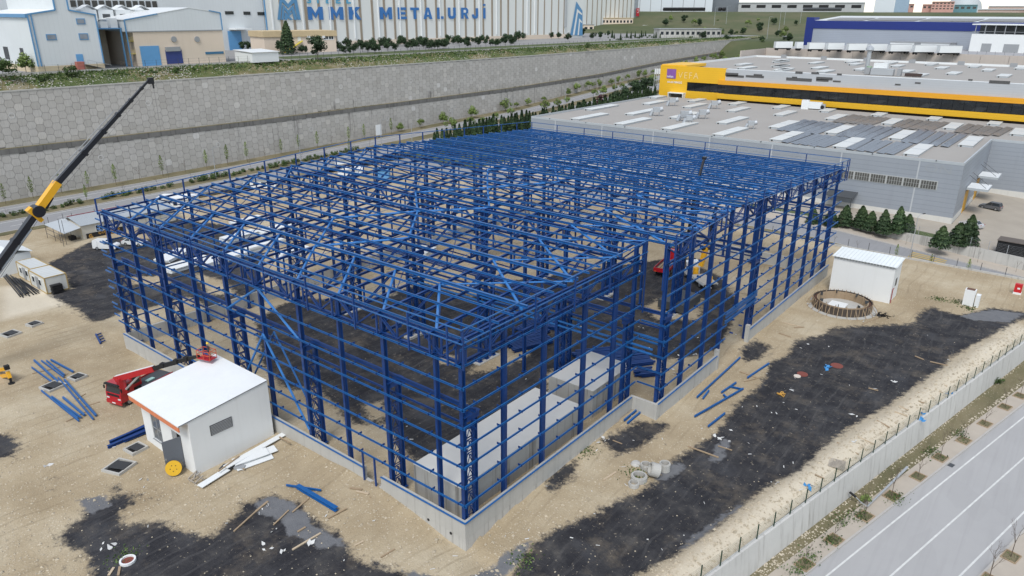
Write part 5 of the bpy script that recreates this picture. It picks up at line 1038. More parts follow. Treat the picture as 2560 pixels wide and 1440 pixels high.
def vent(u, v, lb, big=1.0):
    p = at(u, v, z=ZR+.02); t = thing('roof_extractor', lb, 'extractor', tuple(p), .6, 'extractors on the warehouse roof'); s_ = big
    for x, y in ((-.9,-.5),(.9,-.5),(.9,.5),(-.9,.5)): part(MB().tube((x*s_,y*s_,0), (x*s_,y*s_,1.3*s_), .06, 6), 'leg', GALV, t, False)
    part(MB().box((0,0,1.9*s_), (2.0*s_,1.4*s_,1.4*s_)), 'housing', GALV, t, False); part(MB().tube((1.0*s_,0,1.9*s_), (1.9*s_,0,2.2*s_), .75*s_, 12), 'fan_duct', GALV, t, False); part(MB().tube((-1.0*s_,0,1.7*s_), (-1.7*s_,0,.1), .5*s_, 10), 'elbow_duct', GALV, t, False)
for k, (u, v, b) in enumerate(((1680,265,1),(1785,272,1),(1640,290,1),(1755,297,1),(1710,303,1.1),(1722,310,.9),(1876,322,.8))): vent(u, v, '%s galvanised roof extractor on the beige warehouse roof' % ORD[k], b)
p = at(2012, 272, z=ZR); ah = thing('air_handling_unit', 'white air handling unit wrapped in sheeting at the back of the warehouse roof', 'air unit', tuple(p))
part(MB().box((0,0,1.4), (2.2,2.6,2.8), .2), 'unit', WHITE_M, ah, False); part(MB().box((3.0,.5,1.3), (4.2,2.2,2.0), .1), 'duct', WHITE_M, ah, False); part(MB().box((5.6,.4,1.0), (1.2,1.8,1.7), .1), 'fan_box', GALV, ah, False); part(MB().tube((5.6,-.55,1.0), (5.6,-.65,1.0), .6, 12), 'fan', BLACK, ah, False)
# dark block stack and sheds in the yard
p = at(2500, 640, z=-1.5); bs_ = thing('black_crate_stack', 'two black stacked crate blocks under a brown lid beside the back street', 'crates', (28, 124.9, zyard(28)), -.05)
for k, x in enumerate((-2.7, 2.2)):
    for z in range(7): part(MB().box((x, 0, .2+z*.38), (4.4, 3.0, .33)), 'crate', BLACK, bs_, False)
part(MB().box((-.2, 0, 2.85), (9.6, 3.4, .12)), 'lid', mat('brown_sheet', (.12,.10,.085), .8), bs_, False); part(MB().box((3.2, -.6, 3.3), (1.0,.6,.7)), 'air_unit', WHITE, bs_, False)
p = at(2125, 505, z=0); ss_ = thing('lean_to_shed', 'small dark lean-to roof against the warehouse wall behind the hall corner', 'shed', (-8.5, 136.4, 0)); part(MB().slab([(-12,134,3.0),(-6,134,3.0),(-6,138.3,3.6),(-12,138.3,3.6)],(0,0,.1)), 'roof', DGREY, ss_)
for x in (-11.8,-6.2): part(MB().tube((x,134.2,0),(x,134.2,3.0),.08,6), 'post', DGREY, ss_)
# yard boundary wall and mesh fence
bw = thing('yard_boundary_wall', 'low stained concrete wall with mesh fence along the back street', 'wall', (-20, 121.8, 0))
for x in range(-100, 72, 8):
    z = lambda xx: max(zback(xx), zyard(xx))
    part(MB().slab([(x+.02,121.6,zback(x)-.5),(x+7.98,121.6,zback(x+8)-.5),(x+7.98,121.6,zyard(x+8)+.75),(x+.02,121.6,zyard(x)+.75)], (0,.3,0)), 'wall_panel', CONC_D, bw)
yf = thing('yard_fence', 'wire mesh fence on pale posts above the yard wall', 'fence', (-20, 121.8, .7))
for x in np.arange(-98, 66, 3.0): part(MB().tube((x,121.75,zyard(x)+.75), (x,121.75,zyard(x)+2.5), .05, 6), 'fence_post', GALV, yf)
wm = MB()
for x in np.arange(-98, 63, 3.0):
    for z in np.linspace(.85, 2.45, 7): wm.beam((x,121.75,zyard(x)+z), (x+3,121.75,zyard(x+3)+z), .012, .012)
part(wm, 'wire_mesh', GALV, yf, kind='stuff')
# ================================================================ YELLOW FACTORY
YP = lined('yellow_cladding', (.74,.42,.015), .75, streak=.03, dark=.85); OP = lined('amber_cladding', (.72,.33,.012), .75, streak=.02, dark=.88); GP2 = lined('silver_cladding', (.42,.44,.46), .7, dark=.86, streak=.05)
yb = thing('yellow_factory', 'long factory with yellow and dark glass front and silver upper wall', 'factory', (-30, 270, 5))
YF, YX0, YX1, YXM, YZT, YB = 222.0, -101.3, 62, -77.6, 22.3, 316
part(MB().bb(YX0+.1, YX1, YF+.9, YB, 3, YZT-.4), 'core_wall', GP2, yb)
part(MB().bb(YX0, YXM, YF, YF+.85, 9.5, 14.3), 'lower_yellow_panel', YP, yb); part(MB().bb(YX0, -90, YF, YF+.85, 14.3, 17.4), 'tower_panel', YP, yb); part(MB().bb(YX0, YXM+2.2, YF, YF+.85, 17.4, 22.9), 'tower_panel', YP, yb)
part(MB().bb(YX0-.02, YX0+.1, YF+.1, YF+22, 9.5, 22.9), 'tower_side', YP, yb); part(MB().bb(YX0, YX0+10, YF+.85, YF+18, 22.2, 23.2), 'tower_parapet', YP, yb)
part(MB().bb(YXM, YX1, YF-.9, YF+.85, 12.45, 14.2), 'lower_yellow_band', YP, yb); part(MB().bb(YXM, YX1, YF-.9, YF+.85, 17.35, 18.8), 'upper_amber_band', OP, yb); part(MB().bb(YXM+2.21, YX1, YF, YF+.88, 18.81, YZT+.35), 'silver_panel', GP2, yb)
part(MB().bb(YXM, YX1, YF+.3, YF+.88, 3, 12.44), 'shadow_toned_plinth', mat('soffit_shadow_brown', (.04,.025,.018), .8), yb)  # shadow line below the yellow band, put into this wall's dark colour
GLY = glassy('curtain_glass', (.012,.014,.016), .06)
gl = part(MB().bb(-90, YX1, YF+.55, YF+.86, 14.22, 17.34), 'glazing', BLACK, yb)
x = -90.0
while x < YX1-3:
    part(MB().bb(x+.04, x+2.96, (YF+.3 if x < YXM else YF-.5), (YF+.5 if x < YXM else YF-.3), 14.25+random.uniform(-.0,.0), 17.33), 'pane', GLY, gl); x += 3.0
dc = part(MB().bb(-96.5, -90.2, YF-2.2, YF, 13.2, 13.5), 'entrance_canopy', WHITE_M, yb)
for x in (-96.4, -90.5): part(MB().bb(x, x+.25, YF-2.2, YF, 9.6, 13.2), 'canopy_side', WHITE_M, dc)
part(MB().bb(-96, -90.6, YF-.15, YF-.02, 9.6, 13.0), 'entrance_glass', mat('entrance_clutter', (.10,.08,.06), .4, .8, 1.2), yb)
tp = at(1667, 195, y=YF-.02); tq = at(1691, 173, y=YF-.02); PUR = mat('purple_sign', (.22,.09,.33), .5, .05)
sgn = part(MB().bb(tp.x, tq.x, YF-.2, YF-.01, tp.z, tq.z), 'sign_panel', PUR, yb); text('tekkan', sgn, (tp.x+.15, YF-.2, tp.z+.3), (1,0,0), (0,0,1), .85, WHITE, ext=.02, bold=.01, sx=(tq.x-tp.x-.4)/ (6*.56*.85/.7)); 
PALEY = mat('pale_yellow_letter', (.80,.62,.28), .5); vp = at(1695, 195, y=YF-.02); text('VEFA', yb, (vp.x, YF-.02, vp.z), (1,0,0), (0,0,1), 2.3, PALEY, ext=.06, bold=-.012, space=1.25, sx=.95)
vp = at(1668, 206.5, y=YF-.02); text('AR-GE MERKEZİ', yb, (vp.x, YF-.02, vp.z), (1,0,0), (0,0,1), .62, WHITE, ext=.05, bold=.02, sx=.95)
part(MB().bb(YX0+.2, YX1, YF+.9, YB, YZT-.39, YZT-.3), 'roof', GR, yb)
for a in ((YX0+.1, YX0+.5, YF+22, YB), (YX0+.1, YX1, YB, YB+.4), (YXM+2.2, YX1, YF+.9, YF+1.1)): part(MB().bb(*a, YZT-.4, YZT+.5), 'parapet', WHITE_M, yb)
for x in np.linspace(-88, 55, 9): part(MB().bb(x-1.2, x+1.2, YB-.4, YB-.01, YZT-.3, YZT+1.2), 'parapet_pier', GREY, yb)
for (u0, u1, v0, v1) in ((1813,1846,183,189),(1815,1860,189,192),(1864,1910,190,193),(1884,1906,186,189),(1965,2030,197,201),(1980,1993,192,195),(2040,2082,194,199),(2040,2072,199,203),(2082,2102,202,205),(2237,2252,210,213),(2287,2302,206,209),(1988,2007,179,184),(2028,2048,181,185),(2092,2105,184,188),(2472,2526,203,208),(2420,2432,198,202)):
    a, b = at(u0, v1, y=YF-.03), at(u1, v0, y=YF-.03); part(MB().bb(a.x, b.x, YF-.06, YF-.002, a.z, b.z), 'open_panel', mat('exposed_panel', (.09,.09,.09), .8, .5, 2.0), yb)
S2 = [(1880+a*.467, 20+b*.467) for a, b in ((107,293),(100,318),(297,300),(310,327),(492,294),(512,307),(538,335),(700,300),(736,317),(780,347),(920,308),(975,328),(1035,358),(1153,320),(1225,340),(1307,372),(1400,330),(112,285),(110,340),(340,347),(850,368))]+[(1560+a/5.12, b/5.12) for a, b in ((1405,840),(1895,800),(1880,860),(1440,885),(1920,905))]
pts = sorted([at(u, v, z=YZT-.3) for u, v in S2], key=lambda p: p.x)
for k, p in enumerate(pts): skylight(p.x+1.6, p.y, min(12, YB-1-p.y), 3.2, YZT-.3, 'white skylight, %s from the left behind the yellow front' % ORD[k], 'skylights behind the yellow front')
p = at(2165, 183, z=YZT-.3); chm = thing('roof_exhaust_stack', 'tall silver exhaust stack with conical cap on the yellow factory roof', 'exhaust stack', tuple(p)); part(MB().tube((0,0,0),(0,0,7.2),.7,12), 'stack', GALV, chm, False); part(MB().lathe((0,0,7.2), [(.75,0),(1.4,.5),(1.3,1.1),(.2,2.0)], 12), 'cap', GALV, chm, False); part(MB().tube((.9,-.6,0),(.9,-.6,2.4),.9,12), 'green_vessel', mat('pale_green_tank', (.30,.42,.28), .5), chm, False)
p = at(2205, 188, z=YZT-.3); hv = thing('roof_plant', 'cluster of silver plant boxes on the roof behind the yellow front', 'roof plant', tuple(p))
for c, d, m_ in (((0,0,1.1),(7,2.5,2.0),GALV),((-1,1.2,3.0),(4.2,2.2,1.6),WHITE_M),((5.2,0,1.2),(1.2,2.2,2.3),GREY),((-4.6,0,1.2),(1.6,1.6,2),GREY),((9.5,0,.6),(5,1.5,.9),mat('dark_rust', (.06,.04,.035), .8))): part(MB().box(c, d), 'plant_box', m_, hv, False)
# annex forecourt railing
solo(MB().bb(-107, -101.5, 216, 240, 8.2, 9.4), 'entrance_terrace', PAVE, 'paved entrance terrace left of the yellow factory', 'terrace')
# ================================================================ YARD BEHIND, BLUE FACTORY
ZB = 25.0
bwl = thing('beige_retaining_wall', 'pale beige retaining wall behind the yellow factory roof', 'retaining wall', (-30, 330, 12))
for x in range(-102, 110, 10): part(MB().bb(x+.05, x+9.95, 330, 330.6, 10, ZB+.6), 'wall_panel', mat('pink_beige_concrete', (.50,.44,.39), .85, .1, .5, streak=.2), bwl)
part(MB().bb(-102.6, -102, 300, 330.6, 10, ZB+.3), 'return_wall', MATS['pink_beige_concrete'], bwl)
for x in np.arange(-100, 108, 3.2): part(MB().beam((x,330.3,ZB+.6),(x,330.3,ZB+2.0),.08,.08), 'rail_post', DGREY, bwl)
struct(MB().bb(-103, 260, 330.6, 470, ZB-1.2, ZB, .5), 'trailer_yard', mat('yard_concrete', (.33,.33,.34), .9, .12, .1))
TR = [(1933,1975,126),(1985,2001,127),(2016,2055,129),(2063,2103,130),(2114,2160,132),(2168,2210,133),(2219,2270,135),(2279,2332,137),(2341,2396,139)]
for k, (u0, u1, v) in enumerate(TR):
    a, b = at(u0, v, z=ZB), at(u1, v, z=ZB); c = (a+b)/2; L = (b-a).length; t = thing('white_trailer', 'white box trailer, %s from the left in the row behind the pale railing' % ORD[k], 'trailer', (c.x, c.y+1.3, ZB), math.atan2(b.y-a.y, b.x-a.x), 'white trailers parked in a row')
    part(MB().bb(-L/2, L/2, -1.25, 1.25, 1.1, 3.9), 'box', WHITE_M, t, False); part(MB().bb(-L/2-.05, L/2+.05, -1.3, 1.3, 3.9, 3.98), 'roof', GREY, t, False); part(MB().bb(-L/2+.5, L/2-.5, -.9, .9, .6, 1.1), 'chassis', BLACK, t, False)
    for x in (-L/2+1, L/2-1.4):
        for y in (-1, 1): part(MB().tube((x,y-.15,.5),(x,y+.15,.5),.5,10), 'wheel', TYRE, t, False)
PA, PB = at(2008, 110, z=ZB), at(2440, 125, z=ZB); dv = (PB-PA); dv.z = 0; LBB = dv.length; dv.normalize(); nb = Vector((-dv.y, dv.x, 0))     # nb points away from us
bf = thing('blue_factory', 'large factory with deep blue band around a grey front and solar panels on the roof', 'factory', tuple(PA+dv*80+nb*20), 0)
def bq(s0, s1, z0, z1, o0, o1): return [PA+dv*s0+nb*o0+Vector((0,0,z0-ZB)), PA+dv*s1+nb*o0+Vector((0,0,z0-ZB)), PA+dv*s1+nb*o1+Vector((0,0,z0-ZB)), PA+dv*s0+nb*o1+Vector((0,0,z0-ZB))], (0,0,z1-z0)
def bbx(nm, m_, s0, s1, z0, z1, o0, o1, par=None): return part(MB().slab(*bq(s0, s1, z0, z1, o0, o1)), nm, m_, par or bf)
nB = nb; zt = atp(2013, 43, PA, nB).z; zband = atp(2200, 74, PA, nB).z; ztr = atp(2200, 53, PA, nB).z; LL = 190
BLU = lined('deep_blue_cladding', (.012,.028,.18), .9, streak=.02); GRF = lined('pale_blue_grey_cladding', (.32,.35,.40), .9, streak=.03)
bbx('wall', GRF, 0.3, LL, ZB-1, zband, .3, 60); bbx('blue_band', BLU, 4.5, LL, zband, ztr, 0, .4); bbx('blue_corner', BLU, 0, 4.5, ZB-1, zt, 0, 6); bbx('upper_wall', BLU, .3, LL, zband, ztr-.2, .4, 60)
RF2 = mat('pale_roof_sheet', (.58,.60,.60), .5, .06, .1)
part(MB().slab([PA+dv*4.6+nb*.5+Vector((0,0,ztr-ZB-.15)), PA+dv*LL+nb*.5+Vector((0,0,ztr-ZB-.15)), PA+dv*LL+nb*32+Vector((0,0,ztr-ZB+2.2)), PA+dv*4.6+nb*32+Vector((0,0,ztr-ZB+2.2))], (0,0,.2)), 'roof', RF2, bf)
part(MB().slab([PA+dv*4.6+nb*60+Vector((0,0,ztr-ZB-.15)), PA+dv*LL+nb*60+Vector((0,0,ztr-ZB-.15)), PA+dv*LL+nb*32.02+Vector((0,0,ztr-ZB+2.2)), PA+dv*4.6+nb*32.02+Vector((0,0,ztr-ZB+2.2))], (0,0,.2)), 'roof', RF2, bf)
sarr = [(11, 31), (33, 57), (59, 84), (86, 112), (116, 160)]
for k, (s0, s1) in enumerate(sarr):
    q = MB()
    f = lambda s, o, h: PA+dv*s+nb*o+Vector((0,0,ztr-ZB+.1+2.35*(o-.5)/31.5+h))
    t = thing('roof_solar_array', '%s strip of dark solar panels from the left on the blue factory roof' % ORD[k], 'solar panels', tuple(f((s0+s1)/2, 9, 0)), 0, 'solar strips on the blue factory roof')
    nn = int((s1-s0)/2)
    for i in range(nn):
        a, b = s0+(s1-s0)*i/nn, s0+(s1-s0)*(i+.96)/nn; part(MB().slab([f(a,1.5,.15), f(b,1.5,.15), f(b,17,.15), f(a,17,.15)], (0,0,.08)), 'solar_panel', SOLB, t)
def onb(u, v, o=0): return atp(u, v, PA+nb*o, nB)
a, b = onb(2222, 128, -9), onb(2370, 128, -9); sa, sb_ = (a-PA).dot(dv), (b-PA).dot(dv)
wa = thing('white_annex', 'long low white annex standing against the grey front of the blue factory', 'annex', tuple(PA+dv*(sa+sb_)/2-nb*5)); 
zt_ = onb(2300, 107, -9).z; bbx('wall', WHITE, sa, sb_, ZB, zt_, -9, .1, wa); bbx('roof', GREY, sa-.3, sb_+.3, zt_, zt_+.3, -9.3, .1, wa); bbx('side_door', GREY, sb_-16, sb_-13, ZB, ZB+3.2, -9.1, -9.01, wa)
a = onb(2418, 140, -16); sa = (a-PA).dot(dv); wt2 = thing('white_dock_building', 'tall white loading building with open steel top deck at the right of the blue factory', 'loading building', tuple(PA+dv*(sa+25)-nb*8)); zt_ = onb(2500, 86, -16).z; zt2 = onb(2500, 63, -16).z
bbx('wall', WHITE, sa, sa+70, ZB, zt_, -16, -.1, wt2)
for s_ in np.arange(sa+1, sa+68, 4): bbx('deck_post', GREY, s_, s_+.3, zt_, zt2, -16, -15.7, wt2)
bbx('deck_roof', WHITE_M, sa-.5, sa+70, zt2, zt2+.5, -16.5, -.2, wt2); bbx('deck_back', DGREY, sa+.5, sa+69, zt_+.1, zt2-.1, -8, -7.6, wt2); bbx('deck_rail', GREY, sa, sa+69, zt_+1.0, zt_+1.15, -16, -15.8, wt2)
for s_, w_ in ((5, 4), (14, 6), (24, 3), (30, 3)): bbx('dock_door', GREY, sa+s_, sa+s_+w_, ZB, ZB+3.6, -16.1, -16.01, wt2)
# ================================================================ BIG PANELLED RETAINING WALL
def panel_mat():
    m, n, b = _nodes('precast_panel'); p = pos(n); t = attr(n, 'tint')
    c = ramp(n, t, [(0, (.40,.38,.35)), (.35, (.45,.43,.40)), (.7, (.49,.47,.44)), (.93, (.53,.505,.465)), (1, (.60,.585,.56))])
    g = noise(n, stretch(n, p, (5, 5, .3)), 1.6, 3, .6); c = mixc(n, mth(n, 'MULTIPLY', mth(n, 'SUBTRACT', g, .45, True), 1.3, True), c, (.23,.22,.21))
    bl = noise(n, p, .05, 5, .6); c = mixc(n, mth(n, 'MULTIPLY', mth(n, 'SUBTRACT', bl, .5, True), 1.0), c, (.44,.42,.37))
    st = noise(n, stretch(n, p, (.55, .55, .035)), 1.0, 5, .75); z = N(n, 'ShaderNodeSeparateXYZ'); n.links.new(p, z.inputs[0])
    lo = mth(n, 'LESS_THAN', z.outputs[2], 14.5); fy = mth(n, 'GREATER_THAN', z.outputs[1], 70)
    k = mth(n, 'MULTIPLY', mth(n, 'MULTIPLY', mth(n, 'SUBTRACT', st, .58, True), 9, True), mth(n, 'ADD', mth(n, 'MULTIPLY', lo, mth(n, 'ADD', mth(n, 'MULTIPLY', fy, .55), .2)), .0))
    c = mixc(n, k, c, (.06,.058,.055)); n.links.new(c, b.inputs['Base Color']); b.inputs['Roughness'].default_value = .92; bumpn(n, b, g, .35, .04); return m
PANEL = panel_mat(); JOINT = mat('dark_joint', (.22,.21,.20), .95, .2, 1)
tw = thing('terraced_retaining_wall', 'huge two tier retaining wall of interlocking precast concrete panels along the left road', 'retaining wall', (-160, 200, 0))
def wsheet(off, f0, f1, y0=-30, y1=440, step=8):
    q = MB(); ys = list(np.arange(y0, y1, step))+[y1]
    for a, b in zip(ys[:-1], ys[1:]): q.add([(xw(a)+off, a, f0(a)), (xw(b)+off, b, f0(b)), (xw(b)+off, b, f1(b)), (xw(a)+off, a, f1(a))], [(0,1,2,3)], .5)
    return q
SB = -1.3
part(wsheet(-.07, lambda y: zr(y)-1, zledge), 'lower_backing', JOINT, tw); part(wsheet(SB-.07, lambda y: zledge(y)+.9, ztop), 'upper_backing', JOINT, tw)
def slabstrip(o0, o1, fa, fb, y0=-30, y1=440, step=8):
    q = MB(); ys = list(np.arange(y0, y1, step))+[y1]
    for a, b in zip(ys[:-1], ys[1:]):
        A = [(xw(y)+o, y, f(y)) for y, o, f in ((a,o0,fa),(a,o1,fa),(a,o1,fb),(a,o0,fb))]; B = [(xw(y)+o, y, f(y)) for y, o, f in ((b,o0,fa),(b,o1,fa),(b,o1,fb),(b,o0,fb))]
        q.add(A+B, [(i, (i+1)%4, 4+(i+1)%4, 4+i) for i in range(4)], .5)
    return q
LEDGE = mat('stained_ledge', (.17,.165,.155), .95, .4, .5, .4, 6, streak=.8, dirt=(.04,.04,.038))
part(slabstrip(SB, .10, lambda y: zledge(y), lambda y: zledge(y)+1.2), 'ledge_beam', LEDGE, tw); part(slabstrip(SB-.25, .06, lambda y: ztop(y)-.25, lambda y: ztop(y)+.02) if False else slabstrip(SB-.3, SB+.12, lambda y: ztop(y)-.3, lambda y: ztop(y)+.02), 'coping', CONC, tw)
struct(slabstrip(SB-.0, .05, lambda y: zledge(y)+1.202, lambda y: zledge(y)+1.25), 'ledge_soil', VERGE)
PWd, PH, PA_, PB_ = 1.75, 1.72, .99, .76
def panel_at(col, yc, zc, off, zlo, zhi):
    a, b, h, g = PA_-.035, PB_-.035, PH/2-.035, PH
    pr = [(b,h),(b,.33*g),(a,.17*g),(a,-.17*g),(b,-.33*g),(b,-h),(-b,-h),(-b,-.33*g),(-a,-.17*g),(-a,.17*g),(-b,.33*g),(-b,h)]
    f = lambda s, z, o: (xw(yc+s)+off+o, yc+s, min(max(zc+z, zlo), zhi))
    bulge = random.uniform(0, .025); vs = [f(s, z, bulge) for s, z in pr]+[f(s, z, -.06) for s, z in pr]
    return vs, [tuple(range(12))]+[(i, 12+i, 12+(i+1)%12, (i+1)%12) for i in range(12)]
rest = MB(); indiv = 0
cols = int(430/PWd)
for c in range(cols):
    yc = 9+c*PWd
    for tier in (0, 1):
        off = 0 if tier == 0 else SB; lo = zr(yc)-.3 if tier == 0 else zledge(yc)+1.2; hi = zledge(yc)-.02 if tier == 0 else ztop(yc)-.31
        z = math.floor(lo/PH)*PH+(PH/2 if c % 2 else 0)
        while z-PH/2 < hi-.25:
            if z+PH/2 > lo+.25:
                vs, fs = panel_at(c, yc, z, off, lo, hi); tt = min(1, max(0, random.gauss(.45, .22)))
                if indiv < 300 and yc > 14: part(MB().add(vs, fs, tt), 'wall_panel', PANEL, tw); indiv += 1
                else: rest.add(vs, fs, tt)
            z += PH
part(rest, 'wall_panels', PANEL, tw, kind='stuff')
RW = mat('pale_ring', (.55,.54,.52), .9)
for (u, v) in ((29,289),(370,258),(545,362),(252,394),(852,217),(1027,202),(1174,188),(778,323),(968,297),(1124,276),(1406,165),(1500,156),(1298,175)):
    t_ = 0 if at(u, v, x=xw(100)).z < zledge(at(u, v, x=xw(100)).y) else 1; p = at(u, v, x=xw(100)); p = at(u, v, x=xw(p.y)+(SB if t_ else 0)); q = MB()
    for k in range(6):
        a0, a1 = math.radians(k*60), math.radians(k*60+60); q.slab([(p.x+.03, p.y+r*math.cos(a), p.z+r*math.sin(a)) for r, a in ((.75,a0),(.75,a1),(.52,a1),(.52,a0))], (.05,0,0))
    part(q, 'drain_ring', RW, tw)
# ---- grass bank and plateau
PZ = 27.2
m, n, b = _nodes('grass_bank'); p = pos(n)
c = ramp(n, noise(n, p, .09, 7, .7), [(.32, (.055,.085,.02)), (.46, (.10,.125,.035)), (.56, (.20,.165,.08)), (.66, (.34,.29,.20)), (.78, (.48,.45,.38))])
vo = N(n, 'ShaderNodeTexVoronoi', i_Scale=1.3); n.links.new(p, vo.inputs['Vector']); c = mixc(n, mth(n, 'MULTIPLY', mth(n, 'LESS_THAN', vo.outputs['Distance'], .25), mth(n, 'GREATER_THAN', noise(n, p, .15, 5), .5)), c, (.55,.53,.48))
c = mixc(n, mth(n, 'MULTIPLY', noise(n, p, 1.5, 5, .7), .5), c, (.05,.07,.02)); n.links.new(c, b.inputs['Base Color']); b.inputs['Roughness'].default_value = .95; bumpn(n, b, noise(n, p, 1.2, 5, .7), .9, .5); BANK = m
bk_ = MB(); ys = list(np.arange(-40, 470, 3)); os_ = [SB-.3, SB-1.6, SB-3.0, SB-4.4, SB-5.6, SB-6.6]
for y in ys:
    for i, o in enumerate(os_):
        f = i/5; z = ztop(y)-.05+(PZ-ztop(y))*(f**.8)+(random.uniform(-.22,.22) if 0 < i < 5 else 0); bk_.v.append((xw(y)+o+(random.uniform(-.3,.3) if 0 < i < 5 else 0), y, z))
n6 = 6; bk_.f = [(j*n6+i, j*n6+i+1, (j+1)*n6+i+1, (j+1)*n6+i) for j in range(len(ys)-1) for i in range(5)]; bk_.t = [.5]*len(bk_.f); struct(bk_, 'grass_bank', BANK, True)
struct(MB().add([(xw(-60)+SB-6.6,-60,PZ),(xw(470)+SB-6.6,470,PZ),(-420,470,PZ),(-420,-60,PZ)], [(3,2,1,0)], .5), 'plateau_yard', mat('plateau_asphalt', (.26,.255,.25), .9, .15, .1))
struct(MB().add([(xw(-60)+SB-6.8,-60,PZ+.03),(xw(100)+SB-6.8,100,PZ+.03),(xw(100)+SB-13,100,PZ+.03),(xw(-60)+SB-13,-60,PZ+.03)], [(3,2,1,0)], .5).add([(xw(108)+SB-6.8,108,PZ+.03),(xw(430)+SB-6.8,430,PZ+.03),(xw(430)+SB-26,430,PZ+.03),(xw(108)+SB-26,108,PZ+.03)], [(3,2,1,0)], .5), 'plateau_grass', GRASS)
st_ = MB()
for k in range(2600):
    y = random.uniform(5, 420) if k % 3 else random.uniform(5, 70)
    f = random.random(); z = ztop(y)+(PZ-ztop(y))*(f**.8); st_.rock((xw(y)+SB-.4-f*6, y, z), random.uniform(.06, .26) if math.sin(y*.11)+math.sin(y*.043+1) > -.3 else .1, random.random())
solo(st_, 'bank_rubble', mat('white_rubble', (.52,.50,.45), .9, .15, 2, tint=.6), 'scattered white rubble on the grassy bank above the big wall', 'stones', kind='stuff')
gr_ = MB()
for k in range(9000):
    y = random.uniform(5, 440); f = min(1, abs(random.gauss(.75, .28))); z = ztop(y)+(PZ-ztop(y))*(f**.8); gr_.leaf((xw(y)+SB-.4-f*6.2, y, z+.1), random.uniform(.2,.5), Vector((random.gauss(0,1), random.gauss(0,1), .3)))
solo(gr_, 'bank_grass', F_MID, 'rough green grass tufts along the top of the bank', 'grass', kind='stuff')
pfn = thing('plateau_fence', 'dark wire fence on thin posts along the top of the grass bank', 'fence', (-168, 150, PZ))
for y in np.arange(6, 430, 3.0): x = xw(y)+SB-6.7; part(MB().beam((x,y,PZ),(x,y,PZ+2.0),.07,.07), 'fence_post', DGREY, pfn)
q = MB()
for y in np.arange(6, 427, 3.0):
    for z in (.5, 1.2, 1.9): q.beam((xw(y)+SB-6.7,y,PZ+z),(xw(y+3)+SB-6.7,y+3,PZ+z),.02,.02)
part(q, 'wires', DGREY, pfn, kind='stuff'); part(slabstrip(SB-6.9, SB-6.55, lambda y: PZ-.3, lambda y: PZ+.42, 4, 430), 'kerb_wall', CONC, pfn)
# ================================================================ FACTORIES ON THE PLATEAU
SHEET = lined('pale_sheet_wall', (.62,.65,.66), 1.1, streak=.05, dark=.93, axis=1); BTRIM = mat('blue_trim', (.10,.26,.46), .5, .1, 1); LBLUE = mat('light_blue_door', (.12,.32,.58), .5, .1, 1); DBLUE = mat('navy_shutter', (.03,.05,.2), .5)
CREAMW = mat('peach_render', (.68,.57,.46), .8, .06, .3, streak=.08)
# building with blue trim at the far left
Pc = at(98, 183, z=PZ); XL = Pc.x
b1 = thing('blue_trimmed_building', 'tall white sheet clad building with blue trim at the far left of the plateau', 'building', (XL-8, Pc.y+10, PZ))
f = lambda u, v: at(u, v, x=XL)
yA, yB = f(98, 180).y, f(262, 165).y; zs = f(100, 166).z; zA, zB_ = f(71, 36).z, f(241, 37).z; yT0, yT1 = f(137, 24).y, f(171, 24).y; zt0 = f(137, 25).z; Zcap = PZ+32
part(MB().bb(XL-30, XL+.05, yA-.05, yB, PZ-1, zs), 'stone_base', mat('cream_base', (.55,.46,.32), .85, .1, .4), b1)
part(MB().slab([(XL,yA,zs),(XL,yB,zs),(XL,yB,zB_),(XL,yT1,zt0),(XL,yT1,Zcap),(XL,yT0,Zcap),(XL,yT0,zt0),(XL,yA,zA)], (-30,0,0)), 'wall', SHEET, b1)
for (a, b) in (((yA,zA),(yT0,zt0)),((yT1,zt0),(yB,zB_)),((yT0,zt0),(yT0,Zcap)),((yT1,zt0),(yT1,Zcap))): part(MB().beam((XL+.06,a[0],a[1]),(XL+.06,b[0],b[1]),.3,.35), 'trim', BTRIM, b1)
for y in (yA+.05, yA+.8, yB-.1): part(MB().beam((XL+.08,y,zs),(XL+.08,y,zA),.25,.25), 'downpipe', BTRIM, b1)
part(MB().slab([(XL+.1,yA-.3,zA),(XL+.1,yT0,zt0),(XL-30,yT0,zt0),(XL-30,yA-.3,zA)], (0,0,.15)), 'roof', WHITE_M, b1); part(MB().slab([(XL+.1,yB+.3,zB_),(XL+.1,yT1,zt0),(XL-30,yT1,zt0),(XL-30,yB+.3,zB_)], (0,0,.15)), 'roof', WHITE_M, b1); part(MB().bb(XL-30, XL+.1, yA-.5, yA-.02, zA-.7, zA+.1), 'gutter', BTRIM, b1)
def wnd(root, pl, u0, v0, u1, v1, m_=None, frame=BTRIM, x=None, off=.0, nm='window'):
    a, b = at(u0, v1, x=x), at(u1, v0, x=x); w_ = part(MB().bb(x+off, x+off+.12, a.y, b.y, a.z, b.z), nm, frame, root)
    part(MB().bb(x+off+.12, x+off+.15, a.y+.2, b.y-.2, a.z+.2, b.z-.2), 'pane', m_ or glassy('grey_pane', (.22,.24,.27), .12), w_)
for r in ((192,46,211,61),(117,85,139,101),(199,83,219,100)): wnd(b1, None, *r, x=XL)
a, b = f(193, 157), f(206, 135); part(MB().bb(XL, XL+.1, a.y, b.y, zs, b.z), 'door', LBLUE, b1); part(MB().bb(XL-20, XL-17, yA-.1, yA-.06, zs+1, zs+4), 'side_window', GLASS, b1); part(MB().bb(XL-9, XL-7, yA-.1, yA-.06, zs+1, zs+4), 'side_window', GLASS, b1)
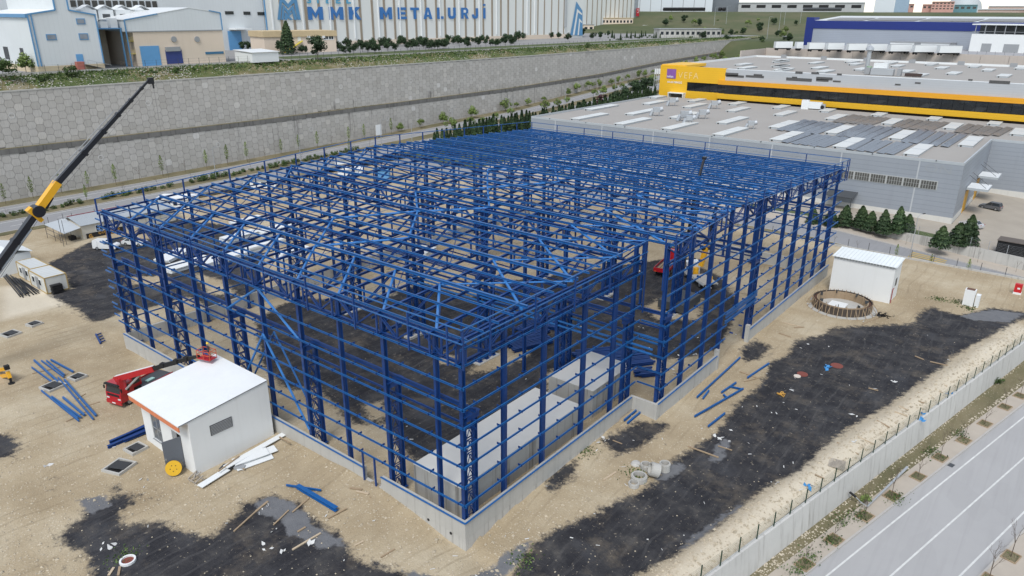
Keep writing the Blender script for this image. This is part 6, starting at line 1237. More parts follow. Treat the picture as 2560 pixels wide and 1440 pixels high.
q = MB().tube((XL+1.6,b.y+.3,zs),(XL+1.6,b.y+.3,zs+1.1),.04).tube((XL+1.6,b.y+.3,zs+1.1),(XL+1.6,b.y+6,PZ+1.1),.04); part(q, 'stair_rail', GALV, b1); part(MB().slab([(XL+.1,b.y,zs),(XL+.1,b.y+5.5,PZ),(XL+1.7,b.y+5.5,PZ),(XL+1.7,b.y,zs)], (0,0,-.15)), 'stair', DGREY, b1)
p = f(196, 168); solo(MB().box((XL+1.2, p.y, PZ+1.2), (1.2,1.8,2.2)), 'red_bin', mat('faded_red', (.42,.14,.11), .7), 'faded red bin at the foot of the blue trimmed building', 'bin')
# second building, cream below white above
Pd = at(345, 166, z=PZ); X2 = Pd.x
b2_ = thing('cream_gabled_building', 'gabled building with cream lower wall, white upper wall and blue doors', 'building', (X2-10, Pd.y+12, PZ)); f = lambda u, v: at(u, v, x=X2)
yA, yB = f(345, 160).y, f(566, 158).y; zm = f(450, 77).z; zl_, zr2, zp = f(311, 50).z, f(553, 32).z, f(470, 20).z; yl = f(311, 60).y; yp = f(470, 22).y
part(MB().bb(X2-30, X2, yA, yB, PZ-1, zm), 'lower_wall', CREAMW, b2_); part(MB().slab([(X2+.1,yl,zm),(X2+.1,yB,zm),(X2+.1,yB,zr2),(X2+.1,yp,zp),(X2+.1,yl,zl_)], (-30,0,0)), 'upper_wall', SHEET, b2_)
part(MB().slab([(X2+.2,yl-.3,zl_),(X2+.2,yp,zp),(X2-40,yp,zp),(X2-40,yl-.3,zl_)], (0,0,.15)), 'roof', WHITE_M, b2_); part(MB().slab([(X2+.2,yB+.3,zr2),(X2+.2,yp,zp),(X2-40,yp,zp),(X2-40,yB+.3,zr2)], (0,0,.15)), 'roof', WHITE_M, b2_)
part(MB().bb(X2+.1,X2+.2,yl,yB,zm-.15,zm+.15), 'band', GREY, b2_)
for a, b in (((yl,zl_),((yl+yp)/2,(zl_+zp)/2)),((yB-3.5,zr2+.6),(yB,zr2)),((yB,zr2),(yB,zm)),((yl,zl_),(yl,PZ))): part(MB().beam((X2+.2,a[0],a[1]),(X2+.2,b[0],b[1]),.25,.3), 'trim', BTRIM, b2_)
for (u0,v0,u1,v1,m_,nm) in ((357,114,396,166,LBLUE,'blue_gate'),(418,124,453,160,DBLUE,'roller_shutter'),(514,128,558,136,mat('teal_glass', (.05,.16,.28), .2),'strip_window')):
    a, b = f(u0, v1), f(u1, v0); part(MB().bb(X2, X2+.15, a.y, b.y, max(a.z, PZ), b.z), nm, m_, b2_)
a, b = f(413, 125), f(449, 121); part(MB().bb(X2+.01, X2+.5, a.y, b.y, a.z-.4, b.z+.5), 'shutter_box', GREY, b2_)
for u in (434, 492): p = f(u, 98); part(MB().tube((X2,p.y,p.z),(X2+.3,p.y,p.z),.8,12), 'wall_fan', GREY, b2_)
part(MB().bb(X2-14, X2-2, yl-8, yl, PZ+9.6, PZ+9.9), 'service_deck', BTRIM, b2_)
for y in (yl-7.6, yl-.3): part(MB().beam((X2-2.2,y,PZ),(X2-2.2,y,PZ+9.6),.35,.35), 'deck_column', BTRIM, b2_)
for y, h in ((yl-6.8,2.2),(yl-4.2,1.6),(yl-1.6,2.4)): part(MB().bb(X2-4.5, X2-2.4, y-.9, y+.9, PZ+9.9, PZ+9.9+h), 'cooling_unit', WHITE_M, b2_)
part(MB().bb(X2-26, X2-12, yl-9.5, yl-.1, PZ, zl_-1.2), 'recess_wall', mat('dull_cream', (.42,.37,.30), .85), b2_); YEL = mat('stair_yellow', (.55,.45,.06), .6)
for z in (3.2, 6.5): part(MB().bb(X2-1.8, X2-.2, yl+.3, yA, PZ+z, PZ+z+.12), 'stair_landing', YEL, b2_); [part(MB().bb(X2-.25, X2-.2, yl+.3, yA, PZ+z+h, PZ+z+h+.06), 'landing_rail', YEL, b2_) for h in (.5, 1.0)]
vb = [(205,26),(247,26),(290,26),(338,26)]
for k, (u, v) in enumerate(vb):
    p = at(u+12, v+8, x=X2-16); t = thing('roof_ventilator', '%s of the white gabled roof ventilators from the left on the plateau roofs' % ORD[k], 'ventilator', (X2-16, p.y, p.z-2), 0, 'white gabled roof ventilators'); part(MB().box((0,0,1.5), (3,4,3)), 'housing', WHITE_M, t, False); part(MB().slab([(-1.7,-2.3,3),(1.7,-2.3,3),(1.7,0,4.2),(-1.7,0,4.2)],(0,0,.1)).slab([(-1.7,2.3,3),(1.7,2.3,3),(1.7,0,4.2),(-1.7,0,4.2)],(0,0,.1)), 'cap', WHITE_M, t, False); part(MB().bb(1.5,1.56,-1,1,.6,1.9), 'grille', DGREY, t, False)
for y0_, z1_ in ((yl-8.2, 6.2), (yl-4.6, 7.0)): part(MB().bb(X2-11.98, X2-11.9, y0_, y0_+2.4, PZ, PZ+z1_), 'recess_door', LBLUE, b2_)
part(MB().bb(X2-40, X2-12.5, yl-22, yl-.2, PZ, at(290, 40, x=X2-14).z-1.5), 'link_block', SHEET, b2_)
# long pale hall with the big letters
PM = at(900, 114, z=PZ); PM2 = at(1450, 93.5, z=PZ); dm = (PM2-PM); dm.z = 0; dm.normalize(); nm_ = Vector((dm.y, -dm.x, 0)); 
if nm_.x < 0: nm_ = -nm_
def Wp(u, v, o=0): return atp(u, v, PM+nm_*o, nm_)
mm = thing('lettered_steel_mill', 'huge pale steel mill hall with brown pilasters and big blue lettering', 'factory', tuple(PM-nm_*20))
MS = lambda u: (Wp(u, 60)-PM).dot(dm)
def mbx(nm, m_, s0, s1, z0, z1, o0, o1, par=None): 
    A = PM+dm*s0; B = PM+dm*s1; z = Vector((0,0,1)); q = [A+nm_*o0+z*(z0-PM.z), B+nm_*o0+z*(z0-PM.z), B+nm_*o1+z*(z0-PM.z), A+nm_*o1+z*(z0-PM.z)]; return part(MB().slab(q, (0,0,z1-z0)), nm, m_, par or mm)
sL, sR = MS(668), MS(1457); ZM = PZ+34
WARM = mat('warm_white_sheet', (.70,.71,.68), .55, .04, .1, streak=.06); BRN = mat('brown_pilaster', (.30,.25,.19), .8, .1, .5)
mbx('wall', WARM, sL, sR, PZ, ZM, -60, 0); mbx('cream_base', CREAMW, MS(860), MS(1425), PZ, PZ+2.2, -1, .25); mbx('roof', GREY, sL, sR, ZM, ZM+.4, -60, .3)
OF2 = -72; S2_ = lambda u: (Wp(u, 60, OF2)-PM).dot(dm)
mbx('rear_wall', WARM, S2_(1440), S2_(1583), PZ, ZM+6, OF2-50, OF2)
for u in (1466,1479,1491,1502,1513,1524,1535,1545,1555,1565,1575): mbx('pilaster', BRN, S2_(u)-.4, S2_(u)+.4, PZ, ZM+5.8, OF2, OF2+.25)
for u in (705,737,767,800,837,867,902,932,962,987,1016,1040,1065,1091,1113,1137,1164,1187,1208,1230,1252,1270,1289,1307,1326,1344,1360,1378,1395,1409):
    s_ = MS(u); w_ = .55 if u < 1280 else .35; mbx('pilaster', BRN, s_-w_, s_+w_, PZ+.5, ZM-.1, 0, .22)
for u in (682,758,826,886,947,1000,1053,1100,1148,1198,1241,1317,1336,1411): s_ = MS(u); mbx('downpipe', WHITE_M, s_-.25, s_+.25, PZ+3, ZM-.2, 0, .5)
mbx('left_hall_wall', SHEET, sL-95, sL-.3, PZ, ZM-1, -60, -1.2); mbx('corner_trim', BTRIM, sL-.35, sL, PZ, ZM-.5, -.5, .1)
for u0, u1, v0, v1 in ((563,583,28,36),(609,625,29,37),(644,663,30,38)):
    a, b = Wp(u0, v1, -1.2), Wp(u1, v0, -1.2); mbx('small_window', GLASS, (a-PM).dot(dm), (b-PM).dot(dm), a.z, b.z, -1.2, -1.0)
a, b = Wp(175, 17, -1.2), Wp(393, 3, -1.2); s0, s1 = (a-PM).dot(dm), (b-PM).dot(dm)
for k in range(13): mbx('clerestory_window', GLASS, s0+(s1-s0)*k/13+.3, s0+(s1-s0)*(k+1)/13-.3, a.z, b.z, -1.2, -1.0)
mbx('door_canopy', WHITE_M, MS(575), MS(615), PZ+7.5, PZ+8, -1.2, 4); mbx('blue_sliding_door', LBLUE, MS(570), MS(603), PZ, PZ+7, -1.1, -.9)
LB = mat('lettering_blue', (.035,.16,.42), .5, .08, .3); LB2 = mat('lettering_sky_blue', (.09,.34,.52), .5, .05, .3); LB3 = mat('logo_steel_blue', (.09,.25,.44), .5, .06, .3)
LET = [('M',771,806,17,49.5),('M',824,857,17.3,49.3),('K',873,901,17.5,49),('M',950,979,18,48),('E',995,1015,18.5,48),('T',1027,1047,19,47.5),('A',1059,1080,19,47.5),('L',1093,1108,19,47.3),('U',1120,1139,19,47),('R',1153,1171,19.3,46.7),('J',1180,1195,20.5,46.5),('I',1208,1213.5,20,46.2),('S',768,777,-9,8.5),('T',789,799,-9,8.5),('E',815,824,-8.5,8.7),('E',840,850,-8.5,8.8),('L',866,876,-8,9)]
GLY_ = {'M':[[(0,0),(.28,0),(.28,.55),(.5,.1),(.72,.55),(.72,0),(1,0),(1,1),(.74,1),(.5,.5),(.26,1),(0,1)]],'K':[[(0,0),(.3,0),(.3,.36),(.42,.5),(.68,0),(1,0),(.62,.62),(.97,1),(.62,1),(.3,.62),(.3,1),(0,1)]],'E':[[(0,0),(1,0),(1,.22),(.36,.22),(.36,.4),(.9,.4),(.9,.6),(.36,.6),(.36,.78),(1,.78),(1,1),(0,1)]],'T':[[(.34,0),(.66,0),(.66,.77),(1,.77),(1,1),(0,1),(0,.77),(.34,.77)]],'A':[[(0,0),(.3,0),(.36,.2),(.64,.2),(.7,0),(1,0),(.66,1),(.34,1)]],'L':[[(0,0),(1,0),(1,.24),(.38,.24),(.38,1),(0,1)]],'U':[[(0,.3),(.12,.08),(.35,0),(.65,0),(.88,.08),(1,.3),(1,1),(.68,1),(.68,.3),(.5,.2),(.32,.3),(.32,1),(0,1)]],'R':[[(0,0),(.32,0),(.32,.36),(.45,.36),(.66,0),(1,0),(.74,.42),(.95,.55),(.97,.8),(.8,.97),(.6,1),(0,1)]],'J':[[(0,.3),(.1,.08),(.35,0),(.7,0),(.92,.1),(1,.3),(1,1),(.62,1),(.62,.3),(.5,.2),(.38,.3),(.38,.4),(0,.4)]],'I':[[(0,0),(1,0),(1,1),(0,1)]],'S':[[(0,.05),(.4,0),(.85,.06),(1,.28),(.9,.52),(.45,.62),(.45,.74),(.95,.72),(.95,.94),(.55,1),(.12,.92),(0,.7),(.14,.48),(.58,.38),(.58,.25),(.0,.28)]]}
for ch, u0, u1, v0, v1 in LET:
    a, b = Wp(u0, v1, .26), Wp(u1, v0, .26); du = (b-a).dot(dm); dz = b.z-a.z; q = MB()
    for poly in GLY_[ch]: q.slab([a+dm*(x*du)+Vector((0,0,z*dz)) for x, z in poly], nm_*.12)
    if ch == 'R': pass
    L3 = part(q, 'letter', LB if v0 > 0 else LB2, mm)
    if ch == 'A': part(MB().slab([a+dm*(x*du)+Vector((0,0,z*dz))+nm_*.13 for x, z in ((.43,.38),(.57,.38),(.5,.66))], nm_*.02), 'counter', WARM, L3)
    if ch == 'R': part(MB().slab([a+dm*(x*du)+Vector((0,0,z*dz))+nm_*.13 for x, z in ((.32,.55),(.6,.55),(.66,.68),(.6,.8),(.32,.8))], nm_*.02), 'counter', WARM, L3)
a, b = Wp(1207.5, 14.5, .26), Wp(1213.5, 10, .26); part(MB().slab([a, a+dm*(b-a).dot(dm), a+dm*(b-a).dot(dm)+Vector((0,0,b.z-a.z)), a+Vector((0,0,b.z-a.z))], nm_*.12), 'letter_dot', LB, mm)
lg = [[(694,49.5),(700,-14),(720,10),(739,-14),(752,49.5),(744,49.5),(735,6),(720.5,21),(705,5),(701,49.5)], [(703,49.5),(707,11),(721,26.5),(733,12),(743,49.5),(735,49.5),(729,25),(721,36),(711,24),(709,49.5)], [(711,49.5),(712,30),(718,34),(718,38),(727,31),(731,32),(723,41),(733,49.5),(725,49.5),(720,45),(717,49.5)]]
for pg in lg: part(MB().slab([Wp(u, v, .26) for u, v in pg], nm_*.12), 'logo', LB3, mm)
for pg, m_ in (([(1425.5,88),(1441,4),(1456,27),(1456,89)], LB3),): part(MB().slab([Wp(u, v, .3) for u, v in pg], nm_*.12), 'corner_logo', m_, mm)
for pg in ([(1432,88),(1443,22),(1455,34),(1455,38),(1445,31),(1436,88)], [(1444,88),(1448,46),(1455,54),(1455,58),(1450,54),(1447,88)]): part(MB().slab([Wp(u, v, .43) for u, v in pg], nm_*.05), 'corner_logo_line', WARM, mm)
mbx('chimney_duct', GALV, MS(1409), MS(1412), PZ+6, ZM-2, .3, 1.4)
# stair tower with flag
sT = S2_(1584); mbx('stair_tower', mat('tower_lattice_grey', (.35,.38,.40), .6, .4, .8), sT, sT+7, PZ, ZM+6, OF2-9, OF2-1)
_W0 = Wp
Wp = lambda u, v, o=0: _W0(u, v, o+OF2)
fa = Wp(1593, 40, .5); fl = thing('hanging_red_flag', 'long red flag with white crescent and star hanging from the stair tower', 'flag', tuple(fa)); w_ = (Wp(1597.5, 30, .5)-Wp(1590, 30, .5)).dot(dm); h_ = (Wp(1593, 20.5, .5).z-Wp(1593, 40.5, .5).z); q0 = Wp(1590, 40.5, .5)
part(MB().slab([q0, q0+dm*w_, q0+dm*w_+Vector((0,0,h_)), q0+Vector((0,0,h_))], nm_*.05), 'cloth', mat('flag_red', (.52,.012,.025), .6), fl); cc = q0+dm*w_*.5+Vector((0,0,h_*.62)); r = w_*.3; q = MB()
for k in range(12):
    a0, a1 = math.radians(-60+k*25-90), math.radians(-60+k*25-65); q.slab([cc+nm_*.06+(dm*math.cos(a)+Vector((0,0,1))*math.sin(a))*rr for rr, a in ((r,a0),(r,a1),(r*.72,a1),(r*.72,a0))], nm_*.02)
part(q, 'crescent', WHITE, fl); part(MB().slab([cc+nm_*.06+Vector((0,0,r*1.1))+(dm*math.cos(a)+Vector((0,0,1))*math.sin(a))*(r*.4 if k % 2 == 0 else r*.16) for k, a in enumerate(np.linspace(math.pi/2, math.pi*2.5, 11)[:10])], nm_*.02), 'star', WHITE, fl)
# cream office in front of the mill
a, b = at(664, 134, z=PZ), at(842, 128.5, z=PZ); d = (b-a); d.z = 0; L = d.length; d.normalize(); no = Vector((d.y, -d.x, 0)); no = no if no.x > 0 else -no
of2 = thing('cream_office', 'two storey cream office with flat roof in front of the lettered mill', 'office', tuple((a+b)/2-no*5)); fo = lambda u, v: atp(u, v, a, no); zt = fo(750, 77).z
def obx(nm, m_, s0, s1, z0, z1, o0, o1, par=None): return part(MB().slab([a+d*s0+no*o0+Vector((0,0,z0-PZ)), a+d*s1+no*o0+Vector((0,0,z0-PZ)), a+d*s1+no*o1+Vector((0,0,z0-PZ)), a+d*s0+no*o1+Vector((0,0,z0-PZ))], (0,0,z1-z0)), nm, m_, par or of2)
obx('wall', CREAMW, 0, L, PZ-.5, zt-2, -14, 0); obx('roof_band', mat('tan_band', (.55,.43,.26), .8), -.4, L+.4, zt-2, zt, -14.4, .4)
for u in (782,796,815,828): s_ = (fo(u, 97)-a).dot(d); z = fo(u, 99.5).z; w_ = obx('window', WHITE_M, s_-1, s_+1, z, z+2.4, 0, .08); [obx('pane', GLASS, s_-.85+k*.9, s_-.1+k*.9, z+.25, z+2.1, .08, .1, w_) for k in range(2)]
s_ = (fo(748, 97)-a).dot(d); z = fo(748, 103).z; obx('upper_door', WHITE_M, s_-.6, s_+.6, z, z+2.6, 0, .1); part(MB().slab([a+d*(s_+.8)+no*.1+Vector((0,0,z-PZ)), a+d*(s_+.8)+no*1.6+Vector((0,0,z-PZ)), a+d*(s_-6.5)+no*1.6, a+d*(s_-6.5)+no*.1], (0,0,.25)), 'outer_stair', YEL, of2)
for u in (771,808): s_ = (fo(u, 94)-a).dot(d); z = fo(u, 95).z; obx('air_conditioner', WHITE_M, s_-.5, s_+.5, z, z+.8, 0, .5)
# small white workshop near the fence, second cream office, gatehouse etc.
a1, b1_ = at(632, 157, z=PZ), at(707, 154, z=PZ); t = thing('white_workshop', 'low white workshop with flat white roof beside the plateau fence', 'workshop', tuple((a1+b1_)/2)); zt = at(650, 141, x=a1.x).z
part(MB().bb(a1.x-9, a1.x, a1.y, b1_.y, PZ, PZ+2.8), 'wall', WHITE_M, t); part(MB().slab([(a1.x+.3,a1.y-.3,PZ+2.8),(a1.x+.3,b1_.y+.3,PZ+2.8),(a1.x-9.3,b1_.y+.3,PZ+3.3),(a1.x-9.3,a1.y-.3,PZ+3.3)],(0,0,.1)), 'roof', WHITE_M, t)
def pbox(name, label, cat, u0, u1, vb, vt, depth, wm, roofm, wins=0, rows=1, z=PZ, wincol=None):
    p0, p1 = at(u0, vb, z=z), at(u1, vb, z=z); d_ = p1-p0; d_.z = 0; L_ = d_.length; d_.normalize(); n_ = Vector((-d_.y, d_.x, 0)); vdir = (p0+p1)/2-CAM
    if n_.dot(vdir) < 0: n_ = -n_
    H = atp((u0+u1)/2, vt, p0, n_).z-z; t = thing(name, label, cat, tuple((p0+p1)/2+n_*depth/2))
    part(MB().slab([p0, p1, p1+n_*depth, p0+n_*depth], (0,0,H)), 'wall', wm, t); e_ = Vector((0,0,H)); part(MB().slab([p0-d_*.4-n_*.4+e_, p1+d_*.4-n_*.4+e_, p1+d_*.4+n_*depth+e_, p0-d_*.4+n_*depth+e_], (0,0,max(.3, H*.05))), 'roof', roofm, t)
    for r_ in range(rows):
        for k in range(wins):
            c = p0+d_*(L_*(k+.5)/wins); w_ = L_/wins*.28; z0 = H*(r_+.35)/rows; z1 = H*(r_+.72)/rows
            part(MB().slab([c-d_*w_-n_*.05+Vector((0,0,z0)), c+d_*w_-n_*.05+Vector((0,0,z0)), c+d_*w_-n_*.05+Vector((0,0,z1)), c-d_*w_-n_*.05+Vector((0,0,z1))], n_*.04), 'window', wincol or GLASS, t)
    return t
pbox('white_prefab_cabin', 'long white prefab cabin behind the left columns of the hall', 'cabin', 398, 482, 522, 498, 4, WHITE_M, WHITE, 5, 1, z=0)
pbox('second_prefab_cabin', 'white prefab cabin near the back left corner of the hall', 'cabin', 610, 690, 470, 450, 4, WHITE_M, GREY, 4, 1, z=.1)
pbox('white_box_lorry', 'white box lorry parked beyond the back left of the hall', 'lorry', 838, 884, 418, 400, 3, WHITE_M, GREY, 0, 1, z=.3)
pbox('blue_store_container', 'blue storage container seen through the roof bays', 'container', 938, 972, 446, 425, 3, LBLUE, LBLUE, 0, 1, z=0)
pbox('second_box_lorry', 'second white box lorry seen through the left roof bays', 'lorry', 845, 905, 440, 424, 3, WHITE_M, WHITE, 0, 1, z=0)
pbox('cream_office_block', 'cream office block with two rows of dark windows right of the lettered mill', 'office', 1487, 1581, 79, 46, 14, CREAMW, mat('tan_band', (.55,.43,.26)), 11, 2); pbox('cream_gate_house', 'small cream annex at the foot of the blue corner logo', 'annex', 1458, 1484, 81, 62, 10, CREAMW, GREY, 2, 1)
pbox('blue_white_gatehouse', 'small white gatehouse with blue end and white flat roof beside the mill road', 'gatehouse', 1607, 1645, 80, 64, 9, WHITE, WHITE_M, 4, 1); pbox('stained_concrete_shed', 'long low roofless shed with stained concrete walls on the plateau edge', 'shed', 1648, 1802, 94, 73, 12, CONC_D, GREY, 12, 1); pbox('fuel_station', 'pale canopy building with thin flat roof behind the stained shed', 'canopy building', 1745, 1812, 78, 55, 10, GREY, WHITE_M, 0)
pbox('red_container', 'red shipping container on the far green slope', 'container', 1876, 1908, 73, 63, 6, mat('container_red', (.35,.05,.03), .6), mat('container_red_top', (.4,.1,.06), .6)); pbox('white_container_truck', 'white box truck parked behind the stained shed', 'truck', 1667, 1705, 73, 59, 4, WHITE_M, GREY); pbox('grey_shed', 'wide low grey shed far behind the gatehouse', 'shed', 1654, 1758, 60, 39, 20, mat('dull_grey_wall', (.22,.22,.22), .8), GREY)
pbox('curtain_trailer', 'grey curtain sided trailer parked on the far plateau road', 'trailer', 1703, 1730, 59, 46, 4, GREY, WHITE_M); pbox('dark_cabin', 'small dark green cabin beside the far road', 'cabin', 1962, 1978, 109, 92, 4, mat('dark_green_wall', (.05,.06,.05), .7), GREY, 1, z=23.5)
# ================================================================ VEGETATION
def sticks(mb, p, d, L, r, depth, spread=.6):
    q = p+d*L; mb.tube(p, q, r, 5, r*.6, False)
    if depth:
        for k in range(random.choice((2, 3, 3))):
            a = Vector((random.gauss(0,1), random.gauss(0,1), random.gauss(.5,.5))).normalized(); sticks(mb, p.lerp(q, random.uniform(.55, 1)), (d+a*spread).normalized(), L*random.uniform(.5,.75), r*.55, depth-1, spread)
def conifer(h, r, n, m_, droop=.25, bare=.12, lean=0):
    t, c = MB(), MB(); t.tube((0,0,0), (0,0,h*.9), .1*h/5, 6, .02)
    for k in range(int(h*5)):
        z = h*(bare+(.92-bare)*random.random()); a = random.random()*6.28; rr = r*(1-z/h)*.9; t.tube((0,0,z), (rr*math.cos(a), rr*math.sin(a), z-rr*droop*.6), .02, 4, .008, False)
    lob = [(random.random()*6.28, random.uniform(.75,1.2)) for _ in range(9)]
    for k in range(n):
        f = random.random()**.75; z = h*(bare+(1-bare)*f); tier = .72+.28*abs(math.sin(f*h*3.3)); a = random.random()*6.28; lb = 1
        for la, ls in lob:
            if abs((a-la+3.14) % 6.28-3.14) < .35: lb = ls
        rr = r*((1-f)**(.62 if r > 1.8 else .85))*tier*lb*math.sqrt(random.uniform(.25,1)); rad = rr/(r*max(.05, 1-f)+1e-6)
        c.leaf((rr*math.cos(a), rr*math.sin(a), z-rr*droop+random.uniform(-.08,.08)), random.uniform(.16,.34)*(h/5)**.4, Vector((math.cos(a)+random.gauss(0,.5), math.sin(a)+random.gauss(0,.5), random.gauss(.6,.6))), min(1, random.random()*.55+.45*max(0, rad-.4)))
    return t.mesh('trunk', BARK), c.mesh('crown', m_)
def roundtree(h, r, n, m_, trunk=.35, clumps=9, ls=.3):
    t, c = MB(), MB(); sticks(t, Vector((0,0,0)), Vector((0,0,1)), h*trunk*1.25, .07*h/4, 3, .7)
    cl = [(Vector((random.gauss(0,.42)*r, random.gauss(0,.42)*r, h*(trunk+.12)+random.random()*h*(.78-trunk))), r*random.uniform(.32,.6)) for _ in range(clumps)]
    for k in range(n):
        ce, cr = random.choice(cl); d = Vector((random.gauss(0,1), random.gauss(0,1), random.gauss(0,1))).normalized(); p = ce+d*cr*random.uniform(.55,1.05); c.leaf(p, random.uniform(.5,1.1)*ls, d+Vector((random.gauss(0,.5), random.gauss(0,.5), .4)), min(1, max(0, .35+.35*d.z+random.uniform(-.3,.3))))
    return t.mesh('trunk', BARK), c.mesh('crown', m_)
def poplar(h, n, m_):
    t, c = MB(), MB(); t.tube((0,0,0), (0,0,h*.95), .05, 6, .015)
    for k in range(14): z = h*random.uniform(.2,.85); a = random.random()*6.28; t.tube((0,0,z), (.35*math.cos(a), .35*math.sin(a), z+.6), .015, 4, .006, False)
    for k in range(n): f = random.random(); a = random.random()*6.28; rr = (.5*math.sin(math.pi*(.15+.85*f))+.06)*math.sqrt(random.random()); c.leaf((rr*math.cos(a), rr*math.sin(a), h*(.3+.72*f)), random.uniform(.08,.17))
    return t.mesh('trunk', BARK), c.mesh('crown', m_)
def baretree(h, leaves=0):
    t, c = MB(), MB(); sticks(t, Vector((0,0,0)), Vector((random.uniform(-.05,.05),0,1)), h*.5, .035*h/3, 4, .55)
    for k in range(leaves):
        v = random.choice(t.v[len(t.v)//3:]); c.leaf(v, random.uniform(.04,.09))
    return t.mesh('trunk', BARK), (c.mesh('crown', F_LIGHT) if leaves else None)
def plant(ms, loc, label, cat='tree', group=None, s=1.0, name='conifer_tree', sz=None):
    o = thing(name, label, cat, loc, random.random()*6.28, group); sc_ = (s, s, sz or s); o.scale = sc_
    for me_, nm in zip(ms, ('trunk', 'crown')):
        if me_ is None: continue
        c = bpy.data.objects.new(nm, me_); COL.objects.link(c); c.parent = o
    return o
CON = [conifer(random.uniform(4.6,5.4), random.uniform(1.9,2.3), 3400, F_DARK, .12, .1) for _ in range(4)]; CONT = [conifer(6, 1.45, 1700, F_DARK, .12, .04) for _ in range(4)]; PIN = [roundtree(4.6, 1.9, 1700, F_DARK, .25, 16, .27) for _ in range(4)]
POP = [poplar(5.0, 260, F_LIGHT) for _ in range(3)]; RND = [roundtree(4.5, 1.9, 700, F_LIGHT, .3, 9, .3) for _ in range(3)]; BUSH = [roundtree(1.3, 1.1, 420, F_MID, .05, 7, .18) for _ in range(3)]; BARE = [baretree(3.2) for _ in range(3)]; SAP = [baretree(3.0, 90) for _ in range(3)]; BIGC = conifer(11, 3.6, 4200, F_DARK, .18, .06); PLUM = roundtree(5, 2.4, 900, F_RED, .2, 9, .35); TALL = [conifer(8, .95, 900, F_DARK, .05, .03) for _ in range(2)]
def pick(l): return random.choice(l)
for k, (u, v, s_) in enumerate(((2030,560,.9),(2075,566,.95),(2110,567,1.0),(2149,572,1.15),(2174,577,1.0),(2205,585,1.05),(2241,585,1.2),(2266,585,1.05),(2350,615,1.1),(2392,607,1.1),(2417,610,1.35))):
    p = at(u, v, z=zyard(8)); plant(CON[k % 4], (p.x, p.y, zyard(p.x)), 'dark conifer, %s from the left in the row before the warehouse wall' % ORD[k], 'tree', 'conifers before the warehouse wall', s_*random.uniform(.8,1.0), sz=s_*random.uniform(.7,.92))
k = 0
for row, x0 in ((0, -123), (1, -120.8)):
    for y in np.arange(122 if row == 0 else 124, 238, 1.7 if row == 0 else 2.4):
        plant(pick(CONT), (x0+(y-122)*.08+random.uniform(-.7,.7), y+random.uniform(-.5,.5), zr(y)-.4), 'narrow dark conifer, %s from the near end of the %s hedge row beside the warehouse' % (ORD[k], ('inner','outer')[row]), 'tree', 'hedge of conifers beside the warehouse', random.uniform(.95,1.35), 'hedge_conifer'); k += 1
    k = 0
for j, (u, v, s_) in enumerate(((1540,262,1.3),(1560,252,1.4),(1585,240,1.6),(1605,238,1.7),(1625,232,1.6),(1450,285,1.0))):
    p = at(u, v, z=6); plant(pick(PIN), (p.x, p.y, 5.5), '%s full dark tree from the left beside the yellow tower' % ORD[j], 'tree', 'dark trees beside the yellow tower', s_, 'dark_tree')
p = at(1497, 265, z=5); plant(PLUM, (p.x, p.y, 4.2), 'dark red plum tree among the hedge conifers', 'tree', None, 1.1, 'plum_tree')
# trees along the left road
j = 0
for y in np.arange(12, 135, 6.1):
    o = random.uniform(1.8, 3.4); plant(pick(POP if random.random() < .7 else BARE), (xw(y)+o, y, zr(y)+.1), 'thin street sapling, %s from the left along the foot of the big wall' % ORD[j], 'tree', 'saplings along the foot of the big wall', random.uniform(.85,1.15), 'street_sapling'); j += 1
for y in np.arange(14, 120, 8.3):
    plant(pick(POP+BARE), (xw(y)+16+random.uniform(-1,1), y, zr(y)+.12), 'thin median sapling, %s from the left on the strip between the lanes' % ORD[int((y-14)/8.3)], 'tree', 'saplings on the road median', random.uniform(.6,.95), 'median_sapling')
j = 0
for y in np.arange(6, 110, 1.9):
    if 30 < y < 33 or 50 < y < 54 or y in (70,): continue
    plant(pick(BUSH), (xw(y)+15.6+random.uniform(-.6,.9), y, zr(y)+.05), 'low green shrub, %s from the left on the planted road median' % ORD[min(j, 58)], 'shrub', 'shrubs on the road median', random.uniform(.6,1.05), 'median_shrub'); j += 1
j = 0
for y in np.arange(140, 420, 8.7):
    for o in (2.4, 15.8):
        if random.random() < .8: plant(pick(RND), (xw(y)+o+random.uniform(-.6,.6), y+random.uniform(-2,2), zr(y)+.1), 'light green round tree, %s up the climbing road from the hall' % ORD[j], 'tree', 'light green trees along the climbing road', random.uniform(.55,1.1), 'light_green_tree'); j += 1
# trees on the plateau
j = 0
for k in range(62):
    u = 850+k*7.2+random.uniform(-4,4); v0 = 152-(u-640)*.056; v1 = 122-(u-800)*.045; f = random.random(); v = v0+(v1-v0)*f; p = at(u, v, z=PZ)
    plant(pick(PIN), (p.x, p.y, PZ), 'dark bushy pine, %s from the left in the belt before the lettered mill' % ORD[j], 'tree', 'pines before the lettered mill', random.uniform(.55,.95), 'bushy_pine'); j += 1
for k, (u, v, s_) in enumerate(((606,126,.9),(622,128,.95),(646,130,.85),(660,131,.95),(676,132,.9),(692,130,.8),(702,134,1.2),(756,134,.8),(764,134,.7),(790,136,.5))): p = at(u, v, z=PZ); plant(pick(PIN), (p.x, p.y, PZ), 'small pine, %s from the left before the cream office' % ORD[k], 'tree', 'pines before the cream office', s_*.8, 'office_pine')
p = at(722, 136, z=PZ); plant(BIGC, (p.x, p.y, PZ), 'tall pointed spruce standing before the cream office', 'tree', None, 1.0, 'tall_spruce'); p = at(795, 148, z=PZ); plant(PIN[0], (p.x, p.y, PZ), 'full green tree at the plateau fence below the cream office', 'tree', None, 1.5, 'fence_tree')
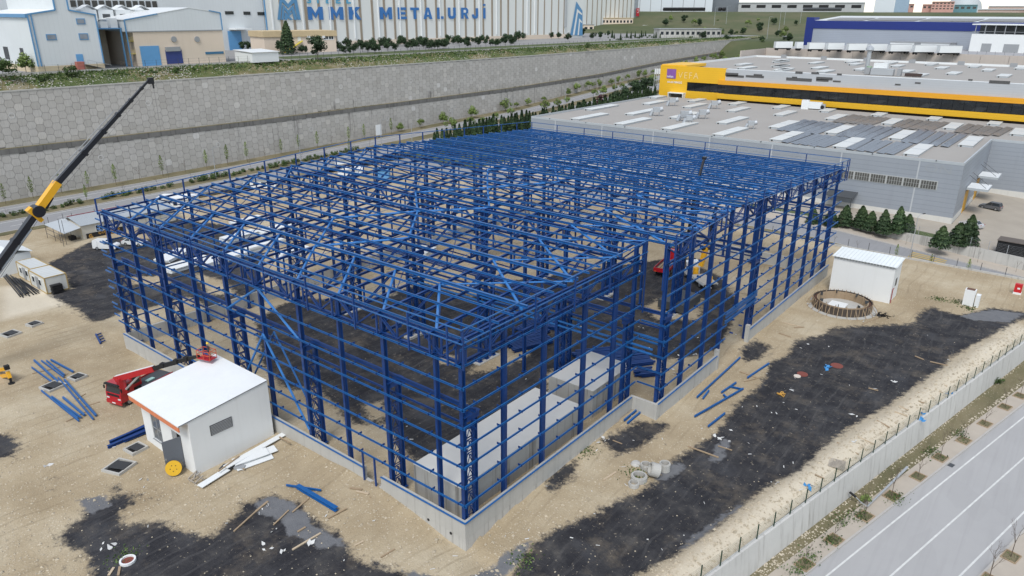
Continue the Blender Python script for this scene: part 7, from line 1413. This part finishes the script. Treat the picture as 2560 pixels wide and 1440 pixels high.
for k, (u, v) in enumerate(((1296,103),(1308,100),(1347,96),(1379,98),(1396,97),(1456,92),(1520,92),(1535,79),(1550,77),(1500,97),(1480,99),(1420,103))): p = at(u, v, z=PZ); plant(pick(PIN), (p.x, p.y, PZ), 'small dark tree, %s of those scattered along the right part of the mill' % ORD[k], 'tree', 'small trees along the right part of the mill', random.uniform(.7,1.1), 'mill_tree')
for k in range(26): u = 1520+k*5.2; p = at(u, 100-(u-1520)*.06+random.uniform(-6,3), z=PZ); plant(pick(CONT+BUSH), (p.x, p.y, PZ), 'small nursery conifer, %s from the left in the plot right of the mill' % ORD[k], 'shrub', 'nursery plot right of the mill', random.uniform(.4,.75), 'nursery_conifer')
for k, (u, v) in enumerate(((1608,66),(1614,68),(1622,66),(1630,67),(1638,66),(1646,69),(1654,74),(1660,73),(1666,74),(1588,72),(1732,62))): p = at(u, v, z=PZ); plant(pick(TALL), (p.x, p.y, PZ-1), 'dark columnar cypress, %s from the left behind the gatehouse' % ORD[k], 'tree', 'cypresses behind the gatehouse', random.uniform(.8,1.2), 'cypress')
p = at(66, 182, z=PZ); plant(RND[0], (p.x, p.y, PZ-.3), 'bright green young tree before the blue trimmed building', 'tree', None, 1.1, 'young_tree')
for k, (u, v, s_) in enumerate(((178,186,1.3),(110,205,1.2),(385,188,.8),(440,180,.9),(1468,118,1.2),(20,178,1.5),(2,172,1.6))): p = at(u, v, x=xw(40)-5); p = at(u, v, z=26.6) if u > 1000 else p; plant(pick(BUSH), (p.x, p.y, p.z-.2), '%s bush from the near end on the grassy bank' % ORD[k], 'bush', 'bushes on the grassy bank', s_*1.2, 'bank_bush')
for k in range(46):
    u = random.uniform(1640, 2000); v = random.uniform(70, 118); y_ = 0; p = None
    D = random.uniform(470, 640); r = ray(u, 60); r = r/math.hypot(r.x, r.y); q = CAM+r*D; plant(pick(RND+BUSH+PIN), (q.x, q.y, farh(q.x, q.y)-.2), 'far slope tree or shrub, %s of those dotted over the green slope' % ORD[k], 'tree', 'trees dotted over the far green slope', random.uniform(.7,1.3), 'slope_tree')
# street trees below the site, each in a timber framed pit
PITS = [(2012,1412),(2085,1350),(2162,1291),(2229,1240),(2295,1192),(2350,1145),(2409,1102),(2462,1060),(2512,1018),(2550,990)]
def pit(p, lb, rz):
    t = thing('tree_pit', lb, 'tree pit', (p.x, p.y, p.z), rz, 'timber framed tree pits'); part(MB().bb(-.55,.55,-.7,.7,-.02,.015), 'soil', VERGE, t, False)
    for a in ((-.6,.6,-.75,-.68),(-.6,.6,.68,.75),(-.6,-.53,-.68,.68),(.53,.6,-.68,.68)): part(MB().bb(*a, 0, .1), 'edge_board', WOOD, t, False)
    q = MB()
    for k in range(26): q.leaf((random.uniform(-.5,.5), random.uniform(-.65,.65), .04), random.uniform(.04,.09))
    part(q, 'weeds', F_MID, t, False, kind='stuff')
for k, (u, v) in enumerate(PITS):
    p = at(u, v, z=-2.855); pit(p, 'timber edged tree pit, %s from the bottom along the near pavement' % ORD[k], -.24); plant(BARE[k % 3], (p.x, p.y, p.z), 'bare street sapling, %s from the bottom along the near pavement' % ORD[k], 'tree', 'bare saplings along the near pavement', random.uniform(.75,1.0), 'pavement_sapling')
for k, (u, v) in enumerate(((2527,1392),(2472,1450))): p = at(u, v, z=-2.855); pit(p, ('weedy tree pit on the opposite pavement at the right edge','weedy tree pit on the opposite pavement at the bottom edge')[k], -.24); plant(BARE[k], (p.x, p.y, p.z), ('bare sapling on the opposite pavement at the right edge','bare sapling on the opposite pavement at the bottom edge')[k], 'tree', None, 1.1, 'pavement_sapling')
for k, (u, v) in enumerate(((2160,612),(2250,640),(2335,660),(2420,690),(2500,715),(2590,735),(2100,600),(2050,590))): p = at(u, v, z=zback(at(u, v, z=-1).x)); plant((POP if k in (1, 2, 3) else BARE)[k % 3], (p.x, 107.4, zback(p.x)+.1), 'small street sapling, %s along the back street verge' % ORD[k], 'tree', 'saplings along the back street', random.uniform(.55,.75), 'verge_sapling')
for k in range(9): x = -10+k*6.2; plant(BARE[k % 3], (x, 119.2, zback(x)+.1), 'bare sapling, %s from the left on the far pavement of the back street' % ORD[k], 'tree', 'bare saplings on the back pavement', .7, 'back_sapling')
p = at(2192, 1270, z=-2.8); plant(RND[1], (p.x-1.0, p.y-.4, -2.9), 'fresh green bush at the foot of the street wall', 'bush', None, .28, 'street_bush'); p = at(2494, 960, z=-2.8); plant(BUSH[0], (p.x, p.y, -2.8), 'dark green bush at the foot of the far street wall', 'bush', None, .6, 'street_bush')
for k, (u, v) in enumerate(((2100,1300),(2140,1285),(2240,1245),(2330,1130),(2020,1395),(1990,1425),(2070,1350),(2400,1085))):
    p = at(u, v, z=-2.75); q = MB()
    for i in range(160): q.leaf((p.x+random.gauss(0,.45), p.y+random.gauss(0,.7), p.z+abs(random.gauss(0,.08))), random.uniform(.05,.13))
    solo(q, 'weed_patch', F_MID, 'patch of green weeds, %s along the foot of the street wall' % ORD[k], 'weeds', kind='stuff')
for k, (u, v) in enumerate(((2390,755),(2420,770),(2345,748),(310,1392),(1310,1400),(1465,1127),(1590,1185))):
    p = gp(u, v); q = MB()
    for i in range(150): q.leaf((p.x+random.gauss(0,.6), p.y+random.gauss(0,.6), p.z+abs(random.gauss(0,.08))), random.uniform(.06,.16))
    solo(q, 'weed_patch', F_MID, 'small tuft of green weeds, %s on the bare site ground' % ORD[k], 'weeds', kind='stuff')
# ================================================================ LAMPS, SIGNS, SMALL THINGS
def lamp(loc, h, lb, rz=0, grp='street lamp posts', head=GREY):
    t = thing('lamp_post', lb, 'lamp post', loc, rz, grp); part(MB().tube((0,0,0),(0,0,h),.1,8,.055), 'pole', GALV, t, False); part(MB().path([(0,0,h),(.5,0,h+.25),(1.3,0,h+.35)], .04), 'arm', GALV, t, False); part(MB().box((1.6,0,h+.33), (.7,.25,.1)), 'lamp_head', head, t, False)
for k, (y, o) in enumerate(((62,16),(88,16),(118,16),(150,16),(182,16),(216,16),(254,16),(296,16),(345,16))): lamp((xw(y)+o, y, zr(y)), 8, 'street lamp post, %s from the left on the road median' % ORD[k], 0)
p = at(2270, 662, z=zback(12)); lamp((p.x, 107.5, zback(p.x)), 9, 'leaning street lamp post beside the white block house', 1.2, None, BLACK)
for k, (u, v) in enumerate(((1030,352),(1240,335),(1521,255),(1551,250),(1480,270),(1632,222))): p = at(u, v, z=3+k*.6); lamp((p.x, p.y, p.z), 5, 'thin yard lamp, %s from the left among the hedge trees' % ORD[k], 2.0, 'yard lamps among the hedge')
for k, (u, v, D) in enumerate(((1785,64,520),(1815,60,540),(1917,98,430),(1947,76,480),(1960,62,520),(2000,58,540))):
    r = ray(u, v); r = r/Vector((r.x, r.y, 0)).length; p = CAM+r*D; lamp((p.x, p.y, p.z), 11, 'tall distant lamp post, %s from the left on the green slope' % ORD[k], 0, 'distant lamp posts')
p = at(948, 349, z=1.5); t = thing('white_billboard', 'blank white upright sign board beside the left road', 'sign', tuple(p)); part(MB().box((0,0,3.2), (.12,2.4,3.4)), 'board', WHITE, t, False); [part(MB().tube((0,y,0),(0,y,1.6),.06,6), 'leg', GREY, t, False) for y in (-.7,.7)]
p = at(838, 356, z=1.2); t = thing('blue_road_sign', 'small blue direction sign beside the left road', 'sign', tuple(p)); part(MB().box((0,0,2.6), (.08,2.0,.7)), 'board', BTRIM, t, False); part(MB().tube((0,0,0),(0,0,2.4),.05,6), 'post', GREY, t, False)
for k in range(3): p = at(1634+k*5, 222, z=9); t = thing('flag_pole', 'white flag pole, %s from the left beside the yellow tower' % ORD[k], 'flag pole', tuple(p), 0, 'flag poles beside the yellow tower'); part(MB().tube((0,0,0),(0,0,9),.08,6,.05), 'pole', WHITE_M, t, False); part(MB().slab([(.06,0,6.6),(.8,0,6.4),(.8,0,8.7),(.06,0,8.9)],(0,.03,0)), 'cloth', WHITE, t, False)
PL = [((731,1376),(802,1334)),((684,1314),(722,1277)),((731,1282),(772,1247)),((820,1297),(867,1272)),((887,1365),(909,1354)),((952,1395),(987,1374)),((744,1331),(764,1319)),((925,1246),(950,1216)),((890,1229),(922,1236)),((875,1221),(905,1225)),((640,1280),(670,1255)),((585,1330),(640,1280)),((272,1440),(285,1420)),((296,1440),(300,1418)),((1720,1117),(1796,1145)),((1795,1116),(1830,1127)),((1509,1201),(1540,1181)),((1532,1102),(1555,1111)),((1850,930),(1890,945)),((1860,955),(1900,945))]
PL += [((1920+a/4, 720+b/4), (1920+c/4, 720+d/4)) for a, b, c, d in ((1635,920,1790,985),(1560,1005,1745,1050),(1500,1050,1660,1110),(1415,1110,1560,1155),(1265,1240,1395,1285),(1090,1330,1215,1400),(1470,685,1555,720),(1620,740,1800,780),(1310,1185,1400,1225),(940,370,1100,300),(260,400,360,395),(110,455,230,495),(140,345,330,390),(1005,1005,1100,1030))]+[((1920+a/4, 1080+b/4), (1920+c/4, 1080+d/4)) for a, b, c, d in ((690,110,905,230),(470,430,560,470),(895,50,1070,130))]
for k, (a, b) in enumerate(PL):
    p, q = gp(*a), gp(*b); p.z += .07; q.z += .07; solo(MB().beam(p, q, random.uniform(.1,.2), random.uniform(.05,.1)), 'loose_plank', WOOD if k % 4 else mat('pale_timber', (.50,.40,.28), .8, .2, 3), 'loose timber plank on the ground, %s in order from the left of the picture' % ORD[min(k, 58)], 'plank', 'loose planks on the ground')
p = gp(2092, 1162); t = thing('timber_pallet', 'grey slatted pallet lying on the gravel berm beside the fence', 'pallet', (p.x, p.y, p.z+.05), .2)
for k in range(8): part(MB().box((0, -.7+k*.2, .1), (1.5, .11, .03)), 'slat', MATS['grey_timber'], t, False)
for x in (-.65, 0, .65): part(MB().box((x, 0, .04), (.1, 1.5, .08)), 'bearer', MATS['grey_timber'], t, False)
def disc(u, v, r, m_, lb, nm='round_plate', cat='plate'): p = gp(u, v); solo(MB().tube((p.x,p.y,p.z-.02),(p.x,p.y,p.z+.08), r, 16), nm, m_, lb, cat)
RB = mat('red_brown_plate', (.20,.055,.04), .8, .2, 2); disc(2092, 915, .75, RB, 'red brown round plate lying on the dark track'); disc(2006, 936, .65, RB, 'second red brown plate beside a pale disc on the dark track'); disc(1993, 941, .42, mat('pale_disc', (.62,.55,.48), .8), 'pale round disc on the dark track'); disc(322, 1403, .5, RB, 'red brown basin bottom with white rim near the lower left')
p = gp(320, 1404); solo(MB().ring((p.x,p.y,p.z), .62, .48, .22, 16), 'white_basin', WHITE, 'broken white basin rim near the lower left corner', 'basin')
q = MB(); p = gp(1953, 987); [q.beam((p.x+random.uniform(-.5,.5),p.y+random.uniform(-.5,.5),p.z+.1),(p.x+random.uniform(-.5,.5),p.y+random.uniform(-.5,.5),p.z+.25),.09,.05) for _ in range(9)]; solo(q, 'yellow_offcuts', mat('yellow_timber', (.55,.30,.06), .7), 'small heap of yellow timber offcuts on the dark track', 'offcuts', kind='stuff')
q = MB(); p = gp(2205, 790)
for k in range(30): q.leaf((p.x+random.gauss(0,.5), p.y+random.gauss(0,.4), p.z+abs(random.gauss(0,.25))), random.uniform(.2,.45))
solo(q, 'black_sheeting', BLACK, 'crumpled black plastic sheeting beside the circular formwork', 'sheeting')
lt = MB(); LITT = [(1195,1219),(1120,1222),(775,1352),(685,1325),(659,1390),(698,1388),(669,1366),(1355,1213),(1498,1105),(1512,1097),(1520,1100),(1845,838),(1850,842),(2020,860),(1955,1003),(1930,1032),(1978,976),(2190,972),(2235,955),(2130,1100),(2140,1040),(2245,980),(1990,945),(2070,870),(1940,1210),(1800,1095),(1790,1090),(1830,1080),(1815,1100),(1420,815),(1455,823),(1575,848),(1565,865),(1735,885),(1700,890),(1680,925),(1690,935),(1640,905),(230,1370),(270,1368),(362,1202),(115,1165),(100,810),(500,1205),(860,1020),(655,1270)]
for (u, v) in LITT:
    p = gp(u, v)
    for i in range(random.choice((1,2,3))): lt.leaf((p.x+random.gauss(0,.25), p.y+random.gauss(0,.25), p.z+.06), random.uniform(.12,.34), Vector((random.gauss(0,.4), random.gauss(0,.4), 1)), .9)
for k in range(110):
    u, v = random.uniform(250, 2500), random.uniform(780, 1440); p = at(u, v, z=0)
    if p.x > xf(p.y)-1 or (-37 < p.x < -25 and -10 < p.y < 0): continue
    z = gh(p.x, p.y); a = random.random()*3.14; L = random.uniform(.05,.22); lt.beam((p.x-L*math.cos(a),p.y-L*math.sin(a),z+.04),(p.x+L*math.cos(a),p.y+L*math.sin(a),z+.05), random.uniform(.03,.1), .03)
solo(lt, 'litter', mat('white_litter', (.70,.70,.68), .7, .1, 3, tint=.35), 'white paper, plastic and foam litter scattered over the site', 'litter', kind='stuff')
bl = MB()
for (u, v) in ((2310,1034),(2017,1217),(2372,982),(2070,910),(2068,917),(2312,1050)): p = at(u, v, z=.3); [bl.leaf((p.x+random.gauss(0,.2), p.y+random.gauss(0,.2), gh(min(p.x, xf(p.y)-1), p.y)+.15), random.uniform(.15,.4)) for _ in range(5)]
solo(bl, 'blue_sheeting', mat('blue_plastic', (.05,.25,.55), .5), 'scraps of blue plastic sheeting caught along the fence', 'sheeting', kind='stuff')
rk = MB()
for k in range(14000):
    if k % 3: u, v = random.uniform(-40, 2560), 1460-abs(random.gauss(0, 260)); p = at(u, v, z=0)
    else: s_ = random.uniform(0, 95); p = Vector((15.44,0,0))+FD*s_-FN*abs(random.gauss(1.6,1.3))
    if p.y > 100 or p.x > xf(p.y)-.5 or p.x < -120 or (-37 < p.x < -25 and -10 < p.y < .2) or (-60 < p.x < 0 and .1 < p.y < 87): continue
    i = int(np.clip(round((p.y+72)/178.5*(NY-1)), 0, NY-1)); j = int(np.clip(round((p.x+132)/(xf(p.y)-.35+132)*(NX-1)), 0, NX-1))
    dk_ = _d[i, j] > .45
    if dk_ and random.random() < .93: continue
    rk.rock((p.x, p.y, Z_[i, j]+.01), min(.09 if dk_ else .2, random.expovariate(24)+.025), random.random())
solo(rk, 'loose_stones', mat('limestone_stones', (.50,.43,.32), .92, .15, 2, tint=.5), 'loose limestone stones scattered over the bare ground', 'stones', kind='stuff')
# thin site fence posts towards the roads
sf = thing('site_post_fence', 'thin dark fence posts along the site edge before the back street', 'fence', (0, 106, 0))
for x in np.arange(-60, 38, 3.6): part(MB().tube((x,105.9,-.3),(x,105.9,1.7),.05,5), 'fence_post', DGREY, sf)
part(MB().slab([(-128,105.7,-.4),(34.5,105.7,-.4),(34.5,105.7,.35),(-128,105.7,.35)],(0,.25,0)), 'kerb_wall', CONC_D, sf)
sl_ = thing('site_left_fence', 'thin dark fence posts along the site edge before the left road', 'fence', (-130.5, 30, 0))
for y in np.arange(-10, 104, 4.5): part(MB().tube((xw(y)+30.3,y,-.3),(xw(y)+30.3,y,2.0),.05,5), 'fence_post', DGREY, sl_)
# ================================================================ FAR BACKGROUND
def atd(u, v, D): r = ray(u, v); return CAM+r*(D/math.hypot(r.x, r.y))
def farbox(name, label, cat, u0, u1, vb, vt, D, depth, wm, roofm=None, wins=0, rows=1, down=6, wm2=None):
    p0, p1 = atd(u0, vb, D), atd(u1, vb, D); zb = (p0.z+p1.z)/2; p0.z = p1.z = zb-down; d_ = (p1-p0).normalized(); n_ = Vector((-d_.y, d_.x, 0)); n_ = n_ if n_.dot(p0-CAM) > 0 else -n_
    H = atd((u0+u1)/2, vt, D).z-zb+down; t = thing(name, label, cat, tuple((p0+p1)/2)); L_ = (p1-p0).length
    part(MB().slab([p0, p1, p1+n_*depth, p0+n_*depth], (0,0,H)), 'wall', wm, t); e_ = Vector((0,0,H)); part(MB().slab([p0-n_*.6+e_, p1-n_*.6+e_, p1+n_*depth+e_, p0+n_*depth+e_], (0,0,.6)), 'roof', roofm or GREY, t)
    for r_ in range(rows):
        for k in range(wins):
            c = p0+d_*(L_*(k+.5)/wins); w_ = L_/wins*.3; z0 = down+(H-down)*(r_+.3)/rows; z1 = down+(H-down)*(r_+.72)/rows; part(MB().slab([c-d_*w_-n_*.08+Vector((0,0,z0)), c+d_*w_-n_*.08+Vector((0,0,z0)), c+d_*w_-n_*.08+Vector((0,0,z1)), c-d_*w_-n_*.08+Vector((0,0,z1))], n_*.05), 'window', wm2 or GLASS, t)
    return t, p0, p1, d_, n_, H
PINK = mat('pink_render', (.55,.32,.27), .8, .08, .1); FARW = mat('far_pale_sheet', (.60,.64,.67), .6, .06, .05)
t, p0, p1, d_, n_, H = farbox('far_mill_hall', 'far pale mill hall with light blue stripes behind the lettered mill', 'factory', 1590, 1780, 26, -60, 700, 60, FARW, GREY)
for k in range(7): c = p0+d_*((p1-p0).length*(k+.3)/7); part(MB().slab([c-n_*.1, c+d_*.5-n_*.1, c+d_*.5-n_*.1+Vector((0,0,H)), c-n_*.1+Vector((0,0,H))], n_*.05), 'downpipe', GREY, t)
for k in range(3): c = p0+d_*((p1-p0).length*(k+.6)/3)+Vector((0,0,16)); part(MB().slab([c-n_*.12, c+d_*6-n_*.12, c+d_*6-n_*.12+Vector((0,0,20)), c-n_*.12+Vector((0,0,20))], n_*.05), 'blue_stripe', LBLUE, t)
t, p0, p1, d_, n_, H = farbox('far_steel_store', 'far white open fronted store with dark gate openings on the hill', 'factory', 1845, 2160, 25.5, 7, 720, 60, mat('far_grey_wall', (.40,.41,.41), .7), FARW, 8, 1, 6, BLACK)
farbox('far_dark_shed', 'dark steel framed shed between the two far halls', 'shed', 1779, 1846, 26, -20, 730, 40, mat('far_dark_wall', (.16,.18,.20), .7), GREY); farbox('far_silo_block', 'far grey tower block behind the store', 'tower', 2185, 2235, 20, -40, 800, 20, FARW, GREY); farbox('far_blue_silo', 'far blue grey process tower', 'tower', 2236, 2272, 16, -30, 860, 20, mat('blue_grey_sheet', (.30,.40,.50), .6), GREY)
t = farbox('pink_school', 'far pink building with three rows of windows and a stepped left wing', 'building', 2327, 2383, 25, 5, 900, 30, PINK, mat('pink_roof', (.6,.38,.32), .8), 6, 3)[0]; farbox('pink_wing', 'low left wing of the far pink building', 'building', 2305, 2328, 24, 12, 905, 25, PINK, PINK, 2, 1); farbox('low_pink_building', 'far low pink building behind the hill crest', 'building', 2238, 2284, 22, 11, 880, 25, PINK, PINK, 4, 1)
farbox('teal_building', 'far teal glass building beside the pink one', 'building', 2384, 2442, 26, 13, 920, 30, mat('teal_far', (.12,.26,.30), .4), mat('teal_roof', (.2,.34,.36), .5), 4, 1)
c = atd(2410, 14, 960); t = thing('pale_dome', 'pale ribbed dome roof rising behind the teal building', 'dome', (c.x, c.y, c.z-2)); part(MB().lathe((0,0,0), [(17,0),(15.5,5),(11,10),(5,13.5),(.1,15)], 20), 'shell', mat('dome_grey', (.42,.45,.46), .6), t, False, smooth=True); part(MB().tube((0,0,14),(0,0,24),1.0,8), 'spire', WHITE, t, False); part(MB().tube((0,0,-12),(0,0,0),17,20), 'drum', FARW, t, False)
for k, (u0, u1, vb, vt, D) in enumerate(((2443,2560,34,24,800),(2470,2640,24,16,1000),(2560,2700,36,20,780))): farbox('far_pink_hall', '%s of the low pale pink halls at the upper right edge' % ORD[k], 'hall', u0, u1, vb, vt, D, 40, mat('pale_pink_wall', (.50,.38,.33), .8), FARW)
# coils in front of the far halls
for k in range(34):
    u = 1662+k*3.1 if k < 32 else 1800+(k-32)*10; p = atd(u, 25.5, 690); t = solo(MB().tube((p.x-1.2,p.y,p.z+.8),(p.x+1.2,p.y,p.z+.8),1.5,10), 'steel_coil', BLACK, 'dark steel coil, %s from the left in the far row on the hill' % ORD[k], 'steel coil', 'dark steel coils before the far halls')
for k in range(24):
    u = 2012+k*3.8; p = atd(u, 25, 700); solo(MB().tube((p.x-1.2,p.y,p.z+.6),(p.x+1.2,p.y,p.z+.6),1.4,10), 'steel_coil', DGREY, 'grey steel coil, %s from the left before the far white store' % ORD[k], 'steel coil', 'grey steel coils before the far store')
